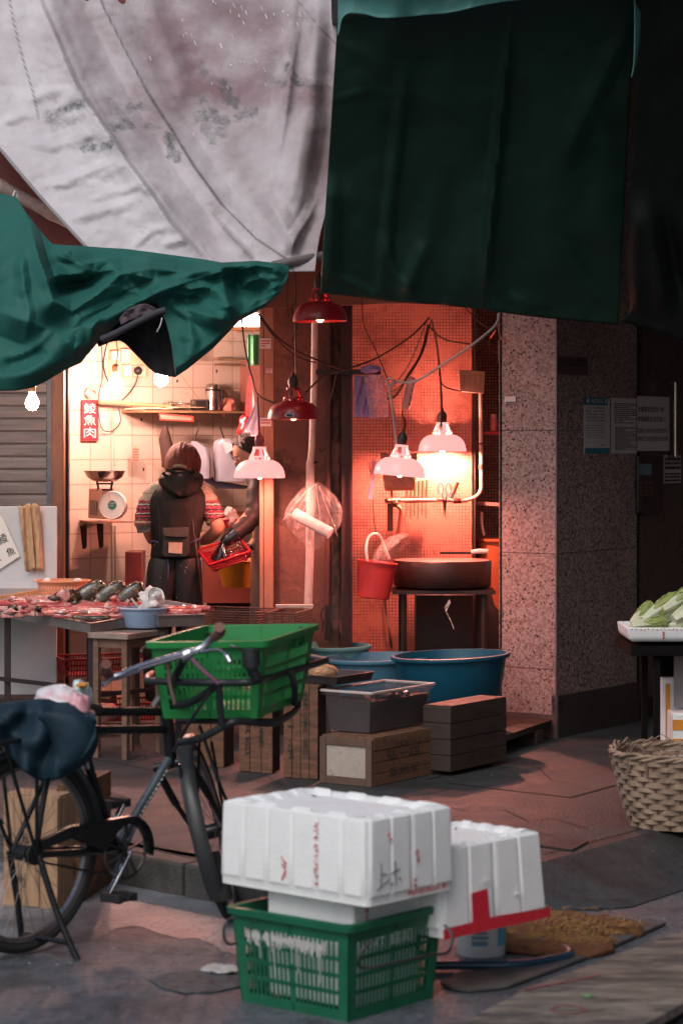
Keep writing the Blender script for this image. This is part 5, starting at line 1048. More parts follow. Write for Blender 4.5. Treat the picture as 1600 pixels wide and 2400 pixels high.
# chopping block on stand
BYc = 13.45
t = thing('chopping_block', 'huge round dark chopping block on an iron stand', 'chopping block', P(1035, 1500, BYc))
c = P(1036, 1312, BYc); r = 114 / F * BYc; hb = 62 / F * BYc
mb = MB(); mb.lathe([(r * .97, -hb), (r, -hb + .01), (r * 1.01, -.01), (r * .985, 0)], c, 48, cap=False); mb.build('rim_band', mat('dark_metal_band', (.035, .018, .016), .4, .4, .3, 6, .1, 50, stain=[((.2, .08, .05), 20, .66, .7)]), t, smooth=50)
mb = MB(); mb.lathe([(r * .985, 0), (r * .5, .001), (.001, .0)], c, 48); mb.lathe([(r * .97, -hb), (.001, -hb)], c, 48); mb.build('cutting_face', mat('red_stained_wood', (.26, .07, .055), .45, 0, .3, 14, .2, 60), t)
mb = MB(); zz = c.z - hb; 
for dx, dy in ((-.22, -.2), (.22, -.2), (-.22, .2), (.22, .2)): mb.tube([c + V((dx, dy, -hb - .03)), V((c.x + dx, c.y + dy, 0))], .018, 8)
mb.box((c.x, c.y, zz - .02), (.56, .5, .02)); mb.box((c.x, c.y - .2, .25), (.46, .02, .02)); mb.build('stand', mat('dark_iron_stand', (.03, .018, .016), .5, .3), t)
mb = MB(); a_ = P(972, 1392, 13.92); b_ = P(1108, 1500, 13.92); mb.box(((a_.x + b_.x) / 2, 13.95, a_.z / 2), (b_.x - a_.x, .18, a_.z)); mb.build('cabinet', mat('black_cabinet', (.02, .012, .012), .5), label='dark low cabinet standing behind the legs of the chopping block', cat='cabinet', bevel=.005)  # added dark box, makes the space beneath the block black
t = thing('knife', 'long knife with white handle lying on the chopping block', 'knife', P(1090, 1292, 13.3))
mb = MB(); mb.beam(P(1030, 1296, 13.25), P(1104, 1296, 13.25), .004, .012); mb.build('blade', mat('dark_blade', (.03, .02, .02), .4, .5), t)
mb = MB(); mb.tube([P(1103, 1294, 13.25), P(1120, 1292, 13.25), P(1143, 1292, 13.25)], [.010, .014, .012], 10); mb.build('handle', mat('white_handle', (.75, .65, .58), .4), t)
# recess: orange tub, bottles on ledge, box, dark cabinet
mb = MB(); c = P(1165, 1380, 14.3); mb.lathe([(.10, -.12), (.135, .28), (.15, .285), (.15, .30), (.13, .30), (.09, -.10)], c, 28); mb.build('tub', mat('orange_tub_plastic', (.32, .08, .03), .4, 0, .1, 6), label='orange tub half hidden in the recess beside the chopping block', cat='tub')
mb = MB(); mb.tube(catmull([P(1128, 1200, 14.2), P(1128, 1225, 14.2), P(1134, 1255, 14.2)]), [.008] * 12 + [.006], 8); mb.build('hose', mat('pale_hose', (.6, .35, .28), .5), label='short pale hose end hanging in the recess', cat='hose')
mb = MB(); mb.beam(P(1110, 1178, 14.2), P(1182, 1184, 14.2), .03, .02); mb.build('pipe_end', mat('recess_pipe', (.2, .10, .09), .6), label='dim horizontal pipe in the recess', cat='pipe')
mb = MB(); mb.box(P(1162, 1015, 14.2), (.15, .1, .018)); mb.build('ledge', mat('red_ledge', (.35, .02, .03), .4, 0, .4, 20), label='small dark red ledge in the recess', cat='ledge')
t = thing('bottle', 'small pink capped bottle on the red ledge', 'bottle', P(1155, 1012, 14.2)); c = P(1156, 1010, 14.18)
mb = MB(); mb.lathe([(.021, 0), (.021, .07), (.015, .078)], c, 16, cap=True); mb.build('body', mat('pink_bottle', (.6, .2, .2), .4, 0, .2, 30), t); mb = MB(); mb.lathe([(.018, .078), (.018, .098)], c, 16, cap=True); mb.build('cap', mat('bottle_cap', (.6, .35, .33), .4), t)
t = thing('tin', 'taller red tin beside the pink bottle, cut by the granite column', 'tin', P(1176, 1012, 14.2)); c = P(1178, 1010, 14.18)
mb = MB(); mb.lathe([(.025, 0), (.025, .11)], c, 16, cap=True); mb.build('body', mat('red_tin', (.6, .08, .1), .25, .5), t); mb = MB(); mb.lathe([(.026, .11), (.026, .114)], c, 16, cap=True); mb.build('lid', M_steel, t)
mb = MB(); mb.box(P(1175, 825, 14.3), (.05, .06, .14)); mb.build('junction_box', mat('greyish_box', (.22, .15, .12), .5), label='grey junction box high in the recess', cat='box', bevel=.004)
mb = MB(); mb.box(P(1140, 1440, 14.35), (.28, .3, .42)); mb.build('cabinet', mat('black_cabinet', (.02, .012, .012), .5), label='black cabinet under the orange tub in the recess', cat='cabinet', bevel=.005)
mb = MB(); mb.prism([P(1040, 1425, 13.2), P(1052, 1405, 13.2), P(1056, 1412, 13.2), P(1046, 1432, 13.2)], (0, .004, 0)); mb.tube([P(1043, 1430, 13.2), P(1056, 1455, 13.2), P(1063, 1474, 13.2)], .003, 5)
mb.build('plastic_scrap', film('scrap_film', (.9, .8, .7), .6), label='twisted scrap of clear plastic hanging under the chopping block', cat='scrap')
MB().tube(catmull([P(900, 1390, 13.95), P(905, 1440, 13.95), P(912, 1480, 13.9), P(918, 1520, 13.9)]), .008, 8).build('hose', mat('dark_hose', (.09, .035, .03), .5), label='dark hose hanging against the lower mosaic tiles', cat='hose')
# ================================================================ BOXES, CRATES, TUBS
def fit(x0, y0, z, a, xl, xr):
    """near lower corner at the pixel on height z; left and right edges directions from angle a; lengths so the far corners fall on xl, xr"""
    c = G(x0, y0, z); a = R(a); u = V((-math.cos(a), math.sin(a), 0)); v = V((math.sin(a), math.cos(a), 0))
    def ln(d, x): k = (x - 800) / F; return (k * c.y - c.x) / (d.x - k * d.y)
    return c, u, v, ln(u, xl), ln(v, xr)
UP = V((0, 0, 1))
def obox(mb, c, u, v, a0, a1, b0, b1, z0, z1):
    """box in the (u, v) frame of a corner"""
    return mb.hexa([c + u * a + v * b_ + UP * z for z in (z0, z1) for a, b_ in ((a0, b0), (a1, b0), (a1, b1), (a0, b1))])
def wood_crate(name, label, x0, y0, z, a, xl, xr, H, vert=False, m=None, frame=False, letters=(), boards=4, group=None, openv=False, lettersu=()):
    c, u, v, Lu, Lv = fit(x0, y0, z, a, xl, xr); m = m or M_wood; q = rnd
    t = thing(name, label, 'crate', c + u * Lu / 2 + v * Lv / 2, group)
    mb = MB(); obox(mb, c, u, v, .012, Lu - .012, .012, Lv - .012, .006, H - .006); mb.build('inner_wall', mat('crate_inside', (.025, .015, .012), .8), t, smooth=0)  # solid core, its dark colour stands for the shaded inside
    def face(along, other, L, side):
        mb = MB(); n = boards
        for i in range(n):
            j = q.uniform(-.0015, .0015); g = .0015
            if vert: lo, hi = L * i / n + g, L * (i + 1) / n - g; aa = (lo, hi, q.uniform(0, .004), H - q.uniform(0, .004))
            else: lo, hi = H * i / n + g, H * (i + 1) / n - g; aa = (0, L, lo, hi)
            if side == 'u': obox(mb, c, u, v, aa[0], aa[1], -.0 + j, .012, aa[2], aa[3])
            else: obox(mb, c, u, v, 0 + j, .012, aa[0] + (.0125 if not vert else .0125 * (i == 0)), aa[1], aa[2], aa[3])
        return mb
    if frame:
        mb = MB(); w = .035
        for a0, a1, z0, z1 in ((0, w, 0, H), (Lu - w, Lu, 0, H), (w, Lu - w, 0, w), (w, Lu - w, H - w, H)): obox(mb, c, u, v, a0 + .0005, a1 - .0005, -.006, .012, z0 + .0005, z1 - .0005)
        mb.build('end_frame', mat('frame_wood', (.12, .07, .05), .8, 0, .3, 8, .4, 60, stain=[((.3, .2, .15), 9, .6, .6)]), t, bevel=.002, smooth=0)
        mb = MB(); obox(mb, c, u, v, w, Lu - w, .002, .012, w, H - w); mb.build('pale_panel', mat('flaked_pale_paint', (.42, .36, .31), .8, 0, .12, 8, .2, 60, stain=[((.12, .07, .05), 16, .6, .9)]), t, smooth=0)
    else: face(u, v, Lu, 'u').build('end_boards', m, t, bevel=.0015, smooth=0)
    if not openv: face(v, u, Lv, 'v').build('side_boards', m, t, bevel=.0015, smooth=0)
    mb = MB(); n = 3
    for i in range(n): obox(mb, c, u, v, Lu * i / n + .001, Lu * (i + 1) / n - .001, .013, Lv, H - .004, H + .006 + q.uniform(0, .002))
    mb.build('lid_boards', m, t, bevel=.0015, smooth=0)
    for s_, fb, fz, w_, h_ in letters: text('stencil', s_, M_ink, t, c + v * (Lv * fb) + UP * (H * fz) - u * .003, v, UP, w=w_, h=h_)
    for s_, fb, fz, w_, h_ in lettersu: text('stencil', s_, M_ink, t, c + u * (Lu * fb) + UP * (H * fz) - v * .004, -u, UP, w=w_, h=h_)
    return t, c, u, v, Lu, Lv
wood_crate('wooden_crate', 'wooden crate with a pale flaked end panel, under the clear box of eels', 872, 1845, 0, 34, 750, 1020, .212, frame=True, m=M_woodh,
           letters=(('弘一四', .22, .50, .27, .045), ('非州米', .25, .14, .25, .045), ('DEXOLE', .35, .78, .22, .02)))
wood_crate('wooden_crate', 'dark wet wooden crate under the large blue tub', 1055, 1810, .02, 34, 990, 1186, .30, m=M_wooddark, letters=(('米州米', .3, .1, .25, .05), ('弘一四', .3, .45, .25, .05), ('DEXOLE', .4, .8, .22, .025)))
G3 = 'upright wooden crates in a row on the pavement'
wood_crate('wooden_crate', 'upright plank crate left of the row, behind the bicycle front wheel', 524, 1800, 0, 30, 436, 556, .36, vert=True, group=G3, openv=True, boards=3)
wood_crate('wooden_crate', 'middle upright plank crate with stencilled characters', 638, 1814, 0, 30, 560, 664, .39, vert=True, group=G3, openv=True, boards=3, lettersu=(('米\n弗', .40, .3, .028, .2), ('弘\n四', .80, .2, .028, .2)))
wood_crate('wooden_crate', 'right upright plank crate with two columns of characters, beside the pale panelled crate', 744, 1828, 0, 30, 664, 772, .43, vert=True, group=G3, openv=True, boards=4, lettersu=(('弗\n米\n州', .42, .25, .028, .3), ('四\n一\n弘', .85, .2, .03, .3)))
# black gaps at the open sides are the dark cores of the crates; tray with netting ball on top of them
c, u, v, Lu, Lv = fit(790, 1606, .44, 34, 640, 876)
t = thing('fish_tray', 'shallow dark metal tray on the upright crates', 'tray', c + u * .1 + v * .1)
mb = MB(); Z0 = -.03
def open_tray(mb, c, u, v, Lu, Lv, h, th, flare):
    o0 = [c, c + u * Lu, c + u * Lu + v * Lv, c + v * Lv]
    cen = (o0[0] + o0[2]) / 2
    def sc(p, k, z): return cen + (p - cen) * k + UP * z
    rings = [[sc(p, k, z) for p in o0] for k, z in ((1 - flare, 0), (1, h), (1.03, h), (1.03, h + th), (1 - .02, h + th), (1 - flare - .02, th))]
    return mb.loft(rings)
open_tray(mb, c, u, v, Lu, Lv, .035, .004, .06); mb.build('pan', mat('dark_tin', (.09, .07, .07), .35, .6, .3, 8), t, smooth=20)
mb = MB(); cc = P(757, 1574, 11.3)
for k in range(90):
    ax = V((rnd.gauss(0, 1), rnd.gauss(0, 1), rnd.gauss(0, 1))).normalized(); b1 = ax.orthogonal().normalized(); b2 = ax.cross(b1); a0 = rnd.uniform(0, 6.28); sp = rnd.uniform(1, 2.6); rr = rnd.uniform(.85, 1.03)
    mb.tube([cc + V(((b1 * math.cos(a0 + sp * i / 7) + b2 * math.sin(a0 + sp * i / 7)).x * .068 * rr, (b1 * math.cos(a0 + sp * i / 7) + b2 * math.sin(a0 + sp * i / 7)).y * .06 * rr, (b1 * math.cos(a0 + sp * i / 7) + b2 * math.sin(a0 + sp * i / 7)).z * .04 * rr)) for i in range(8)], .0013, 4, cap=False)
mb.ball(cc, (.062, .054, .035), 12, 8); mb.build('net_bundle', mat('straw_net', (.62, .36, .2), .6, 0, .3, 20), label='round bundle of orange brown netting on the dark tray', cat='net bundle')
# tubs
def tub(label, px, py, hw, Y, H, m, tilt=0, base=.82, az=0):
    c = P(px, py, Y); r = hw / F * Y; M = Matrix.Rotation(R(az), 3, 'Z') @ Matrix.Rotation(R(tilt), 3, 'Y')
    t = thing('tub', label, 'tub', c - V((0, 0, H)), group='round plastic tubs in front of the mosaic bay')
    mb = MB(); mb.lathe([(.001, -H), (r * base * .93, -H), (r * base, -H + .02), (r * .93, -.03), (r * .95, -.006), (r * 1.0, -.012), (r * 1.012, -.004), (r * 1.0, .006), (r * .94, .007), (r * .92, -.02), (r * base * .97, -H + .025), (r * base * .9, -H + .012), (.001, -H + .012)], c, 64, M)
    mb.build('basin', m, t, smooth=60)
    return t, c, r
M_tubb = mat('deep_blue_plastic', (.004, .075, .13), .38, 0, .12, 4, .05, 50, stain=[((.02, .05, .07), 12, .62, .6), ((.1, .25, .32), 6, .64, .4)])
M_tubl = mat('light_blue_plastic', (.06, .17, .26), .4, 0, .1, 4, stain=[((.02, .06, .08), 14, .63, .6)])
M_tubg = mat('blue_green_plastic', (.13, .33, .32), .4, 0, .1, 4, stain=[((.03, .08, .08), 14, .63, .6)])
tub('large deep blue tub on the dark wet crate', 1055, 1536, 139, 12.35, .225, M_tubb, -2.2)
tub('paler blue tub in the middle, behind the clear box of eels', 886, 1541, 130, 12.75, .23, M_tubl, -1.5)
tub('pale green blue tub half hidden behind the green bicycle crate', 772, 1514, 98, 13.15, .22, M_tubg, 0)
mb = MB(); mb.box((.16, 12.85, .135), (.5, .45, .27)); mb.box((-.13, 13.0, .12), (.4, .2, .24)); mb.build('plinth_box', M_wooddark, label='dark low crate carrying the paler tubs', cat='crate')
# clear box with eels
c, u, v, Lu, Lv = fit(866, 1722, .219, 34, 772, 998)
t = thing('storage_box', 'clear plastic storage box full of dark eels', 'storage box', c + u * Lu / 2 + v * Lv / 2); Hh = .195
def frustum(mb, c, u, v, Lu, Lv, z0, z1, g0, g1):
    p = lambda z, g: [c + u * a + v * b_ + UP * z for a, b_ in ((-g, -g), (Lu + g, -g), (Lu + g, Lv + g), (-g, Lv + g))]
    return p(z0, g0), p(z1, g1)
rings = []
for z, g in ((.0, -.006), (.004, 0), (.17, .016), (.17, .028), (.192, .030), (.195, .022), (.17, .012), (.006, -.004)):
    rings.append(frustum(None, c, u, v, Lu, Lv, z, z, g, g)[0])
mb = MB(); mb.loft(rings); 
m_cl = mat('clear_cloudy_plastic', (.20, .17, .18), .25, 0, .1, 5, alpha=.20, spec=.4); mb.build('container', m_cl, t, smooth=20, bevel=.008)
mb = MB(); 
for g in (.030,):
    r0 = [c + u * a + v * b_ + UP * .192 for a, b_ in ((-g, -g), (Lu + g, -g), (Lu + g, Lv + g), (-g, Lv + g))]
    for i in range(4): mb.beam(r0[i], r0[(i + 1) % 4], .012, .012)
mb.build('rim', mat('cloudy_rim', (.60, .52, .50), .35, 0, .1, 9, alpha=.8), t, bevel=.003)
mb = MB(); M_eel = mat('eel_skin', (.022, .022, .026), .25, 0, .4, 9, coat=.4)
f0, f1 = frustum(None, c, u, v, Lu, Lv, .008, .150, -.008, .008); mb.loft([f0, f1])
mb.build('water', mat('murky_water', (.020, .016, .016), .2, 0, .6, 6, .6, 18), t)
for k in range(26):
    mb = MB(); s0 = rnd.uniform(0, 6.28); cx, cy, cz = rnd.uniform(.06, Lu - .06), rnd.uniform(.06, Lv - .06), rnd.uniform(.03, .14)
    if k % 3 == 0: cy = .008 + .0
    elif k % 3 == 1: cx = .008
    pts = []
    for i in range(12):
        a = s0 + i * .32; x = cx + .11 * math.cos(a); y = cy + .09 * math.sin(a * 1.1)
        pts.append(c + u * min(max(x, .018), Lu - .018) + v * min(max(y, .018), Lv - .018) + UP * (min(max(cz + .03 * math.sin(a * 2), .02) + .02, .158)))
    mb.tube(pts, [.004] + [.012] * 10 + [.004], 8)
    mb.build('eel', M_eel, label='dark eel coiled in the clear storage box', cat='eel', group='eels in the clear box')
# fish table
TN = G(212, 1463, .66); a = R(44); tu = V((-math.cos(a), math.sin(a), 0)); tv = V((math.sin(a), math.cos(a), 0))
slope = lambda p: p + UP * (.10 * (p - TN).dot(V((0, 1, 0))))
t = thing('fish_table', 'steel topped table spread with cut fish', 'table', V((TN.x, TN.y + .3, 0)))
LU, LV = 1.5, .72
def tz(a_, b_, h=0): p = TN + tu * a_ + tv * b_; return slope(p) + UP * h
mb = MB(); r0 = lambda o, h: [tz(-o, -o, h), tz(LU, -o, h), tz(LU, LV + o, h), tz(-o, LV + o, h)]
mb.loft([r0(0, -.045), r0(.0, .0), r0(.006, .006), r0(-.006, .006), r0(-.012, -.012)]); mb.build('tray_top', mat('grimy_steel', (.34, .29, .27), .35, .75, .25, 6, .1, 40, stain=[((.15, .09, .07), 9, .6, .6)]), t, smooth=20)
for a_, b_ in ((.06, .06), (.78, .10), (.06, .64), (.74, .62), (1.3, .1)):
    p = tz(a_, b_, -.05); mb = MB(); mb.beam(p, V((p.x, p.y, 0)), .03, .03); mb.build('leg', mat('dark_angle_iron', (.05, .035, .035), .5, .4), t)
mb = MB(); p, q = tz(.06, .06), tz(1.3, .1); p.z = q.z = .33; mb.beam(p, q, .02, .02); p, q = tz(.06, .06), tz(.06, .64); p.z = q.z = .3; mb.beam(p, q, .02, .02); mb.build('stretcher', mat('dark_angle_iron', (.05, .035, .035), .5, .4), t)
t = thing('side_tray', 'second steel tray with red fillets right of the blue basin', 'tray', P(440, 1440, 12.6))
mb = MB(); cz = G(372, 1470, .64); su = V((-.35, .94, 0)).normalized(); sv = V((.94, .35, 0)).normalized()
open_tray(mb, cz + UP * -.0, su, sv, .62, .24, .055, .005, .03); mb.build('pan', mat('grimy_steel', (.34, .29, .27), .35, .75), t, smooth=20)
mb = MB()
for dx, dy in ((.03, .04), (.2, .06), (.03, .5), (.2, .5)): p = cz + sv * dx + su * dy; mb.beam(V((p.x, p.y, .62)), V((p.x, p.y, 0)), .025, .025)
mb.box(cz + sv * .12 + su * .3 + V((0, 0, .02)), (.3, .4, .03)); mb.build('support', M_wooddark, t)
def mdot(name, a_, stains, rough=.25, **k): return mat(name, a_, rough, 0, .35, 22, .3, 60, stain=stains, coat=.6, **k)
M_fish = mdot('raw_red_flesh', (.48, .07, .07), [((.72, .42, .38), 13, .53, .9), ((.75, .62, .55), 26, .6, .9)])
M_fish2 = mdot('pale_pink_flesh', (.62, .26, .23), [((.78, .62, .56), 12, .5, .9), ((.4, .04, .05), 18, .6, .9)])
M_skin = mdot('dark_fish_skin', (.05, .033, .022), [((.55, .38, .18), 38, .54, .9), ((.25, .16, .12), 8, .6, .7)], rough=.2)
pieces = []
def fishp(px, py, L, w, ang, m, label, k, h=.022, Y=None):
    Y = Y or 12.02 + (1446 - py) / 56 * .5; p = P(px, py + 14, Y); mb = MB(); d = V((math.cos(R(ang)), math.sin(R(ang)), 0)); n = V((-d.y, d.x, 0)); rings = []
    for i in range(12):
        s_ = i / 11; ww = w * (math.sin(math.pi * min(.96, max(.06, s_))) ** .45) * (1 + .5 * noise.noise(V((s_ * 6, k, 1)))); bend = .02 * math.sin(s_ * 3 + k)
        rings.append([p + d * (s_ - .5) * L + n * (bend + ww / 2 * math.cos(t_)) + UP * (.01 + h * max(-.2, math.sin(t_)) * (1 + .4 * noise.noise(V((s_ * 9, t_ * 2, k))))) for t_ in [j * 6.283 / 12 for j in range(12)]])
    mb.loft(rings); mb.build('fish_piece', m, smooth=70, label=label, cat='fish', group='cut fish pieces on the table')
lay = [(30, 1408, .30, .07, 10, 0), (85, 1400, .26, .06, 0, 1), (45, 1420, .2, .05, 30, 1), (110, 1412, .28, .06, -8, 0), (165, 1404, .3, .06, 5, 1), (150, 1424, .26, .055, -12, 0), (215, 1400, .3, .055, 8, 0), (200, 1416, .32, .055, 4, 0), (235, 1426, .34, .05, 2, 1), (265, 1412, .32, .05, 6, 0), (262, 1400, .26, .05, 0, 1), (180, 1436, .22, .05, -4, 0), (120, 1432, .18, .06, 20, 1), (245, 1438, .2, .04, 3, 0), (70, 1432, .16, .05, -20, 1), (30, 1436, .12, .05, 0, 1), (190, 1390, .3, .05, 3, 0), (140, 1395, .24, .05, -5, 1)]
for k, (x, y, L, w_, an, mi) in enumerate(lay):
    fishp(x, y, L, w_, an, (M_fish, M_fish2)[mi], ('long raw red fish fillet heaped on the steel table' if mi == 0 else 'pale pink cut of fish heaped on the steel table'), k)
for k in range(22):
    x_, y_ = rnd.uniform(15, 300), rnd.uniform(1408, 1446); Y_ = 12.0 + (1446 - y_) / 56 * .5; mb = MB(); mb.ball(P(x_, y_, Y_) + V((0, 0, .022)), (rnd.uniform(.012, .034), rnd.uniform(.012, .02), rnd.uniform(.008, .018)), 10, 7, jit=.7, sd=k)
    i_ = k % 4; mb.build('fish_piece', (M_fish, M_fish2, M_skin, M_fish2)[i_], smooth=60, label=('small dark red lump of fish on top of the heap', 'small pale pink scrap of fish on top of the heap', 'small dark skinned scrap of fish on top of the heap', 'small pale pink scrap of fish on top of the heap')[i_], cat='fish', group='cut fish pieces on the table')
fishp(215, 1441, .19, .035, 4, M_skin, 'dark skinned fish piece lying at the near edge of the table', 40, .018)
for k, (x, y) in enumerate(((425, 1424), (445, 1420), (410, 1430))): fishp(x, y, .2, .05, 10 * k, M_fish, 'red fillet lying in the second steel tray', 50 + k)
# fish heads, cut side down, snouts up right
def fhead(px, py, w, h, label, k, cut=False):
    Yh = 12.42; t = thing('fish', label, 'fish', P(px, py + h / 2, Yh), group='fish heads at the back of the table'); s_ = Yh / F
    b0 = P(px - w * .35, py + h * .42, Yh); tip = P(px + w * .42, py - h * .48, Yh); d = (tip - b0); L = d.length; d.normalize(); n = V((0, 1, 0)).cross(d).normalized(); dep = V((0, 1, 0)); rings = []
    for i in range(12):
        q = i / 11; r = (.5 * h * s_ * (1.05 - .15 * q) * (1 - q ** 3.0 * .62)); r = r if i < 11 else r * .3
        rings.append([b0 + d * L * q + n * r * math.cos(a_) * 1.05 + dep * r * .62 * math.sin(a_) for a_ in [j * 6.283 / 16 for j in range(16)]])
    MB().loft(rings).build('skull', M_skin, t, smooth=70)
    mb = MB(); mb.ball(b0 - d * .004, (.5 * h * s_ * .9, .03, .5 * h * s_ * .9), 14, 8); mb.build('cut_face', M_fish, t)
    e = b0 + d * L * .66 - dep * .5 * h * s_ * .46 - n * .004
    mb = MB(); mb.ball(e, .0085, 10, 8); mb.build('eye', mat('fish_eye', (.5, .35, .12), .1, coat=1), t)
    mb = MB(); mb.ball(e - dep * .005, .0048, 8, 6); mb.build('pupil', M_ink, t)
    mb = MB(); mb.tube([b0 + d * L * (.9) - dep * .012 + n * .012, b0 + d * L * (1.0) - dep * .004 - n * .01, b0 + d * L * .86 - dep * .014 - n * .02], .004, 6); mb.build('lips', mat('pale_lips', (.6, .42, .3), .3), t)
fhead(213, 1390, 74, 52, 'dark fish head with a clear eye, left of the three', 1); fhead(262, 1390, 70, 52, 'glistening speckled fish head, middle of the three', 2); fhead(310, 1391, 60, 50, 'fish head with golden glints beside the white plastic bag', 3)
t = thing('fish', 'cut open fish head showing red flesh beside the peach colander', 'fish', P(158, 1400, 12.4))
mb = MB(); mb.ball(P(160, 1398, 12.38), (.07, .04, .042), 16, 10, jit=.2, sd=4); mb.build('skull', M_skin, t); mb = MB(); mb.ball(P(148, 1398, 12.34), (.036, .02, .034), 14, 8, jit=.3, sd=2); mb.build('cut_face', M_fish2, t)
# peach colander
t = thing('colander', 'peach plastic colander standing at the back of the fish table', 'colander', P(147, 1412, 12.6)); c = P(147, 1362, 12.6); r = 66 / F * 12.6
mb = MB(); mb.lathe([(r * 1.02, 0), (r * 1.02, .006), (r * .93, .006), (r * .93, 0)], c, 44); mb.lathe([(r * .7, -.105), (.001, -.105)], c, 44); mb.lathe([(r * .9, -.0), (r * .87, -.022), (r * .86, -.022), (r * .885, 0)], c, 44)
for k in range(44):
    a0 = 2 * math.pi * k / 44; mb.beam(c + V((r * .87 * math.cos(a0), r * .87 * math.sin(a0), -.02)), c + V((r * .7 * math.cos(a0), r * .7 * math.sin(a0), -.105)), .009, .002, up=V((math.cos(a0), math.sin(a0), 0)))
for z, k in ((-.04, .845), (-.06, .8), (-.08, .76)): mb.lathe([(r * k, z), (r * (k - .02), z - .009), (r * (k - .03), z - .009), (r * (k - .01), z)], c, 44)
mb.build('bowl', mat('peach_plastic', (.78, .36, .20), .35, 0, .05, 6), t)
for k, x in enumerate((110, 182)): mb = MB(); mb.ball(P(x, 1362, 12.58), (.022, .02, .016), 12, 8, jit=.2, sd=k); mb.build('garlic', M_paper, label=('white lump at the left rim of the peach colander', 'white lump at the right rim of the peach colander')[k], cat='lump')
mb = MB(); p, q = P(-30, 1408, 12.75), P(92, 1388, 12.95); mb.beam(p, q, .05, .03); mb.build('wood_edge', mat('golden_wood', (.45, .26, .12), .5, aniso=(2, 2, 2)), label='golden wooden batten along the back edge of the fish table', cat='batten')
# stool with basin and bag
SZ = .62; c = G(300, 1486, SZ); a = R(28); su = V((-math.cos(a), math.sin(a), 0)); sv = V((math.sin(a), math.cos(a), 0))
t = thing('stool', 'worn square wooden stool with a blue basin on it', 'stool', V((c.x, c.y + .2, 0)))
k = (205 - 800) / F; Ls = (k * c.y - c.x) / (su.x - k * su.y); k = (396 - 800) / F; Lr = (k * c.y - c.x) / (sv.x - k * sv.y); Lr = min(Lr, .40)
M_stool = mat('stool_wood', (.17, .09, .06), .55, 0, .3, 6, .3, 40, stain=[((.38, .3, .28), 8, .58, .6)], aniso=(2, 2, 5))
mb = MB(); obox(mb, c, su, sv, 0, Ls, 0, Lr, -.03, 0); mb.build('seat', mat('stool_top', (.28, .20, .17), .6, 0, .3, 9, .2, 50, stain=[((.1, .05, .04), 7, .56, .6)]), t, bevel=.004)
for a_, b_ in ((.02, .02), (Ls - .05, .02), (.02, Lr - .05), (Ls - .05, Lr - .05)):
    mb = MB(); obox(mb, c, su, sv, a_, a_ + .03, b_, b_ + .03, -SZ, -.03); mb.build('leg', M_stool, t, bevel=.002)
mb = MB(); obox(mb, c, su, sv, .05, Ls - .05, .022, .04, -.075, -.031); obox(mb, c, su, sv, .022, .04, .05, Lr - .05, -.075, -.031); obox(mb, c, su, sv, .05, Ls - .05, .022, .04, -.5, -.47); obox(mb, c, su, sv, .022, .04, .05, Lr - .05, -.5, -.47)
mb.build('rails', M_stool, t, bevel=.002)
bc = P(335, 1424, 12.15); r = 61 / F * 12.15
t = thing('basin', 'pale blue plastic basin on the stool', 'basin', bc - V((0, 0, .1)))
mb = MB(); mb.lathe([(.001, -.098), (r * .74, -.098), (r * .78, -.092), (r * .9, -.03), (r * .92, -.025), (r * .93, -.006), (r * 1.02, -.004), (r * 1.02, .002), (r * .93, .003), (r * .9, -.01), (r * .75, -.088), (.001, -.09)], bc, 44); mb.build('bowl', mat('powder_blue_plastic', (.30, .42, .62), .35, 0, .08, 5), t, smooth=60)
def crumple(name, c, r, m, label, cat, sd, jit=.7, parent=None, amp=.35):
    mb = MB(); rings = []
    mb.ball(c, r, 36, 24, jit=jit, sd=sd)
    for i, p in enumerate(mb.v):
        d = p - V(c); k = 1 + amp * abs(noise.fractal(d * 22 + V((sd, 0, 0)), 1, 2, 3)) - .12; mb.v[i] = V(c) + d * k
    return mb.build(name, m, parent, smooth=50, label=label, cat=cat)
M_wbag = mat('white_bag_film', (.78, .72, .70), .3, 0, .08, 12, .3, 30, coat=.3)
t = thing('plastic_bag', 'crumpled white plastic bag stuffed in the blue basin', 'bag', P(345, 1425, 12.15))
crumple('bag_body', P(352, 1405, 12.15), (.062, .055, .055), M_wbag, None, None, 3, parent=t)
mb = MB(); mb.tube(catmull([P(348, 1400, 12.1), P(352, 1384, 12.1), P(362, 1380, 12.12), P(378, 1386, 12.12), P(384, 1404, 12.1)]), [.010] * 25, 8, flat=.4); mb.tube(catmull([P(322, 1420, 12.1), P(312, 1408, 12.1), P(308, 1402, 12.1)]), [.014] * 13, 8, flat=.4); mb.build('bag_handles', M_wbag, t)
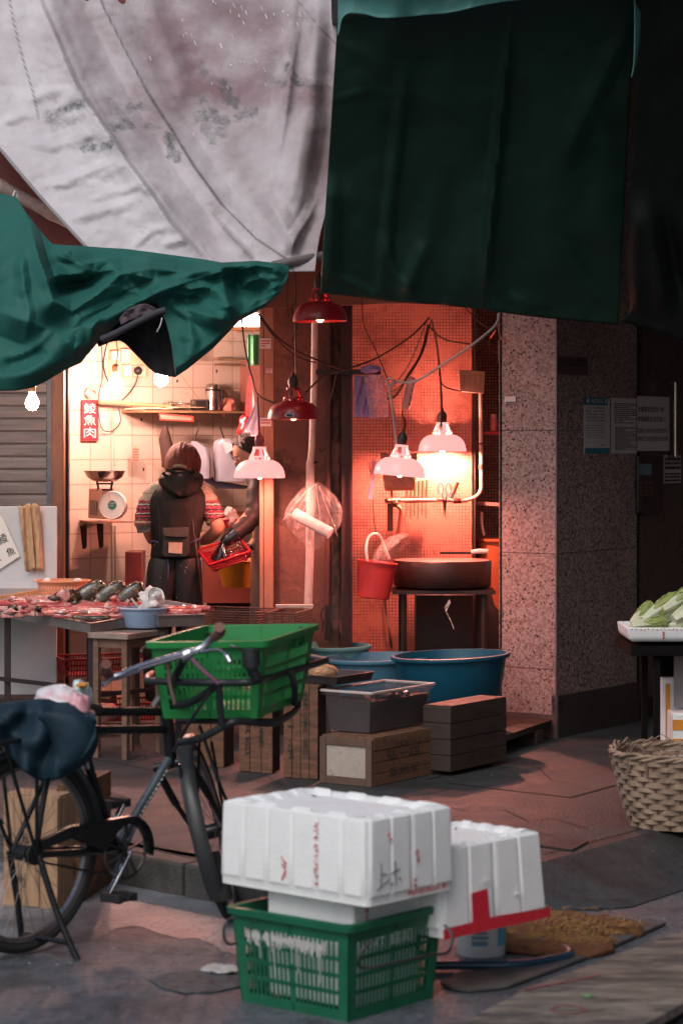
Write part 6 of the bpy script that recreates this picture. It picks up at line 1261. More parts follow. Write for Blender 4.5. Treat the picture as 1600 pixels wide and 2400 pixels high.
# things under the table
M_redp = mat('red_tray_plastic', (.20, .01, .012), .4, 0, .12, 8)
def holed_tray(t, c, u, v, Lu, Lv, h, m, flare=.03, pitch=.016):
    """open basket of plastic slats"""
    def pt(side, s_, z):
        g = flare * z / h - flare
        if side == 0: return c + u * (s_ * (Lu - 2 * 0)) + v * (-g * 0 - (g)) * 0 + v * (-g) * -1 * 0 + v * (0 - g * -1) * 0 + v * (-(flare * z / h)) + UP * z
        if side == 1: return c + v * (s_ * Lv) + u * (-(flare * z / h)) + UP * z
        if side == 2: return c + u * (s_ * Lu) + v * (Lv + flare * z / h) + UP * z
        return c + v * (s_ * Lv) + u * (Lu + flare * z / h) + UP * z
    mb = MB()
    for side, L in ((0, Lu), (1, Lv), (2, Lu), (3, Lv)):
        n = max(4, int(L / pitch))
        for i in range(n + 1): mb.beam(pt(side, i / n, 0), pt(side, i / n, h), .004, pitch * .45, up=(u if side in (1, 3) else v))
        for z in (0, h * .33, h * .66): mb.beam(pt(side, 0, z), pt(side, 1, z), .004, .006)
    mb.build('slats', m, t, smooth=0)
    mb = MB(); r = [pt(0, 0, h) + u * -flare, pt(0, 1, h) + u * flare, pt(2, 1, h) + u * flare, pt(2, 0, h) - u * flare]
    for i in range(4): mb.beam(r[i], r[(i + 1) % 4], .014, .012)
    mb.build('rim', m, t, bevel=.003)
    mb = MB(); obox(mb, c, u, v, 0, Lu, 0, Lv, 0, .003); mb.build('base', m, t)
for (x, y, z, lab) in ((200, 1600, .30, 'red slatted tray on the rail under the fish table'), (290, 1700, .06, 'lower red tray on the ground beneath the stool')):
    t = thing('red_tray', lab, 'tray', P(x, y, 13.0)); c = P(x - 40, y, 13.0); c.z = z; holed_tray(t, c, V((.95, .3, 0)), V((-.3, .95, 0)), .34, .24, .09, M_redp)
mb = MB(); mb.ball(P(232, 1668, 12.9), (.12, .1, .05), 18, 10, jit=.3, sd=4); mb.build('ice_heap', M_fish2, label='heap of pinkish offcuts under the stool', cat='offcuts', kind='stuff')
mb = MB(); mb.box(P(60, 1650, 12.9) + V((0, .2, -.02)), (.9, .4, .10)); mb.build('low_box', M_wooddark, label='dark low timber box under the left of the fish table', cat='box', bevel=.004)
# wire baskets
def wire_basket(label, x0, y0, z, a, xl, xr, H):
    c, u, v, Lu, Lv = fit(x0, y0, z, a, xl, xr)
    t = thing('wire_basket', label, 'wire basket', c + u * Lu / 2 + v * Lv / 2); mb = MB(); mb2 = MB(); mr = mat('rusty_wire', (.13, .065, .045), .6, .3, .4, 30)
    P4 = [c, c + u * Lu, c + u * Lu + v * Lv, c + v * Lv]
    for i in range(4):
        A, B = P4[i], P4[(i + 1) % 4]; L = (B - A).length; n = int(L / .0135)
        for k in range(n + 1): p = A.lerp(B, k / n); mb.tube([p, p + UP * H], .0025, 4, cap=False)
        for k in range(int(H / .013) + 1): mb.tube([A + UP * k * .013, B + UP * k * .013], .0025, 4, cap=False)
        pts = [A.lerp(B, k / 24) + UP * (H + .002 * math.sin(k * 2.2)) for k in range(25)]; mb2.tube(pts, .0035, 6)
        mb2.tube([A, A + UP * H], .003, 6)
    mb.build('mesh', mr, t, smooth=0); mb2.build('frame', mr, t)
    mb = MB()
    for k in range(int(Lu / .0135)): mb.tube([c + u * k * .0135, c + u * k * .0135 + v * Lv], .001, 4, cap=False)
    mb.build('bottom_mesh', mr, t, smooth=0)
wire_basket('long rusty wire mesh basket behind the green bicycle crate', 600, 1494, .545, 24, 441, 660, .13)
wire_basket('smaller rusty wire mesh basket in front of the drain pipe', 690, 1497, .545, 14, 622, 731, .13)
mb = MB(); mb.box(P(590, 1500, 12.6) + V((0, .1, -.02)), (.62, .5, .05)); mb.beam(P(470, 1500, 12.6), V((P(470, 0, 12.6).x, 12.6, 0)), .04, .04); mb.beam(P(700, 1500, 12.6), V((P(700, 0, 12.6).x, 12.6, 0)), .04, .04); mb.build('basket_bench', M_wooddark, label='dark bench carrying the wire baskets', cat='bench')
mb = MB(); mb.box(P(690, 1420, 12.95), (.20, .06, .014)); mb.build('white_board_piece', M_pipe, label='pale flat strip leaning behind the small wire basket', cat='strip')

# ================================================================ FOREGROUND STACK
def plastic_crate(name, label, c, u, v, Lu, Lv, H, m, flare=.02, slots=True, rim_h=.022, band=.35, printm=None):
    t = thing(name, label, 'crate', c + u * Lu / 2 + v * Lv / 2)
    def pt(side, s_, z, off=0):
        g = flare * z / H + off
        if side == 0: return c + u * (-g + s_ * (Lu + 2 * g)) - v * g + UP * z
        if side == 1: return c + v * (-g + s_ * (Lv + 2 * g)) - u * g + UP * z
        if side == 2: return c + u * (-g + s_ * (Lu + 2 * g)) + v * (Lv + g) + UP * z
        return c + v * (-g + s_ * (Lv + 2 * g)) + u * (Lu + g) + UP * z
    for side, L in ((0, Lu), (1, Lv), (2, Lu), (3, Lv)):
        mb = MB(); up = (u if side in (1, 3) else v)
        def quad(s0, s1, z0, z1, th=.004):
            A = [pt(side, s0, z0), pt(side, s1, z0), pt(side, s1, z1), pt(side, s0, z1)]; n = -up if side in (0, 1) else up
            mb.prism(A, n * -th)
        quad(.0, .09, 0, H - .001); quad(.91, 1, 0, H - .001); quad(.09, .91, 0, .03); quad(.09, .91, H * (1 - band * .55), H - .001)
        z0 = .03; zs = [z0 + (H * (1 - band * .55) - z0) * k / 4 for k in range(5)]
        for k in range(1, 4): quad(.09, .91, zs[k] - .006, zs[k] + .006)
        n = int(L / .019)
        for k in range(1, n): s_ = .09 + .82 * k / n; quad(s_ - .0034 / L, s_ + .0034 / L, z0, zs[-1], .003)
        quad(.49, .51, 0, H - .001, .006)
        mb.build('side_wall', m, t, smooth=0)
    mb = MB()
    for k, (g, z) in enumerate(((.004, H - rim_h), (.004, H))):
        pass
    rr = []
    for g, z in ((.000, H - rim_h), (.016, H - rim_h + .002), (.018, H), (.0, H + .002), (-.002, H - .004)):
        pts = []
        for i, (aa, bb) in enumerate(((-1, -1), (1, -1), (1, 1), (-1, 1))):
            G0 = flare + g; cx, cy = (Lu / 2 + G0) * aa, (Lv / 2 + G0) * bb; rad = .03
            for q in range(5):
                an = {0: math.pi, 1: 1.5 * math.pi, 2: 0, 3: .5 * math.pi}[i] + q / 4 * math.pi / 2
                pts.append(c + u * (Lu / 2 + cx - aa * rad + rad * math.cos(an)) + v * (Lv / 2 + cy - bb * rad + rad * math.sin(an)) + UP * z)
        rr.append(pts)
    mb.loft(rr, cap=False); mb.build('rim', m, t, smooth=50)
    mb = MB(); obox(mb, c, u, v, 0.002, Lu - .002, 0.002, Lv - .002, .004, .010); mb.build('base', m, t)
    return t, pt
Z_ = -.12
c, u, v, Lu, Lv = fit(815, 2396, Z_, 40, 566, 1013)
T_, pt = plastic_crate('plastic_crate', 'dark green slatted crate full of foam boxes in the foreground', c, u, v, Lu, Lv, .285, M_green2, .022)
mb = MB()
for side, s0, s1, dx in ((0, .5, .5, 0),): pass
wire = mat('bent_wire', (.10, .09, .09), .4, .8)
mb.tube(catmull([P(548, 2150, 7.05), P(530, 2160, 7.02), P(524, 2190, 7.02), P(534, 2212, 7.04), P(556, 2210, 7.06)]), .0042, 8); mb.build('handle', wire, T_)
mb = MB(); mb.tube(catmull([P(875, 2205, 6.72), P(850, 2225, 6.70), P(838, 2255, 6.70), P(850, 2268, 6.72), P(900, 2262, 6.75), P(1000, 2240, 6.85), P(1050, 2230, 6.95), P(1058, 2190, 6.98), P(1040, 2168, 7.0)]), .0045, 8); mb.build('handle', wire, T_)
mb = MB(); n_ = -v * .004
for k in range(90):
    s_ = .12 + .68 * k / 89; zt_ = .228 - .02 * abs(noise.noise(V((k * .3, 3, 0)))) - .012 * rnd.random(); zb_ = .205 - .03 * rnd.random() - (.10 * rnd.random() if rnd.random() < .13 else 0)
    if rnd.random() < .12: continue
    a_ = [pt(0, 1 - (s_), zt_), pt(0, 1 - (s_ + .0066), zt_), pt(0, 1 - (s_ + .0066), zb_), pt(0, 1 - s_, zb_)]
    mb.prism([p - v * .0015 for p in a_], -v * .001)
mb.build('paint_drips', mat('white_paint', (.5, .5, .48), .6, 0, .1, 20), T_, smooth=0)
text('lettering', 'HT 盛記', mat('faint_print', (.35, .5, .42), .7), T_, pt(1, .22, .20) - u * .003, v, UP, w=.20, h=.035)
def foam_box(name, label, c, u, v, Lu, Lv, H, ribs_u, ribs_v, taper=.02, inverted=True, flange=.02, m=None):
    """moulded polystyrene box with scalloped sides; upside down: broad flange at the bottom"""
    t = thing(name, label, 'foam box', c + u * Lu / 2 + v * Lv / 2)
    def outline(g, amp, rad=.018):
        pts = []; N = 22
        sides = [(c, u, Lu, -v, ribs_u), (c + u * Lu, v, Lv, u, ribs_v), (c + u * Lu + v * Lv, -u, Lu, v, ribs_u), (c + v * Lv, -v, Lv, -u, ribs_v)]
        for (o, d, L, n, rb) in sides:
            for i in range(N * 3):
                s_ = i / (N * 3); e = min(s_, 1 - s_) * L; ph = (s_ * rb) % 1
                bump = amp * (1 if .08 < ph < .92 else 0 if (ph < .04 or ph > .96) else .5)
                inset = rad * (1 - math.sqrt(max(0, 1 - (1 - min(1, e / rad)) ** 2))) if e < rad else 0
                base = o + d * (s_ * L); cen = c + u * Lu / 2 + v * Lv / 2
                p = base + n * (g + bump - inset) + d * (g * (2 * s_ - 1))
                pts.append(p)
        return pts
    g1 = -taper
    R_ = [(0, 0, -flange * 0), (0, 0, 0)]
    rings = []
    for z, g, amp in ((0, flange * .2, 0), (.004, flange * .25, 0), (.022, flange * .2, 0), (.03, 0, .0055), (H * .5, g1 * .5, .006), (H - .014, g1, .006), (H - .004, g1 - .001, .0055), (H, g1 - .008, .004)):
        rings.append([p + UP * z for p in outline(g, amp)])
    cen = c + u * Lu / 2 + v * Lv / 2
    top = rings[-1]
    for k, dz in ((.9, .002), (.8, -.006), (.76, -.010), (.6, -.010), (.3, -.008), (.02, -.006)):
        rings.append([V((cen.x + (p.x - cen.x) * k, cen.y + (p.y - cen.y) * k, c.z + H + dz + (.006 if k > .78 and (i // 9) % 2 else 0))) for i, p in enumerate(top)])
    mb = MB(); mb.loft(rings); mb.build('shell', m or M_foam, t, smooth=35)
    return t
# inner grey box in the crate
def inset_fit(dz, H, label):
    t = thing('foam_box', label, 'foam box', c + u * Lu / 2 + v * Lv / 2); mb = MB(); obox(mb, c, u, v, .03, Lu - .05, .06, Lv - .03, .02, H); mb.build('shell', M_foam, t, bevel=.008); return t
ib = inset_fit(0, .34, 'plain foam box standing in the dark green crate under the big foam box')
mb = MB()
def blots(mb, o, right, up_, n, size, pitch, nrm, seed):
    """broken stamped red characters in a row"""
    q = random.Random(seed); right = V(right).normalized(); up_ = V(up_).normalized()
    for k in range(n):
        p = V(o) + right * pitch * k
        for j in range(5):
            a_ = q.uniform(-.5, .5) * size; b_ = q.uniform(-.5, .5) * size; w_ = q.uniform(.3, .9) * size; h_ = q.uniform(.12, .3) * size
            if q.random() < .5: w_, h_ = h_, w_
            x = p + right * a_ + up_ * b_
            mb.add([x - right * w_ / 2 - up_ * h_ / 2 + nrm, x + right * w_ / 2 - up_ * h_ / 2 + nrm, x + right * w_ / 2 + up_ * h_ / 2 + nrm, x - right * w_ / 2 + up_ * h_ / 2 + nrm], [(0, 1, 2, 3)])
blots(mb, c + u * .03 + v * .12 + UP * .33, -UP, v, 5, .014, .016, -u * .002, 5); mb.build('red_stamp', M_redprint, ib, smooth=0)
# big upper foam box
c2 = P(862, 2127, 6.86); zb = .222; c2 = G(862, 2127, zb); a = R(42); u2 = V((-math.cos(a), math.sin(a), 0)); v2 = V((math.sin(a), math.cos(a), 0))
ln = lambda cc_, d, x: (((x - 800) / F) * cc_.y - cc_.x) / (d.x - ((x - 800) / F) * d.y)
LU2, LV2 = ln(c2, u2, 516), ln(c2, v2, 1062)
fb = foam_box('foam_box', 'big upside down white foam box on top of the foreground stack', c2, u2, v2, LU2, LV2, .248, 6, 4, .004, flange=.0)
def on_u(s_, z): return c2 + u2 * s_ * LU2 + UP * z - v2 * (.0085 - .004 * z / .245)
def on_v(s_, z): return c2 + v2 * s_ * LV2 + UP * z - u2 * (.0085 - .004 * z / .245)
mb = MB(); blots(mb, on_u(.33, .215), -UP, -u2, 10, .013, .0185, -v2 * .001, 1); mb.build('red_stamp', M_redprint, fb, smooth=0)
mb = MB(); blots(mb, on_u(.545, .10), -UP, -u2, 4, .015, .018, -v2 * .001, 2); mb.build('red_stamp', M_redprint, fb, smooth=0)
mb = MB(); blots(mb, on_v(.55, .13), -UP, v2, 2, .015, .018, -u2 * .001, 3); blots(mb, on_v(.52, .055), -UP, v2, 3, .013, .017, -u2 * .001, 6); blots(mb, on_v(.45, .018), v2, UP, 12, .013, .015, -u2 * .001, 4); mb.build('red_stamp', M_redprint, fb, smooth=0)
mb = MB(); ink = lambda x, y: None
for st in ([(.13, .12), (.13, .09), (.12, .055)], [(.13, .09), (.20, .085)], [(.08, .045), (.16, .06), (.24, .075)], [(.29, .12), (.29, .09), (.30, .05)], [(.24, .085), (.34, .095)], [(.26, .06), (.24, .05)], [(.33, .07), (.36, .06)]):
    mb.tube([on_v(s_, z) for s_, z in st], .0016, 5)
mb.build('marker_scrawl', mat('grey_marker', (.12, .12, .13), .7), fb)
mb = MB()
for s_, z in ((.22, .2), (.24, .185)): mb.ball(on_v(s_, z), .004, 6, 5)
mb.build('spatter', M_redprint, fb)
# second foam box on a pail
c3 = G(1035, 2200, .075); a = R(44); u3 = V((-math.cos(a), math.sin(a), 0)); v3 = V((math.sin(a), math.cos(a), 0)); LU3, LV3 = .36, ln(c3, v3, 1280)
fb2 = foam_box('foam_box', 'second foam box with red tape round its lower edge, balanced on a white pail', c3, u3, v3, LU3, LV3, .262, 3, 4, .014, flange=.0)
M_tape = mat('red_tape', (.62, .02, .04), .3, 0, .06, 20, coat=.3)
mb = MB(); 
def tp_(s_, z, e=.012): return c3 + v3 * s_ * LV3 + UP * z - u3 * e
mb.prism([tp_(-.01, -.002), tp_(1.005, -.002), tp_(1.005, .026), tp_(.5, .036), tp_(-.01, .030)], -u3 * .001); mb.build('red_tape_band', M_tape, fb2, smooth=0)
mb = MB(); mb.prism([tp_(.26, -.002, .0135), tp_(.42, -.002, .0135), tp_(.40, .125, .0095), tp_(.25, .12, .0095)], -u3 * .001); mb.build('red_tape_upright', M_tape, fb2, smooth=0)
for s_, z in ((.40, .15), (.70, .09)): mb = MB(); mb.box(tp_(s_, z, .0085), (.004, .03, .005), rz=R(-46)); mb.build('mould_mark', M_foam, fb2)
t = thing('pail', 'round white paint pail with blue print under the second foam box', 'pail', V((G(1128, 2240, Z_).x, 7.95, Z_))); pc = V((G(1128, 2240, Z_).x, 7.92, Z_)); r = .083
mb = MB(); mb.lathe([(.001, 0), (r * .92, 0), (r * .95, .004), (r, .19), (r * 1.06, .19), (r * 1.06, .195), (.001, .195)], pc, 40); mb.build('drum', mat('white_pail', (.72, .74, .76), .35, 0, .04, 6), t, smooth=50)
mb = MB()
def pp(a_, z, e=.0015): rr = r * (.95 + .05 * z / .19) + e; return pc + V((rr * math.sin(R(a_)), -rr * math.cos(R(a_)), z))
for a0, a1, z0, z1 in ((-25, 12, .040, .056), (-25, 14, .062, .072), (-25, 10, .078, .086), (-25, 13, .095, .11)):
    n = 8
    for i in range(n): x0, x1 = a0 + (a1 - a0) * i / n, a0 + (a1 - a0) * (i + 1) / n; mb.add([pp(x0, z0), pp(x1, z0), pp(x1, z1), pp(x0, z1)], [(0, 1, 2, 3)])
mb.build('small_print', mat('dull_blue_print', (.16, .32, .45), .5), t, smooth=0)
mb = MB()
for i in range(8): x0, x1 = 38 + 5.5 * i, 38 + 5.5 * (i + 1); mb.add([pp(x0, .035), pp(x1, .035), pp(x1, .12), pp(x0, .12)], [(0, 1, 2, 3)])
mb.build('blue_label', mat('cyan_label', (.12, .42, .52), .5, 0, .3, 60), t, smooth=0)
# hose, straw mat, boards
HZc = mat('navy_hose', (.015, .05, .09), .35, 0, .15, 20)
MB().tube(catmull([G(1000, 2262, -.1), G(1100, 2262, -.1), G(1200, 2262, -.1), G(1290, 2250, -.1), G(1335, 2237, -.1), G(1320, 2222, -.1), G(1250, 2205, -.1), G(1190, 2195, -.1)], 8), .014, 10).build('hose', HZc, label='dark navy hose looped on the ground beside the white pail', cat='hose')
M_mat = mat('coir_fibre', (.13, .05, .018), .95, 0, .5, 30, 1.0, 60, stain=[((.30, .20, .03), 4, .52, .7), ((.06, .03, .02), 12, .6, .7)])
top_o = [(1150, 2195), (1175, 2160), (1215, 2134), (1300, 2126), (1400, 2135), (1470, 2150), (1502, 2163), (1490, 2175), (1425, 2178), (1410, 2186), (1436, 2196), (1418, 2215), (1340, 2222), (1240, 2214), (1175, 2206)]
q = [G(x, y, -.085) for x, y in top_o]; cen = sum(q, V((0, 0, 0))) / len(q); rings = []
qq = catmull(q + [q[0]], 9)[:-1]
for k, dz in ((1.03, -.033), (1.05, -.022), (1.02, -.012), (.93, -.006), (.6, .0), (.3, .004), (.02, .006)):
    rings.append([cen + (p - cen) * k * (1 + .05 * noise.noise(p * 22)) + UP * (dz + .014 * noise.noise(p * 14 + V((k * 5, 0, 0)))) for p in qq])
mb = MB(); mb.loft(rings); mo = mb.build('straw_mat', M_mat, smooth=60, label='brown furry coir mat lying on the ground right of the foam boxes', cat='mat')
mb = MB()
for k in range(420):
    i_ = rnd.randrange(len(qq)); f_ = rnd.uniform(.1, 1.02); p_ = cen + (qq[i_] - cen) * f_ + UP * .008; a_ = rnd.uniform(-.6, .9); L_k = rnd.uniform(.015, .05); mb.tube([p_, p_ + V((math.cos(a_) * L_k * .5, math.sin(a_) * L_k * .5, rnd.uniform(.002, .012))), p_ + V((math.cos(a_ + .3) * L_k, math.sin(a_ + .3) * L_k, 0))], rnd.uniform(.0008, .002), 3, cap=False)
fib = mb.build('fibres', mat('coir_fibre_light', (.26, .13, .05), .9, 0, .5, 30), mo, smooth=0, kind='stuff')
M_plk = mat('weathered_board', (.20, .17, .145), .8, 0, .5, 4, .9, 30, stain=[((.06, .052, .05), 3, .46, .9), ((.36, .29, .23), 5, .56, .7), ((.26, .06, .07), 2.2, .66, .6), ((.025, .02, .02), 22, .62, .9)], aniso=(1.2, 4, 3))
def ground_board(name, label, poly, z, th, m):
    mb = MB(); mb.prism([G(x, y, z) for x, y in poly][::-1], (0, 0, -th)); return mb.build(name, m, label=label, cat='board', bevel=.004, smooth=0)
ground_board('wooden_board', 'large weathered plywood board with red scrawls in the lower right corner', [(1035, 2475), (1120, 2375), (1230, 2318), (1420, 2245), (1650, 2160), (1720, 2240), (1600, 2350), (1440, 2440), (1300, 2520)], -.055, .03, M_plk)
ground_board('wooden_board', 'thin grey plank behind the large board, under the navy hose', [(1030, 2300), (1062, 2312), (1100, 2318), (1190, 2308), (1300, 2268), (1420, 2222), (1490, 2190), (1560, 2160), (1520, 2150), (1440, 2176), (1330, 2222), (1240, 2246), (1150, 2268), (1080, 2276)], -.105, .012, mat('grey_plank', (.085, .08, .08), .8, 0, .3, 3, .5, 40, stain=[((.06, .05, .05), 3, .5, .8)], aniso=(1.4, 3, 3)))
t_ = MB()
M_scr = mat('red_scrawl', (.24, .06, .065), .7, 0, .4, 30)
t_.tube([G(1330 + 38 * math.cos(a_), 2366 + 10 * math.sin(a_), -.053) for a_ in [i * 6.283 / 20 for i in range(20)]], .0035, 5, closed=True, flat=.3); t_.build('scrawl', M_scr, label='red painted ring on the large weathered board', cat='mark')
MB().tube(catmull([G(1230, 2318, -.052), G(1300, 2305, -.052), G(1380, 2290, -.052), G(1405, 2282, -.052)]), [.004 + .006 * abs(noise.noise(V((i * .6, 1, 0)))) for i in range(19)], 5, flat=.3).build('scrawl', M_scr, label='long red paint streak on the large weathered board', cat='mark')
mb = MB(); mb.ball(G(1375, 2333, -.05), (.02, .014, .005), 12, 6, jit=.8, sd=2); mb.build('leaf_scrap', mat('pale_green_leaf', (.13, .24, .11), .6), label='scrap of pale green leaf on the weathered board', cat='leaf')
mb = MB(); mb.grid(lambda a_, b_: G(515 + 44 * (2 * a_ - 1) * math.sqrt(max(.02, 1 - (2 * b_ - 1) ** 2)) * (1 + .3 * noise.noise(V((b_ * 4, 3, 1)))), 2262 + 20 * b_ + 5 * noise.noise(V((a_ * 5, b_ * 2, 1))), -.112) + V((0, 0, .014 * abs(noise.noise(V((a_ * 5, b_ * 4, 2)))))), 12, 8); mb.build('paper_scrap', mat('dirty_white_scrap', (.5, .5, .5), .8), label='dirty white scrap on the road left of the green crate', cat='scrap', solid=.002)
# wooden box behind the bicycle wheel
M_wl = mat('pale_crate_boards', (.42, .26, .155), .8, 0, .25, 6, .4, 50, stain=[((.16, .09, .06), 4, .56, .7)], aniso=(8, 8, 1.2))
wood_crate('wooden_crate', 'tall pale wooden crate standing on the road behind the bicycle rear wheel', 136, 2132, Z_, 20, 8, 176, .40, vert=True, m=M_wl, boards=3, lettersu=(('香', .72, .55, .045, .045), ('州', .75, .18, .035, .05)))
wood_crate('wooden_crate', 'darker wooden crate tucked behind the pale one beside the kerb', 190, 2118, Z_, 10, 132, 262, .42, vert=True, m=M_wood, boards=3, lettersu=(('日', .55, .25, .03, .04),))
# wicker basket
BC = V((P(1590, 0, 9.85).x, 9.85, 0)); RB = .275
t = thing('wicker_basket', 'large woven bamboo basket at the right edge of the pavement', 'basket', BC)
M_wk = mat('woven_bamboo', (.30, .21, .15), .7, 0, .4, 14, .3, 50, stain=[((.12, .07, .05), 10, .55, .7), ((.5, .42, .34), 20, .6, .7)]); M_wkd = mat('bamboo_stake', (.17, .10, .07), .7, 0, .3, 14)
Hb = .285; NS = 30
def rad(z): return .19 + (RB - .19) * (z / Hb) ** .75
for side in (0,):
    mb = MB()
    for k in range(NS):
        a_ = 2 * math.pi * k / NS; mb.tube([BC + V((rad(z) * math.cos(a_), rad(z) * math.sin(a_), z)) for z in (.004, .06, .12, .18, .24, Hb + .01)], .0065, 5, flat=.4)
    mb.build('stakes', M_wkd, t)
mb = MB(); nr = 13
for j in range(nr):
    z = .012 + (Hb - .02) * j / (nr - 1); w_ = .0092 if j % 2 else .0112; M2 = NS * 6
    rings = []
    for i in range(M2):
        a_ = 2 * math.pi * i / M2; o = .006 * math.cos(a_ * NS / 2 + (math.pi if j % 2 else 0)) ; rr = rad(z) + o; zz_ = z + .002 * noise.noise(V((i * .2, j, 0)))
        d = V((math.cos(a_), math.sin(a_), 0)); p = BC + d * rr + UP * zz_
        rings.append([p - UP * w_ - d * .0015, p - UP * w_ + d * .0018, p + UP * w_ + d * .0018, p + UP * w_ - d * .0015])
    mb.loft(rings, closed=True, cap=False)
mb.build('weave', M_wk, t, smooth=50)
mb = MB()
for k in range(3):
    mb.tube([BC + V(((RB + .008 * math.cos(i * .9 + k * 2.1)) * math.cos(i * .1), (RB + .008 * math.cos(i * .9 + k * 2.1)) * math.sin(i * .1), Hb + .012 + .009 * math.sin(i * .9 + k * 2.1) + .012 * noise.noise(V((i * .12, k, 0))))) for i in range(63)], .0075, 6, closed=True)
for k in range(40):
    a_ = rnd.uniform(0, 6.28); a2 = a_ + rnd.uniform(.15, .5); z0_, z1_ = Hb + .01, Hb + rnd.uniform(.0, .05)
    mb.tube([BC + V((RB * math.cos(a_), RB * math.sin(a_), z0_)), BC + V(((RB - .01) * math.cos((a_ + a2) / 2), (RB - .01) * math.sin((a_ + a2) / 2), z1_)), BC + V((RB * math.cos(a2), RB * math.sin(a2), z0_))], .004, 5, flat=.5)
mb.build('rim_braid', M_wk, t)
for ang, lab in ((-2.35, 0), (-.9, 1)):
    mb = MB(); mb.tube(catmull([BC + V((RB * math.cos(ang + da), RB * math.sin(ang + da), Hb + h_)) for da, h_ in ((-.16, -.05), (-.15, .01), (-.08, .05), (0, .06), (.08, .05), (.15, .01), (.16, -.05))]), .007, 8); mb.build('loop_handle', mat('old_rope', (.14, .10, .08), .8), t)
mb = MB(); mb.lathe([(.19, .01), (.001, .01)], BC, 30); mb.build('base', M_wkd, t)
# vegetable stand at the right
VY = 11.35
t = thing('vegetable_table', 'black table carrying the tray of lettuce at the right edge', 'table', P(1600, 1740, VY))
mb = MB(); a_ = P(1478, 1512, VY); mb.box((a_.x + .5, VY + .33, a_.z - .03), (1.0, .6, .05)); mb.build('top', mat('black_table', (.007, .006, .006), .9, spec=.1), t, bevel=.003)
mb = MB()
mb.box((a_.x + .62, VY + .45, .32), (.9, .02, .6)); mb.build('back_panel', mat('black_table', (.007, .006, .006), .9, spec=.1), t)  # dark sheet added below the open table to make its underside black
for dy in (.08, .55): mb = MB(); mb.box((a_.x + .13, VY + dy, (a_.z - .055) / 2), (.03, .035, a_.z - .055)); mb.build('leg', mat('black_table', (.007, .006, .006), .9, spec=.1), t)
fx = P(1471, 1505, VY); t = thing('foam_tray', 'white foam tray with red stamps under the lettuces', 'foam tray', fx)
mb = MB(); rings = []
for z, g in ((0, -.02), (.012, -.006), (.03, 0), (.068, .004), (.068, -.012), (.03, -.016)):
    rings.append([V((fx.x + a2_, VY + b2_, fx.z + z)) for a2_, b2_ in ((-g, -g), (.8 + g, -g), (.8 + g, .42 + g), (-g, .42 + g))])
mb.loft(rings); mb.build('tray', M_foam, t, bevel=.006)
mb = MB(); blots(mb, V((fx.x + .02, VY - .0055, fx.z + .060)), (1, 0, 0), UP, 18, .008, .019, V((0, -.0, 0)), 9); mb.build('red_stamp', M_redprint, t, smooth=0); mb = MB(); blots(mb, V((fx.x + .165, VY - .004, fx.z + .045)), -UP, (1, 0, 0), 3, .012, .014, V((0, -.003, 0)), 12); mb.build('red_stamp', M_redprint, t, smooth=0)
M_stem = mat('pale_lettuce_stem', (.62, .64, .46), .45, 0, .12, 14, .2, 40, stain=[((.35, .42, .15), 8, .55, .7)]); M_leafg = mat('lettuce_leaf', (.30, .36, .12), .55, 0, .3, 12, .5, 40, stain=[((.45, .5, .3), 9, .58, .6)])
def lettuce(px, py, L, w, ang, lab, k, dy=0):
    p = P(px, py, VY + .06 + dy); t = thing('lettuce', lab, 'lettuce', p - V((0, 0, .02)), group='lettuces heaped on the foam tray')
    d = V((math.cos(R(ang)), .35, math.sin(R(ang)))).normalized(); x = d.cross(UP).normalized(); y = x.cross(d); rings = []
    for i in range(14):
        s_ = i / 13; r = w * (.35 + .65 * math.sin(math.pi * min(.75, .08 + s_ * .75)) ** .8) * (1 if s_ < .75 else 1 - (s_ - .75) * 1.6)
        rings.append([p + d * (s_ - .3) * L + (x * math.cos(q_) + y * math.sin(q_)) * r * (1 + .16 * math.cos(q_ * 5 + k)) for q_ in [j * 6.283 / 20 for j in range(20)]])
    MB().loft(rings[:9]).build('stem', M_stem, t, smooth=60)
    mb = MB(); mb.loft(rings[7:])
    for j in range(9):
        q0 = j * .7 + k; base = p + d * (.3) * L; out = (x * math.cos(q0) + y * math.sin(q0))
        def lf(a1, b1, q0=q0, out=out): side = d.cross(out); return base - d * L * .25 + d * L * (.75 * b1) + out * w * (.85 + .35 * math.sin(b1 * 3)) + side * (a1 - .5) * w * (1.4 * math.sin(.4 + b1 * 2.4)) + V((0, 0, .012 * noise.noise(V((a1 * 6, b1 * 6, j + k)))))
        mb.grid(lf, 6, 8)
    mb.build('leaves', M_leafg, t, smooth=60)
spec = [(1500, 1465, .16, .030, 6, 'short pale lettuce at the left end of the bottom row'), (1492, 1448, .13, .022, 42, 'slim lettuce leaning up at the left end of the heap'), (1548, 1472, .12, .026, 0, 'small cut lettuce stub, second in the bottom row'), (1587, 1468, .14, .03, 8, 'lettuce stub at the right of the bottom row'),
        (1530, 1440, .20, .034, 32, 'leafy lettuce pointing up right on the second row'), (1562, 1440, .20, .040, 24, 'fat pale lettuce in the middle of the heap'), (1600, 1438, .2, .042, 30, 'fat lettuce cut off by the picture edge'), (1575, 1415, .2, .03, 30, 'lettuce lying on top of the heap'), (1640, 1440, .2, .04, 30, 'lettuce just beyond the picture edge')]
for k, (x, y, L, w_, an, lab) in enumerate(spec[:-1]): lettuce(x, y, L, w_, an, lab, k, .03 * (k % 3))
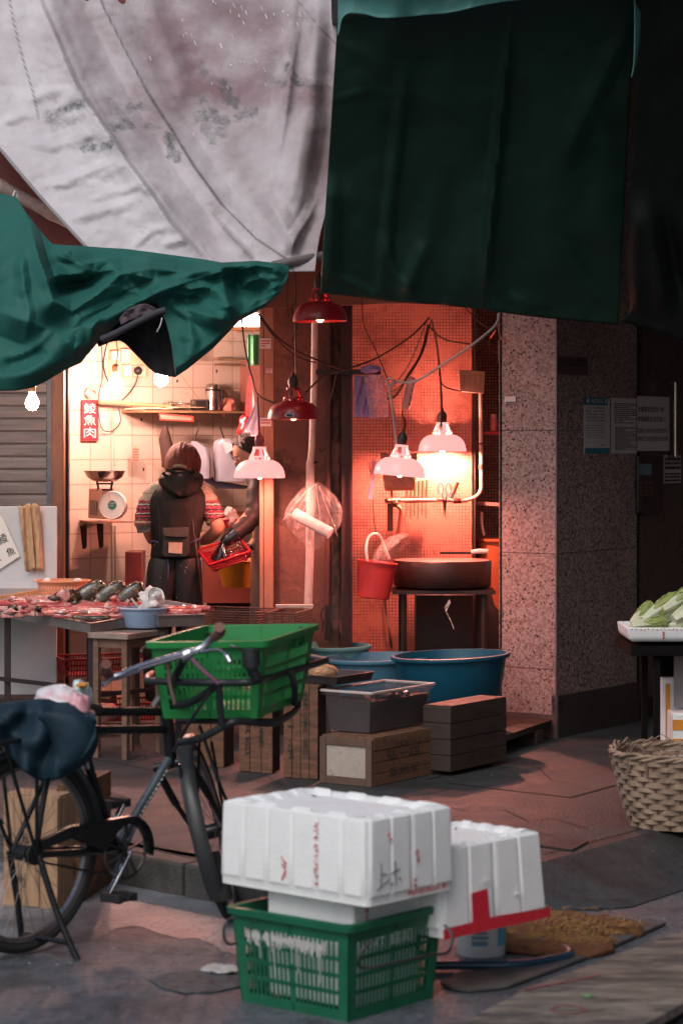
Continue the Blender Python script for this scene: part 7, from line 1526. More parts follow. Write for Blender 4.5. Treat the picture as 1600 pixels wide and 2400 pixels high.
for (x0, x1, y0, y1, Yb, lab, ex) in ((1549, 1700, 1590, 1860, 11.7, 'tall foam box with orange stripe standing under the lettuce table', 0), (1575, 1700, 1672, 1860, 11.5, 'smaller foam box with orange band in front of the tall one', 1)):
    a_, b_ = P(x0, y1, Yb), P(x1, y0, Yb); t = thing('foam_box', lab, 'foam box', (a_.x + .1, Yb, 0)); mb = MB(); mb.box(((a_.x + b_.x) / 2, Yb + .1, b_.z / 2), (b_.x - a_.x, .2, b_.z)); mb.build('shell', M_foam, t, bevel=.01)
    mb = MB()
    if ex == 0: mb.box((a_.x + .030, Yb - .001, b_.z / 2 - .01), (.022, .004, b_.z - .03))
    else: mb.box(((a_.x + b_.x) / 2, Yb - .001, b_.z - .055), (b_.x - a_.x, .004, .05)); mb.box(((a_.x + b_.x) / 2, Yb - .001, b_.z - .135), (b_.x - a_.x, .004, .03))
    mb.build('orange_stripe', mat('orange_print', (.72, .28, .03), .5), t)
mb = MB(); mb.box((P(1640, 0, 11.68).x, 11.665, .40), (.26, .01, .25)); mb.build('grey_lid', mat('grey_card', (.28, .25, .26), .7), label='grey flat card leaning on the tall foam box', cat='card')

# towel on the board
t = thing('towel', 'stained tan cloth strips hanging over the grey board at far left', 'towel', P(72, 1335, WBY - .03))
mtw = mat('stained_towel', (.50, .33, .20), .9, 0, .3, 10, .5, 60, stain=[((.20, .11, .06), 12, .54, .75)], aniso=(3, 3, .7))
for (x0, x1, xb0, xb1, y1, ph) in ((45, 70, 60, 84, 1336, 0), (66, 94, 80, 103, 1338, 2)):
    mb = MB(); mb.grid(lambda a_, b_: P((x0 + (x1 - x0) * a_) * (1 - b_) + (xb0 + (xb1 - xb0) * a_) * b_, 1184 + (y1 - 1184) * b_ + 4 * math.sin(a_ * 5 + ph), WBY - .02 - .012 * math.sin(a_ * 7 + ph + b_ * 2) - .006 * noise.noise(V((a_ * 6, b_ * 9, ph)))), 14, 30); mb.build('strip', mtw, t, smooth=70, solid=.006)
# ================================================================ BICYCLE
def yb(px): return 7.9 + (px - 57) / 443.0 * .7
def B(px, py, dy=0): return P(px, py, yb(px) + dy)
bd = (P(500, 1960, 8.6) - P(57, 1983, 7.9)); bd.z = 0; bd.normalize(); bn = V((bd.y, -bd.x, 0))   # bn: sideways, towards the camera
def wheel(t_, c, ax, R_, nsp=32):
    """tyre, rim, spokes, hub; ax = axle direction"""
    ax = ax.normalized(); e1 = ax.cross(V((0, 0, 1))).normalized(); e2 = e1.cross(ax).normalized()
    ring = lambda r, o=0, n=56: [c + ax * o + e1 * r * math.cos(2 * math.pi * k / n) + e2 * r * math.sin(2 * math.pi * k / n) for k in range(n)]
    w = thing_part('wheel', t_)
    mb = MB(); mb.tube(ring(R_ - .019), .019, 10, closed=True); mb.build('tyre', M_rubber, w)
    mb = MB(); rr = []
    for k in range(56):
        d = e1 * math.cos(2 * math.pi * k / 56) + e2 * math.sin(2 * math.pi * k / 56)
        rr.append([c + d * (R_ - .036) + ax * .014, c + d * (R_ - .052) + ax * .009, c + d * (R_ - .052) - ax * .009, c + d * (R_ - .036) - ax * .014])
    mb.loft(rr, closed=True, cap=False); mb.build('rim', mat('worn_rim', (.25, .24, .24), .35, .9, .3, 12, stain=[((.1, .05, .03), 30, .6, .7)]), w, smooth=50)
    mb = MB()
    for k in range(nsp):
        a_ = 2 * math.pi * k / nsp; a2 = a_ + (.5 if (k // 2) % 2 else -.5); o = .028 if k % 2 else -.028
        mb.tube([c + ax * o + (e1 * math.cos(a2) + e2 * math.sin(a2)) * .022, c + (e1 * math.cos(a_) + e2 * math.sin(a_)) * (R_ - .05)], .0011, 4, cap=False)
    mb.build('spokes', mat('dull_spokes', (.2, .19, .19), .4, .8), w, smooth=0)
    mb = MB(); mb.tube([c - ax * .05, c - ax * .03, c - ax * .029, c + ax * .029, c + ax * .03, c + ax * .05], [.008, .008, .027, .027, .008, .008], 14); mb.build('hub', M_bike, w)
    return w
def thing_part(name, root):
    mbx = MB(); o = bpy.data.objects.new(name, None); COL.objects.link(o); o.parent = root; ROOT[o] = ROOT[root]; o.empty_display_size = .05; return o
bike = thing('bicycle', 'old black delivery bicycle with front carrier parked across the lower left', 'bicycle', V((-.8, 8.2, -.12)))
rh = P(57, 1983, 7.9); rh.z = .213
wheel(bike, rh, bn, .326, 36)
fdn = V((.968, -.035, .25)).normalized()
fc = P(495, 1948, 8.55)
fw = wheel(bike, fc, fdn, .325, 36)
def bt(name, pts, r, m=M_bike, n=10, smooth=True, k=5):
    mb = MB(); mb.tube(catmull(pts, k) if smooth and len(pts) > 2 else pts, r, n); return mb.build(name, m, bike)
def guard(name, c, ax, R0, a0, a1, w, m):
    ax = ax.normalized(); e1 = ax.cross(V((0, 0, 1))).normalized(); e2 = e1.cross(ax).normalized()
    if e1.dot(bd) < 0: e1 = -e1
    if e2.z < 0: e2 = -e2
    rr = []; n = 40
    for k in range(n + 1):
        a_ = R(a0 + (a1 - a0) * k / n); d = e1 * math.cos(a_) + e2 * math.sin(a_)
        rr.append([c + d * (R0 + .012 * math.cos(q_) - .006) + ax * w * math.sin(q_) for q_ in (-1.35, -.8, -.3, .3, .8, 1.35)] + [c + d * (R0 + .012 * math.cos(q_) - .0085) + ax * w * .96 * math.sin(q_) for q_ in (1.35, .8, .3, -.3, -.8, -1.35)])
    mb = MB(); mb.loft(rr); return mb.build(name, m, bike, smooth=60)
guard('rear_mudguard', rh, bn, .345, 10, 190, .030, M_bike)
guard('front_mudguard', fc, fdn, .346, 60, 214, .029, mat('grey_black_mudguard', (.05, .055, .06), .35, .2, .3, 6, stain=[((.12, .1, .09), 12, .6, .5)]))
bt('mudguard_flap', [P(500, 2000, 8.3), P(512, 2040, 8.28), P(528, 2110, 8.27)], [.022, .03, .026], M_rubber)
# frame
BBk = B(272, 1990, -.02); HT0, HT1 = B(388, 1640), B(402, 1790)
bt('top_tube', [B(150, 1668), B(392, 1668)], .0155); bt('second_tube', [B(172, 1712), B(398, 1709)], .0150)
bt('head_tube', [HT0, HT1], .021); M_dt = mat('grey_blue_tube', (.10, .13, .15), .3, .3, .2, 10, stain=[((.35, .36, .36), 30, .62, .8)])
bt('down_tube', [B(398, 1778), BBk], .0175, M_dt)
dd = (BBk - B(398, 1778)).normalized()
text('frame_lettering', 'BICYCLE', mat('cream_transfer', (.55, .55, .5), .5), bike, BBk.lerp(B(398, 1778), .42) - bn * -.0185 - V((0, 0, 0)), -dd, (-dd).cross(bn) * -1, h=.018) if False else None
mb = MB()
for k in range(11):
    p = B(398, 1778).lerp(BBk, .12 + .05 * k) + bn * .0178; mb.beam(p, p + dd * rnd.uniform(.006, .014), .002, rnd.uniform(.005, .011), up=bn)
mb.build('worn_transfer', mat('cream_transfer', (.55, .55, .5), .5), bike, smooth=0)
bt('seat_tube', [B(196, 1740), B(212, 1808), BBk], .0165); bt('seat_post', [B(180, 1690), B(205, 1800)], .0135, M_chrome)
bt('chain_stay', [rh + bn * .055, BBk + bn * .03], .012); bt('chain_stay', [rh - bn * .055, BBk - bn * .03], .012)
bt('seat_stay', [rh + bn * .055, B(120, 1800, -.05), B(185, 1712, -.02)], .009); bt('seat_stay', [rh - bn * .055, B(120, 1800, .05), B(185, 1712, .02)], .009)
# fork
for s_ in (-1, 1): bt('fork_blade', [HT1 + fdn * .055 * s_, HT1.lerp(fc, .5) + fdn * .06 * s_, fc + fdn * .052 * s_ + V((.0, -.0, 0))], [.014] * 6 + [.009] * 5)
bt('fork_crown', [HT1 - fdn * .062, HT1 + fdn * .062], .017)
for s_ in (-1, 1): bt('mudguard_stay', [P(482 + 14 * s_, 1738, 8.45), fc + fdn * .055 * s_], .005)
bt('mudguard_stay', [P(468, 1700, 8.4), P(512, 1830, 8.35), P(538, 1890, 8.4)], .006)
bt('brake_rod', [P(420, 1790, 8.3), P(442, 1920, 8.3), P(452, 1938, 8.3)], .005); bt('brake_shoe', [P(443, 1942, 8.28), P(462, 1938, 8.28)], .010)
# handlebar
Yh = 7.84
hb = bt('handlebar', [P(250, 1587, Yh - .12), P(280, 1584, Yh - .12), P(330, 1563, Yh - .08), P(425, 1535, Yh - .02), P(470, 1520, Yh), P(497, 1497, Yh - .02), P(510, 1482, Yh - .10)], .0125, M_chrome, 12)
bt('grip', [P(258, 1584, Yh - .12), P(246, 1568, Yh - .2), P(249, 1556, Yh - .24)], .017, mat('brown_grip', (.16, .05, .035), .5)); bt('grip', [P(504, 1492, Yh - .05), P(516, 1482, Yh - .14), P(514, 1470, Yh - .2)], .017, mat('brown_grip', (.16, .05, .035), .5))
bt('brake_lever', [P(330, 1572, Yh - .1), P(290, 1584, Yh - .14), P(262, 1592, Yh - .18), P(240, 1606, Yh - .2)], [.005] * 11 + [.008] * 5, M_chrome); bt('brake_lever', [P(470, 1528, Yh - .03), P(510, 1522, Yh - .1), P(528, 1532, Yh - .16), P(540, 1552, Yh - .18)], [.005] * 11 + [.009] * 5, M_chrome)
bt('stem', [P(438, 1530, Yh), P(410, 1590, Yh + .1), HT0], .014, M_bike); bt('bar_clamp', [P(425, 1540, Yh - .01), P(448, 1530, Yh - .01)], .022, M_chrome)
bt('brake_rod', [P(393, 1552, Yh - .02), P(398, 1600, Yh - .02), P(410, 1650, Yh - .02)], .007, mat('rusted_rod', (.2, .13, .11), .4, .6)); bt('twine', [P(450, 1545, Yh - .03), P(480, 1575, Yh - .05), P(512, 1602, Yh - .05)], .007, mat('purple_twine', (.16, .07, .12), .8))
# front carrier
M_car = mat('carrier_tube', (.03, .034, .038), .35, .3, .2, 12, stain=[((.09, .09, .09), 14, .6, .6)])
C0 = P(346, 1597, 8.02); 
bt('carrier_hoop', [P(346, 1596, 8.05), P(400, 1598, 7.96), P(500, 1600, 7.9), P(560, 1600, 7.9), P(600, 1596, 7.92), P(640, 1583, 8.1), P(720, 1562, 8.4), P(764, 1548, 8.6)], .0125, M_car, 12)
bt('carrier_hoop', [P(346, 1596, 8.05), P(360, 1580, 8.4), P(470, 1560, 8.9), P(560, 1545, 8.95), P(700, 1540, 8.8), P(764, 1548, 8.6)], .0125, M_car, 12)
bt('carrier_strut', [P(512, 1604, 7.9), P(450, 1645, 8.0), P(398, 1652, 8.1), P(388, 1640, 8.2)], .013, M_car, 12); bt('carrier_strut', [P(420, 1740, 8.05), P(470, 1730, 8.0), P(525, 1702, 7.95), P(560, 1690, 7.95), P(640, 1694, 8.1), P(690, 1665, 8.4), P(698, 1640, 8.45)], .013, M_car, 12)
bt('carrier_upright', [P(514, 1606, 7.9), P(516, 1650, 7.92), P(520, 1698, 7.94)], .0115, M_car); bt('carrier_upright', [P(682, 1576, 8.2), P(690, 1610, 8.22), P(690, 1650, 8.3)], .0115, M_car)
bt('carrier_upright', [P(588, 1520, 7.88), P(590, 1560, 7.88), P(600, 1590, 7.9)], [.03] * 6 + [.018] * 5, M_car); bt('carrier_brace', [P(492, 1622, 7.9), P(440, 1700, 8.0), P(408, 1760, 8.2)], .006, M_car)
bt('carrier_deck', [P(420, 1690, 8.3), P(520, 1690, 8.25), P(640, 1690, 8.3)], .010, M_car); bt('carrier_stub', [P(362, 1655, 8.15), P(372, 1640, 8.15), P(396, 1618, 8.15)], .014, mat('worn_carrier', (.22, .2, .2), .4, .6))
# drive
mb = MB(); ck = BBk + bn * .045; e1, e2 = bd, UP
n = 44; o_ = [ck + e1 * .096 * math.cos(2 * math.pi * k / n) + e2 * .096 * math.sin(2 * math.pi * k / n) for k in range(n)]
mb.tube(o_, .006, 6, closed=True)
for k in range(5):
    a_ = 2 * math.pi * k / 5; mb.beam(ck, ck + e1 * .092 * math.cos(a_ + .25) + e2 * .092 * math.sin(a_ + .25), .004, .012, up=bn); mb.beam(ck, ck + e1 * .092 * math.cos(a_ - .25) + e2 * .092 * math.sin(a_ - .25), .004, .012, up=bn)
mb.build('chainring', mat('dull_chainring', (.12, .11, .11), .35, .8), bike)
mb = MB(); oc = rh + bn * .045
arc = [ck + e1 * .118 * math.cos(R(a_)) + e2 * .118 * math.sin(R(a_)) for a_ in range(-15, 100, 10)]
outl = arc + [oc + e1 * .15 + e2 * .075, oc + e1 * .02 + e2 * .045, oc + e1 * .02 + e2 * .015, oc + e1 * .15 + e2 * .035] + [ck - e1 * .11 + e2 * .012, ck - e1 * .07 + e2 * .06] + [ck + e1 * .092 * math.cos(R(a_)) + e2 * .092 * math.sin(R(a_)) for a_ in range(110, -20, -12)]
mb.prism([p + bn * .002 for p in outl], bn * .020); mb.build('chain_case', M_bike, bike, smooth=30)
mb = MB(); mb.tube([oc - e2 * .02, ck - e2 * .094], .004, 5); mb.tube([oc + e2 * .02, ck + e2 * .094], .004, 5); mb.build('chain', M_black, bike)
mb = MB(); mb.tube([oc, oc + bn * .012], .035, 18); mb.build('sprocket', M_black, bike)
for s_, m_ in ((1, M_chrome), (-1, M_chrome)):
    dr = (P(240, 2078, 7.9) - P(285, 1990, 7.95)); dr = V((dr.x, dr.y, dr.z)).normalized()
    b0 = BBk + bn * .07 * s_; b1 = b0 + dr * .165 * s_; mb = MB(); mb.beam(b0, b1, .012, .02, up=bn); mb.build('crank', m_, bike, bevel=.003)
    pc_ = b1 + bn * .05 * s_; mb = MB(); 
    Mp = Matrix((bd, bn, UP)).transposed(); mb.box(pc_ + e1 * .0, (.10, .085, .028), M=Mp) if False else None
    for off in (-.034, .034): mb.box(pc_ + bd * off, (.026, .085, .028), M=Mp)
    mb.tube([pc_ - bn * .05, pc_ + bn * .05], .008, 8); mb.box(pc_ - bn * .043, (.085, .006, .02), M=Mp); mb.box(pc_ + bn * .043, (.085, .006, .02), M=Mp); mb.build('pedal', M_rubber, bike, bevel=.004)
# stand, rack, saddle
for s_ in (-1, 1): bt('stand_leg', [rh + bn * .07 * s_, rh + bn * .09 * s_ + V((.04, 0, -.17)), rh + bn * .12 * s_ + V((.075, 0, -.30)), rh + bn * .13 * s_ + V((.085, -.0, -.333))], .011, M_bike)
bt('stand_bar', [rh + bn * .12 + V((.07, 0, -.28)), rh - bn * .12 + V((.07, 0, -.28))], .009)
ry = .60
for s_ in (-1, 1):
    bt('rack_strut', [rh + bn * .06 * s_, rh + bn * .09 * s_ + V((-.02, 0, .38))], .0065, M_bike); bt('rack_strut', [rh + bn * .06 * s_, rh + bn * .09 * s_ + bd * -.16 + V((0, 0, .36))], .0065, M_bike)
    bt('rack_rail', [rh + bn * .09 * s_ + bd * -.4 + UP * .38, rh + bn * .09 * s_ + bd * .08 + UP * .39, rh + bn * .05 * s_ + bd * .16 + UP * .40], .0075, M_bike)
for k in range(6): bt('rack_slat', [rh + bn * .09 + bd * (-.36 + k * .085) + UP * .385, rh - bn * .09 + bd * (-.36 + k * .085) + UP * .385], .005, M_bike)
sp = B(165, 1672, 0)
mb = MB(); rings = []
for s_, w_, h_ in ((-.13, .05, .03), (-.1, .085, .04), (-.04, .09, .045), (.03, .055, .04), (.10, .026, .03), (.14, .014, .02)): rings.append([sp + bd * s_ + bn * w_ * math.cos(a_) + UP * (.0 + h_ * max(-.4, math.sin(a_))) for a_ in [i * 6.283 / 14 for i in range(14)]])
mb.loft(rings); mb.build('saddle', mat('cracked_saddle', (.04, .03, .028), .5), bike, smooth=60)
# crate on the carrier
c, u, v, Lu, Lv = fit(604, 1686, .0, 17, 380, 726); c = P(604, 1684, 7.98); a = R(17.5); u = V((-math.cos(a), math.sin(a), -.035)).normalized(); v = V((math.sin(a), math.cos(a), .03)).normalized()
Lu, Lv = .335, .47
T_, pt = plastic_crate('plastic_crate', 'bright green slatted crate riding on the bicycle front carrier', c, u, v, Lu, Lv, .26, M_green, .034, band=.4)
mb = MB(); mb.tube(catmull([pt(1, .62, .225) - u * .004, pt(1, .64, .205) - u * .005, pt(1, .78, .205) - u * .005, pt(1, .80, .225) - u * .004]), .006, 6); mb.build('grip_opening', M_green, T_)
mb = MB(); mb.tube(catmull([P(332, 1530, 8.05), P(344, 1516, 8.1), P(430, 1500, 8.4), P(508, 1480, 8.6), P(516, 1467, 8.62)]), .0045, 6); mb.build('wire_bail', wire, T_)
mb = MB(); mb.tube(catmull([P(540, 1512, 7.9), P(560, 1520, 7.9), P(590, 1520, 7.95), P(640, 1500, 8.1), P(700, 1478, 8.4), P(706, 1464, 8.5), P(740, 1478, 8.5)]), .0045, 6); mb.build('wire_bail', wire, T_)
# jacket and bag on the rack
M_jk = mat('navy_teal_jacket', (.008, .028, .045), .65, 0, .3, 6, .8, 13, spec=.3)
t = thing('jacket', 'dark blue jacket draped over the saddle and rear rack', 'jacket', B(100, 1800))
def drape(u_, v_):
    x = -80 + 300 * u_; prof = 1640 + 34 * max(0, u_ - .35) ** 1.0 + (10 * math.sin(u_ * 7)); drop = (70 + 120 * max(0, math.sin((u_ - .25) * 4.2)) if u_ > .25 else 70)
    y = prof + drop * max(0, v_ - .35) / .65 * (1.0) - 0 * v_
    yy = 7.95 + .10 - .26 * min(1, v_ / .45) - .04 * max(0, v_ - .45)
    fold = .022 * math.sin(u_ * 26 + v_ * 5 + 2 * noise.noise(V((u_ * 4, v_ * 3, 0)))) * (.3 + v_) + .03 * noise.noise(V((u_ * 6, v_ * 5, 4)))
    return P(x + 14 * v_ * (u_ - .3) - 12 * max(0, v_ - .6), y, yy + fold)
MB().grid(drape, 60, 44).build('front_drape', M_jk, t, smooth=70, solid=.006)
rings = []
for i, (x, y, r) in enumerate(((105, 1672, .03), (130, 1680, .05), (165, 1700, .068), (180, 1740, .075), (175, 1785, .065), (150, 1815, .05), (118, 1825, .028))):
    rings.append([P(x, y, 7.78) + V((r * math.cos(a_) * (1 + .45 * noise.noise(V((a_ * 2.4, i * .9, 0)))), r * .8 * math.sin(a_), r * .5 * math.cos(a_ + .8))) for a_ in [j * 6.283 / 20 for j in range(20)]])
MB().loft(rings).build('sleeve_bundle', M_jk, t, smooth=70, sub=1)
t = thing('plastic_bag', 'bulging white and pink plastic bag lying on the blue jacket', 'bag', B(140, 1690))
M_pkb = mat('white_pink_film', (.68, .66, .70), .35, 0, .05, 6, .25, 26, coat=.3, stain=[((.75, .25, .32), 5.0, .50, .85)])
crumple('bag_body', P(138, 1645, 7.93), (.092, .08, .062), M_pkb, None, None, 6, jit=.2, parent=t, amp=.10)
crumple('bag_side', P(186, 1682, 7.86), (.045, .05, .085), mat('pink_film', (.70, .33, .38), .35, 0, .1, 6, .25, 26, coat=.3, stain=[((.68, .6, .64), 6, .5, .8)]), None, None, 9, jit=.3, parent=t, amp=.14)
t = thing('plastic_bag', 'small pale bag with orange peel behind the pink bag', 'bag', B(195, 1640))
crumple('bag_body', P(190, 1632, 8.05), (.035, .04, .05), mat('pale_teal_film', (.5, .6, .62), .3, 0, .1, 10, .3, 30, coat=.4), None, None, 12, jit=.5, parent=t)
mb = MB(); mb.ball(P(192, 1606, 8.0), (.02, .02, .009), 10, 6, jit=.6); mb.build('orange_peel', mat('orange_peel', (.6, .25, .03), .5), t)

# ================================================================ PEOPLE
def skin_bake(nodes, edges):
    """nodes: (point, radius); grown with a Skin modifier; returns verts, faces"""
    me = bpy.data.meshes.new('tmp'); me.from_pydata([tuple(p) for p, r in nodes], edges, []); o = bpy.data.objects.new('tmp', me); COL.objects.link(o)
    o.modifiers.new('s', 'SKIN'); o.modifiers.new('d', 'SUBSURF').levels = 1
    for i, (p, r) in enumerate(nodes):
        sv_ = me.skin_vertices[0].data[i]; r = r if isinstance(r, tuple) else (r, r); sv_.radius = r; sv_.use_root = (i == 0)
    bpy.context.view_layer.update()
    m2 = bpy.data.meshes.new_from_object(o.evaluated_get(bpy.context.evaluated_depsgraph_get())); vs = [v_.co.copy() for v_ in m2.vertices]; fs = [tuple(p.vertices) for p in m2.polygons]
    bpy.data.objects.remove(o); return vs, fs
def head_geo(mb, c, fwd, up_, s=1.0):
    """head with brow, eye sockets, nose, lips, chin and ears; fwd = where the face looks"""
    f = V(fwd).normalized(); l = V(up_).cross(f).normalized(); z = f.cross(l).normalized(); n, m = 40, 30; rings = []
    def bump(d, t0, w): return math.exp(-((d - t0).length / w) ** 2)
    T = lambda a_, b_: V((math.cos(R(b_)) * math.cos(R(a_)), math.cos(R(b_)) * math.sin(R(a_)), math.sin(R(b_))))
    for i in range(m + 1):
        th = math.pi * i / m; rg = []
        for k in range(n):
            ph = 2 * math.pi * k / n; d = V((math.sin(th) * math.cos(ph), math.sin(th) * math.sin(ph), -math.cos(th)))
            r = V((.096, .075, .115)); q = 1.0
            q += .05 * bump(d, T(0, -48), .35) - .04 * bump(d, T(60, -35), .4) - .04 * bump(d, T(-60, -35), .4)
            q -= .07 * bump(d, T(22, 3), .16) + .07 * bump(d, T(-22, 3), .16)
            q += .04 * bump(d, T(20, 14), .16) + .04 * bump(d, T(-20, 14), .16)
            q += .13 * bump(d, T(0, -2), .10) + .24 * bump(d, T(0, -12), .12)
            q += .07 * bump(d, T(0, -30), .09) + .06 * bump(d, T(0, -37), .09) - .03 * bump(d, T(0, -33.5), .035)
            rg.append(V(c) + (f * d.x * r.x + l * d.y * r.y + z * d.z * r.z) * q * s)
        rings.append(rg)
    mb.loft(rings, cap=False)
    for sd_ in (-1, 1):
        e0 = V(c) + l * .074 * s * sd_ - f * .008 * s - z * .004 * s
        mb.tube([e0 + (f * .016 * math.cos(a_) + z * .026 * math.sin(a_)) * s * (1 - .2 * (a_ > 3.5)) + l * sd_ * (.008 + .004 * math.sin(a_)) * s for a_ in [j * 6.283 / 14 for j in range(14)]], .0055 * s, 6, closed=True)
        mb.ball(e0 + l * sd_ * .003 * s, (.013 * s, .006 * s, .02 * s), 8, 6)
    return f, l, z
def hand_geo(mb, w, d, nrm, s=1.0, curl=.5, side=1, ungloved=True):
    """palm and five bent fingers; w = wrist, d = direction of the fingers, nrm = back of the hand"""
    d = V(d).normalized(); nrm = (V(nrm) - d * V(nrm).dot(d)).normalized(); x = d.cross(nrm) * side
    vs, rings = [], []
    for q, wd, th_ in ((0, .024, .018), (.03, .034, .017), (.06, .041, .015), (.085, .040, .012)):
        rings.append([w + d * q * s + x * wd * s * math.cos(a_) + nrm * th_ * s * math.sin(a_) for a_ in [j * 6.283 / 12 for j in range(12)]])
    mb.loft(rings)
    for i, (o, L) in enumerate(((-.030, .066), (-.010, .076), (.010, .072), (.029, .056))):
        p = w + d * .08 * s + x * o * s; pts = [p - d * .01 * s]; dr = d.copy()
        for k, ang in enumerate((.25, .9, .7)):
            dr = (dr * math.cos(ang * curl) - nrm * math.sin(ang * curl)).normalized(); p = p + dr * L * s * (.45, .32, .23)[k]; pts.append(p)
        mb.tube(catmull(pts, 3), [.0092 * s] * 4 + [.0085 * s] * 3 + [.0075 * s, .007 * s, .005 * s], 8)
    p = w + d * .03 * s - x * .03 * s; dr = (d * .7 - x * .7 - nrm * .2).normalized(); p1 = p + dr * .035 * s; dr = (dr + d * .5 - nrm * .5).normalized(); p2_ = p1 + dr * .03 * s
    mb.tube(catmull([p - dr * .01, p1, p2_, p2_ + dr * .012 * s], 3), [.0125 * s] * 4 + [.0105 * s] * 4 + [.009 * s, .006 * s], 8)
M_skn = mat('warm_skin', (.48, .24, .155), .5, 0, .08, 12)
M_hair = mat('auburn_hair', (.13, .036, .02), .6, 0, .5, 10, .6, 70, aniso=(9, 9, .8), spec=.25); M_hairb = mat('dark_hair', (.022, .013, .010), .45, 0, .4, 10, .9, 70, aniso=(9, 9, 1))
PY = 13.3
X = lambda px, py, dy=0: P(px, py, PY + dy)
p1 = thing('person', 'person seen from behind in a dark hooded vest and patterned sleeves, cleaning fish', 'person', V((X(410, 0).x, PY, 0)))
mb = MB()
nodes = [(X(408, 1290), .105), (X(411, 1230), .10), (X(413, 1175, .02), .12), (X(420, 1140, .04), .06), (X(425, 1118, .06), .05),
         (X(366, 1160, .02), .055), (X(343, 1222, .02), .046), (X(357, 1266, .13), .036), (X(385, 1272, .26), .026),
         (X(466, 1160, .02), .055), (X(516, 1238, -.02), .046), (X(486, 1262, .10), .040), (X(452, 1270, .22), .026),
         (X(380, 1325), .085), (X(366, 1490), .062), (X(360, 1655), .045), (X(352, 1690, -.02), .04), (X(438, 1325), .085), (X(450, 1490), .062), (X(455, 1655), .045), (X(460, 1690, -.02), .04)]
ed = [(0, 1), (1, 2), (2, 3), (3, 4), (2, 5), (5, 6), (6, 7), (7, 8), (2, 9), (9, 10), (10, 11), (11, 12), (0, 13), (13, 14), (14, 15), (15, 16), (0, 17), (17, 18), (18, 19), (19, 20)]
vs, fs = skin_bake(nodes, ed); mb.add(vs, fs)
hc = X(428, 1094, .05); f_, l_, z_ = head_geo(mb, hc, (.12, .8, -.62), UP, .98)
hand_geo(mb, X(385, 1272, .26), (.6, .6, -.3), (0, 0, 1), 1, .8, 1); hand_geo(mb, X(452, 1270, .22), (-.5, .7, -.3), (0, 0, 1), 1, .8, -1)
mb.build('body', M_skn, p1, smooth=80)
# hair: cap covering back and sides, strands as ridges
def hair(mb, c, f, l, z, s, cover, sd, drop=-.75, ff=.42):
    n, m = 90, 26; rings = []
    for i in range(m + 1):
        th = math.pi * (i / m) * .70; rg = []
        for k in range(n):
            ph = 2 * math.pi * k / n; front = max(0, math.cos(ph)); thk = th * (1 - ff * front ** .8)
            d = V((math.sin(thk) * math.cos(ph), math.sin(thk) * math.sin(ph), math.cos(thk)))
            st = noise.noise(V((ph * 9, thk * 1.2, sd))) * .05 + noise.noise(V((ph * 3.2, thk * 2, sd + 4))) * .05 + .03 * abs(math.sin(ph * 21 + 2 * noise.noise(V((ph * 3, thk, 1)))))
            q = 1.10 + st * min(1, 2 * i / m) + (.05 * math.sin(thk * 2))
            rg.append(V(c) + (f * d.x * .099 + l * d.y * .082 + z * d.z * .117) * q * s)
        rings.append(rg)
    mb.loft(rings, cap=True)
mb = MB(); hair(mb, hc, f_, l_, z_, 1.07, 0, 3); mb.build('hair', M_hair, p1, smooth=60)
# the vest
def loft_px(rows, dfn, Y0, n=36, sd=0, wr=.006, fq=3):
    rings = []
    for i, (y, xl, xr, dep, yo) in enumerate(rows):
        rg = []
        for k in range(n):
            a_ = 2 * math.pi * k / n; e = 1 + wr / .1 * noise.noise(V((math.cos(a_) * fq, math.sin(a_) * fq, y * .03 + sd)))
            ca, sa = math.cos(a_), math.sin(a_); ca = math.copysign(abs(ca) ** .85, ca); sa = math.copysign(abs(sa) ** .85, sa)
            rg.append(P((xl + xr) / 2 + (xr - xl) / 2 * ca * e, y, Y0 + yo - dep * sa * e))
        rings.append(rg)
    return rings
M_vest = mat('olive_black_padded', (.008, .006, .0045), .7, 0, .2, 8, .7, 16, spec=.3)
rows = [(1122, 404, 440, .05, .05), (1130, 384, 458, .085, .04), (1142, 362, 476, .105, .03), (1158, 349, 485, .118, .02), (1180, 345, 487, .125, .015), (1205, 349, 483, .125, .01), (1235, 354, 474, .12, .01), (1262, 358, 466, .118, 0), (1290, 354, 470, .122, 0), (1306, 352, 472, .124, 0), (1312, 356, 468, .118, 0)]
mb = MB(); mb.loft(loft_px(rows, None, PY, 56, 1, .010)); mb.build('vest', M_vest, p1, smooth=80, sub=1)
mb = MB(); rings = loft_px([(1104, 396, 456, .06, .02), (1108, 382, 470, .10, .0), (1117, 372, 478, .125, -.01), (1130, 370, 479, .135, -.02), (1147, 380, 472, .135, -.035), (1160, 398, 456, .105, -.06), (1167, 412, 440, .06, -.09)], None, PY, 48, 5, .022, 2.2)
mb.loft(rings, cap=True); mb.build('hood', M_vest, p1, smooth=80, sub=1)
for k, pts in enumerate(([(382, 1108), (400, 1122), (430, 1128), (466, 1118)], [(378, 1122), (400, 1142), (425, 1150), (458, 1138)], [(392, 1100), (420, 1110), (455, 1104)])):
    mb = MB(); mb.tube(catmull([X(x, y, -.128 + .02 * abs(x - 424) / 45 + (.03 if k == 2 else 0)) for x, y in pts]), [.010] * (len(pts) * 5 - 4), 8); mb.build('hood_fold', M_vest, p1)
mb = MB(); mb.tube(catmull([X(399, 1100, -.03), X(412, 1092, -.06), (X(430, 1093, -.06)), X(446, 1102, -.04)]), .010, 8); mb.build('fleece_collar', mat('olive_fleece', (.28, .24, .15), .9, 0, .3, 30, .5, 90), p1)
mb = MB(); mb.tube(catmull([X(418, 1096, -.05), X(430, 1095, -.055), X(441, 1100, -.045)]), .008, 8); mb.build('shirt_collar', M_paper, p1)
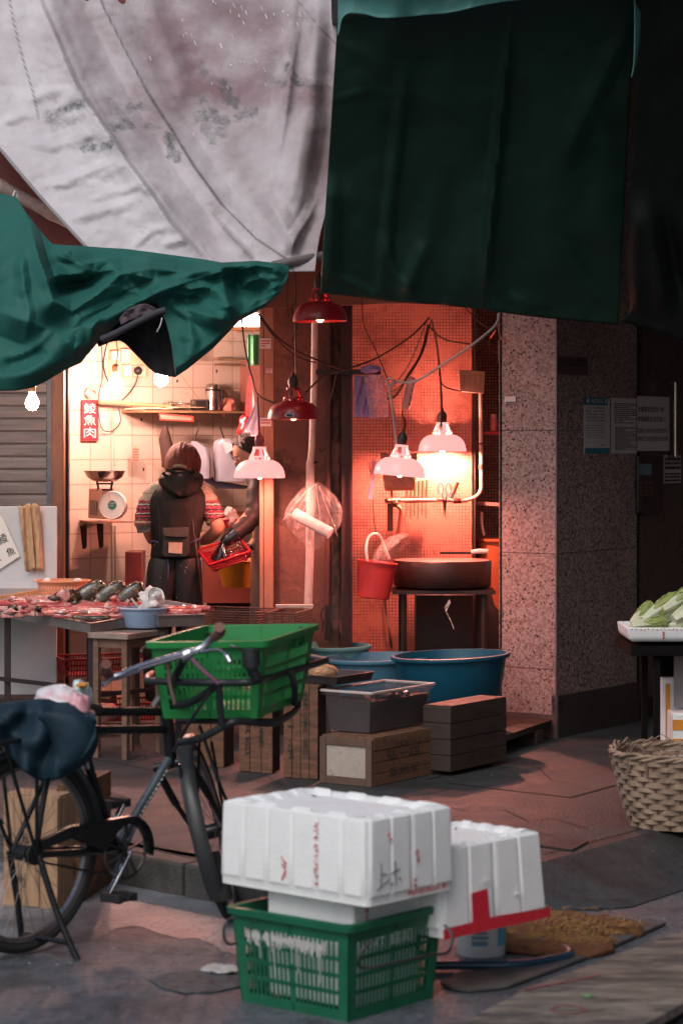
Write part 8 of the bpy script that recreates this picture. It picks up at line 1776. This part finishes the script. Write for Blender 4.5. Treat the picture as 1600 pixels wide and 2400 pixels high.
for xs_ in ((365, 372, 376), (466, 460, 455)):
    mb = MB(); mb.tube(catmull([X(xs_[0], 1150, -.098), X(xs_[1], 1200, -.112), X(xs_[2], 1290, -.112)]), .0018, 5); mb.build('seam', mat('seam_thread', (.012, .010, .008), .8), p1)
# back pouch
mb = MB(); q_ = [X(384, 1242, -.13), X(441, 1240, -.13), X(444, 1296, -.14), X(436, 1306, -.14), (X(388, 1306, -.14)), X(380, 1298, -.14)]; mb.prism([p + V((0, .03, 0)) for p in q_], (0, -.04, 0)); mb.build('back_pouch', mat('dark_olive_pouch', (.016, .013, .010), .7, 0, .2, 10, .3, 60), p1, bevel=.006)
mb = MB(); q_ = [X(381, 1237, -.15), X(442, 1236, -.15), X(441, 1255, -.16), X(434, 1260, -.16), X(388, 1258, -.16), X(382, 1252, -.16)]; mb.prism([p + V((0, .015, 0)) for p in q_], (0, -.016, 0)); mb.build('pouch_flap', mat('flap_olive', (.035, .027, .02), .7, 0, .2, 10, .3, 60), p1, bevel=.004)
mb = MB(); mb.prism([X(396, 1271, -.151), X(428, 1272, -.151), X(427, 1298, -.152), X(395, 1296, -.152)], (0, -.003, 0)); mb.build('pouch_patch', mat('pinkish_patch', (.52, .34, .25), .7, 0, .25, 20, stain=[((.4, .08, .06), 40, .62, .7)]), p1, bevel=.001)
# patterned sleeves
m = bpy.data.materials.new('banded_knit'); m.use_nodes = True; nt_ = m.node_tree; N = nt_.nodes; L_ = nt_.links.new; b = N['Principled BSDF']; tc = N.new('ShaderNodeTexCoord'); sx_ = N.new('ShaderNodeSeparateXYZ'); L_(tc.outputs['Object'], sx_.inputs[0])
nn = N.new('ShaderNodeTexNoise'); nn.inputs['Scale'].default_value = 60; L_(tc.outputs['Object'], nn.inputs['Vector'])
ad = N.new('ShaderNodeMath'); ad.operation = 'MULTIPLY_ADD'; ad.inputs[1].default_value = .012; L_(nn.outputs['Fac'], ad.inputs[0]); L_(sx_.outputs['Z'], ad.inputs[2])
mr_ = N.new('ShaderNodeMapRange'); mr_.inputs['From Min'].default_value = zat(1242, PY); mr_.inputs['From Max'].default_value = zat(1140, PY); L_(ad.outputs[0], mr_.inputs['Value'])
cr = N.new('ShaderNodeValToRGB'); cr.color_ramp.interpolation = 'CONSTANT'; L_(mr_.outputs[0], cr.inputs[0])
bands = [(0, (.10, .075, .065)), (.14, (.3, .05, .04)), (.19, (.55, .45, .35)), (.23, (.35, .08, .03)), (.28, (.05, .03, .05)), (.32, (.5, .04, .06)), (.36, (.04, .03, .05)), (.40, (.6, .5, .4)), (.42, (.30, .02, .04)), (.48, (.03, .02, .04)), (.52, (.45, .04, .07)), (.57, (.04, .04, .08)), (.60, (.6, .52, .42)), (.63, (.04, .04, .08)), (.66, (.42, .05, .05)), (.71, (.45, .35, .26)), (.78, (.48, .38, .28)), (.86, (.3, .12, .08)), (.88, (.46, .38, .28))]
el = cr.color_ramp.elements; el[0].position = 0; el[0].color = (*bands[0][1], 1); el[1].position = bands[1][0]; el[1].color = (*bands[1][1], 1)
for p_, c_ in bands[2:]: x_ = el.new(p_); x_.color = (*[q_ * .8 for q_ in c_], 1)
vo = N.new('ShaderNodeTexVoronoi'); vo.inputs['Scale'].default_value = 75; L_(tc.outputs['Object'], vo.inputs['Vector']); r_ = N.new('ShaderNodeMapRange'); r_.inputs['From Min'].default_value = .22; r_.inputs['From Max'].default_value = .28; r_.inputs['To Min'].default_value = 1; r_.inputs['To Max'].default_value = 0; L_(vo.outputs['Distance'], r_.inputs['Value'])
mx_ = N.new('ShaderNodeMix'); mx_.data_type = 'RGBA'; mx_.inputs['B'].default_value = (.36, .31, .25, 1); ml = N.new('ShaderNodeMath'); ml.operation = 'MULTIPLY'; ml.inputs[1].default_value = .75; L_(r_.outputs[0], ml.inputs[0]); L_(ml.outputs[0], mx_.inputs['Factor']); L_(cr.outputs[0], mx_.inputs['A']); L_(mx_.outputs['Result'], b.inputs['Base Color']); b.inputs['Roughness'].default_value = .9
bp_ = N.new('ShaderNodeBump'); bp_.inputs['Strength'].default_value = .4; bp_.inputs['Distance'].default_value = .006; L_(nn.outputs['Fac'], bp_.inputs['Height']); L_(bp_.outputs[0], b.inputs['Normal'])
M_knit = m
for pts, rs in (([X(386, 1142, .03), X(366, 1152, .02), X(352, 1174, .02), X(344, 1200, .02), X(339, 1222, .02), X(344, 1240, .03)], [.03, .052, .060, .058, .056, .050]), ([X(450, 1140, .03), X(468, 1150, .02), X(483, 1172, .01), X(496, 1198, .0), X(507, 1220, -.01)], [.03, .052, .060, .059, .056])):
    pp_ = catmull(pts, 5); rr_ = [rs[min(int(i / 5), len(rs) - 2)] + (rs[min(int(i / 5) + 1, len(rs) - 1)] - rs[min(int(i / 5), len(rs) - 2)]) * ((i % 5) / 5) for i in range(len(pp_))]
    rr_ = [r0 * (1 + .05 * math.sin(i * 1.9)) for i, r0 in enumerate(rr_)]; mb = MB(); mb.tube(pp_, rr_, 20); mb.build('sleeve', M_knit, p1, smooth=80)
# trousers and apron
M_trs = mat('black_trousers', (.010, .008, .008), .6, 0, .3, 6, .3, 20)
for rows in ([(1290, 352, 425, .112, 0), (1340, 343, 425, .108, 0), (1420, 334, 412, .10, 0), (1520, 334, 395, .085, 0), (1670, 338, 385, .07, 0)], [(1290, 400, 472, .112, 0), (1340, 400, 474, .108, 0), (1420, 404, 476, .10, 0), (1520, 420, 474, .085, 0), (1670, 430, 478, .07, 0)]):
    mb = MB(); mb.loft(loft_px(rows, None, PY, 32, 3, .012)); mb.build('trouser_leg', M_trs, p1, smooth=80, sub=1)
M_apr = film('grey_vinyl', (.42, .36, .42), .35, .25)
mb = MB(); mb.grid(lambda a_, b_: X(356 - 4 * a_ - 28 * b_ * (1 - a_ * .6), 1228 + 195 * b_, .10 - .22 * a_ + .01 * math.sin(b_ * 9)), 8, 20); mb.build('apron_side', M_apr, p1, smooth=80)
mb = MB(); mb.grid(lambda a_, b_: X(474 - 24 * (1 - b_) * a_ + 4 * b_, 1215 + 215 * b_, .10 - .22 * a_ + .01 * math.sin(b_ * 9)), 8, 20); mb.build('apron_side', M_apr, p1, smooth=80)
mb = MB(); mb.tube(catmull([X(350, 1270, -.10), X(362, 1268, -.125), X(372, 1272, -.125)]), .004, 6); mb.tube(catmull([X(446, 1272, -.125), X(458, 1268, -.125), X(468, 1262, -.10)]), .004, 6); mb.tube(catmull([X(394, 1310, -.12), X(395, 1335, -.125), X(394, 1356, -.12)]), .004, 6, flat=.5); mb.build('apron_ties', mat('navy_tie', (.05, .05, .14), .7), p1)
mb = MB()
for k in range(16):
    x_, y_ = rnd.uniform(340, 470), rnd.uniform(1315, 1420); mb.ball(X(x_, y_, -.115 + .0), rnd.uniform(.001, .0024), 5, 4)
mb.build('fish_scales', mat('scale_flecks', (.7, .6, .55), .3), p1, kind='stuff')

# second person, mostly behind the reddish post
P2Y = 13.55; X2 = lambda px, py, dy=0: P(px, py, P2Y + dy)
p2_ = thing('person', 'person half hidden by the post, holding a tilted red basket in black gloves', 'person', V((X2(630, 0).x, P2Y, 0)))
mb = MB()
nodes = [(X2(640, 1300), .11), (X2(638, 1230), .11), (X2(628, 1160), .12), (X2(612, 1112), .06), (X2(604, 1090), .055), (X2(606, 1146, -.12), .06), (X2(598, 1205, -.20), .052), (X2(548, 1252, -.28), .042), (X2(524, 1274, -.30), .032),
         (X2(650, 1150, .12), .06), (X2(650, 1210, .1), .05), (X2(610, 1262, .02), .04), (X2(585, 1285, -.08), .03), (X2(620, 1330, 0), .09), (X2(618, 1490), .065), (X2(616, 1660), .045), (X2(606, 1692, -.03), .04), (X2(665, 1330, .05), .09), (X2(668, 1490, .05), .065), (X2(668, 1660, .05), .045), (X2(660, 1692, 0), .04)]
ed = [(0, 1), (1, 2), (2, 3), (3, 4), (2, 5), (5, 6), (6, 7), (7, 8), (2, 9), (9, 10), (10, 11), (11, 12), (0, 13), (13, 14), (14, 15), (15, 16), (0, 17), (17, 18), (18, 19), (19, 20)]
vs, fs = skin_bake(nodes, ed); mb.add(vs, fs)
hc = X2(588, 1062); f_, l_, z_ = head_geo(mb, hc, (-.86, -.30, -.50), (-.35, 0, 1), 1.0); mb.build('body', M_skn, p2_, smooth=80)
mb = MB(); hair(mb, hc - f_ * .012, f_, l_, z_, .97, 0, 8, ff=.66); mb.ball(hc - f_ * .11 + z_ * .03, .035, 14, 10, jit=.3); mb.build('hair', M_hairb, p2_, smooth=60)
for sd_ in (-1, 1):
    e_ = hc + f_ * .083 + l_ * .031 * sd_ + z_ * .004; mb = MB(); mb.ball(e_, .0105, 12, 8); mb.build('eye', mat('eye_white', (.6, .5, .45), .2), p2_); mb = MB(); mb.ball(e_ + f_ * .005 - z_ * .002, .0066, 10, 6); mb.build('iris', M_ink, p2_)
    mb = MB(); mb.tube(catmull([e_ + f_ * .008 + l_ * .016 * sd_ + z_ * .004, e_ + f_ * .011 + z_ * .009, e_ + f_ * .008 - l_ * .014 * sd_ + z_ * .005]), .0022, 6); mb.tube(catmull([e_ + f_ * .009 + l_ * .02 * sd_ + z_ * .018, e_ + f_ * .015 + z_ * .024, e_ + f_ * .014 - l_ * .014 * sd_ + z_ * .020]), .0032, 6); mb.build('brow', M_hairb, p2_)
mb = MB(); mb.tube(catmull([hc + f_ * .080 - z_ * .062 + l_ * .02, hc + f_ * .091 - z_ * .061, hc + f_ * .080 - z_ * .062 - l_ * .02]), [.003] * 5 + [.0045] * 3 + [.003] * 3, 8); mb.build('lips', mat('lip_colour', (.36, .10, .08), .4), p2_)
M_slv = mat('black_padded_sleeve', (.010, .009, .008), .55, 0, .2, 8, .35, 22, spec=.3)
mb = MB(); mb.loft(loft_px([(1108, 598, 640, .07, 0), (1124, 590, 668, .11, 0), (1150, 588, 680, .125, 0), (1200, 594, 682, .13, 0), (1240, 600, 680, .13, 0)], None, P2Y, 36, 2, .01)); mb.build('jacket', M_slv, p2_, smooth=80, sub=1)
mb = MB(); mb.loft([[*r_] for r_ in loft_px([(1222, 596, 684, .135, 0), (1280, 590, 688, .14, 0), (1400, 586, 690, .14, 0), (1560, 584, 692, .13, 0)], None, P2Y, 36, 7, .008)], cap=False); mb.build('apron', mat('grey_wet_vinyl', (.10, .085, .078), .3, 0, .15, 5, .2, 30, coat=.4), p2_, smooth=80)
pp_ = catmull([X2(606, 1130, -.08), X2(602, 1160, -.15), X2(598, 1200, -.20), X2(580, 1228, -.24), X2(552, 1250, -.28), X2(536, 1264, -.29)], 5); mb = MB(); mb.tube(pp_, [(.062 - .022 * i / 25) * (1 + .07 * math.sin(i * 1.7) * (i < 22)) for i in range(len(pp_))], 18); mb.build('sleeve', M_slv, p2_, smooth=80)
M_glv = mat('black_rubber_glove', (.010, .010, .012), .18, coat=.6)
mb = MB(); mb.tube(catmull([X2(552, 1250, -.29), X2(538, 1262, -.30), X2(524, 1274, -.30)], 4), [.044, .043, .042, .041, .040, .038, .034, .030, .028], 16); hand_geo(mb, X2(526, 1273, -.30), (-.45, -.05, -.75), (-.7, -.5, .3), 1.1, .75, 1); mb.build('glove', M_glv, p2_, smooth=70)
mb = MB(); hand_geo(mb, X2(588, 1282, -.08), (-.8, -.5, -.3), (0, -.2, 1), 1.1, .7, 1); mb.build('glove', M_glv, p2_, smooth=70)
# the red basket in hand
t = thing('red_basket', 'bright red plastic basket tilted in the gloved hand', 'basket', P(530, 1330, 13.25))
ru = (P(482, 1320, 13.18) - P(548, 1272, 13.35)); c0 = P(500, 1338, 13.15); uu_ = V((.93, .30, .30)).normalized(); vv_ = V((-.25, .90, .45)); vv_ = (vv_ - uu_ * vv_.dot(uu_)).normalized(); ww_ = uu_.cross(vv_).normalized()
def tray3(parent, c0, uu_, vv_, ww_, Lx, Ly, h, fl, m):
    pp3 = lambda a_, b_, z_: c0 + uu_ * a_ + vv_ * b_ + ww_ * z_
    mb = MB()
    cs = [(0, 0), (Lx, 0), (Lx, Ly), (0, Ly)]; ct = [(-fl, -fl), (Lx + fl, -fl), (Lx + fl, Ly + fl), (-fl, Ly + fl)]
    for i in range(4):
        a0, a1, b0, b1 = V((*cs[i], 0)), V((*cs[(i + 1) % 4], 0)), V((*ct[i], h)), V((*ct[(i + 1) % 4], h)); n = int((a1 - a0).length / .011)
        for k in range(n + 1): q0, q1 = a0.lerp(a1, k / n), b0.lerp(b1, k / n); mb.tube([pp3(*q0), pp3(*q1)], .0022, 4, cap=False)
        for k in (.25, .5, .75): q0, q1 = a0.lerp(b0, k), a1.lerp(b1, k); mb.tube([pp3(*q0), pp3(*q1)], .003, 4, cap=False)
        mb.tube([pp3(*a0), pp3(*a1)], .004, 5)
    mb.build('lattice', m, parent, smooth=0); mb = MB()
    for i in range(4): mb.beam(pp3(*ct[i], h), pp3(*ct[(i + 1) % 4], h), .012, .014, up=ww_)
    mb.build('rim', m, parent, bevel=.003); mb = MB(); n = int(Lx / .012)
    for k in range(n + 1): mb.beam(pp3(k / n * Lx, 0, 0), pp3(k / n * Lx, Ly, 0), .006, .003, up=ww_)
    for k in range(int(Ly / .02)): mb.beam(pp3(0, k * .02, 0), pp3(Lx, k * .02, 0), .005, .003, up=ww_)
    mb.build('base', m, parent, smooth=0)
M_rb = mat('bright_red_plastic', (.42, .012, .025), .35, 0, .1, 9)
tray3(t, c0, uu_, vv_, ww_, .20, .15, .055, .02, M_rb)
t = thing('red_basket', 'small red basket with a white bag on the counter between the two people', 'basket', P(548, 1240, 13.75)); tray3(t, P(530, 1236, 13.7), V((1, 0, 0)), V((0, 1, 0)), UP, .09, .12, .04, .015, M_rb)
crumple('plastic_bag', P(541, 1212, 13.72), (.045, .045, .055), M_wbag, 'white bag of fish in the small red basket', 'bag', 15, jit=.4)
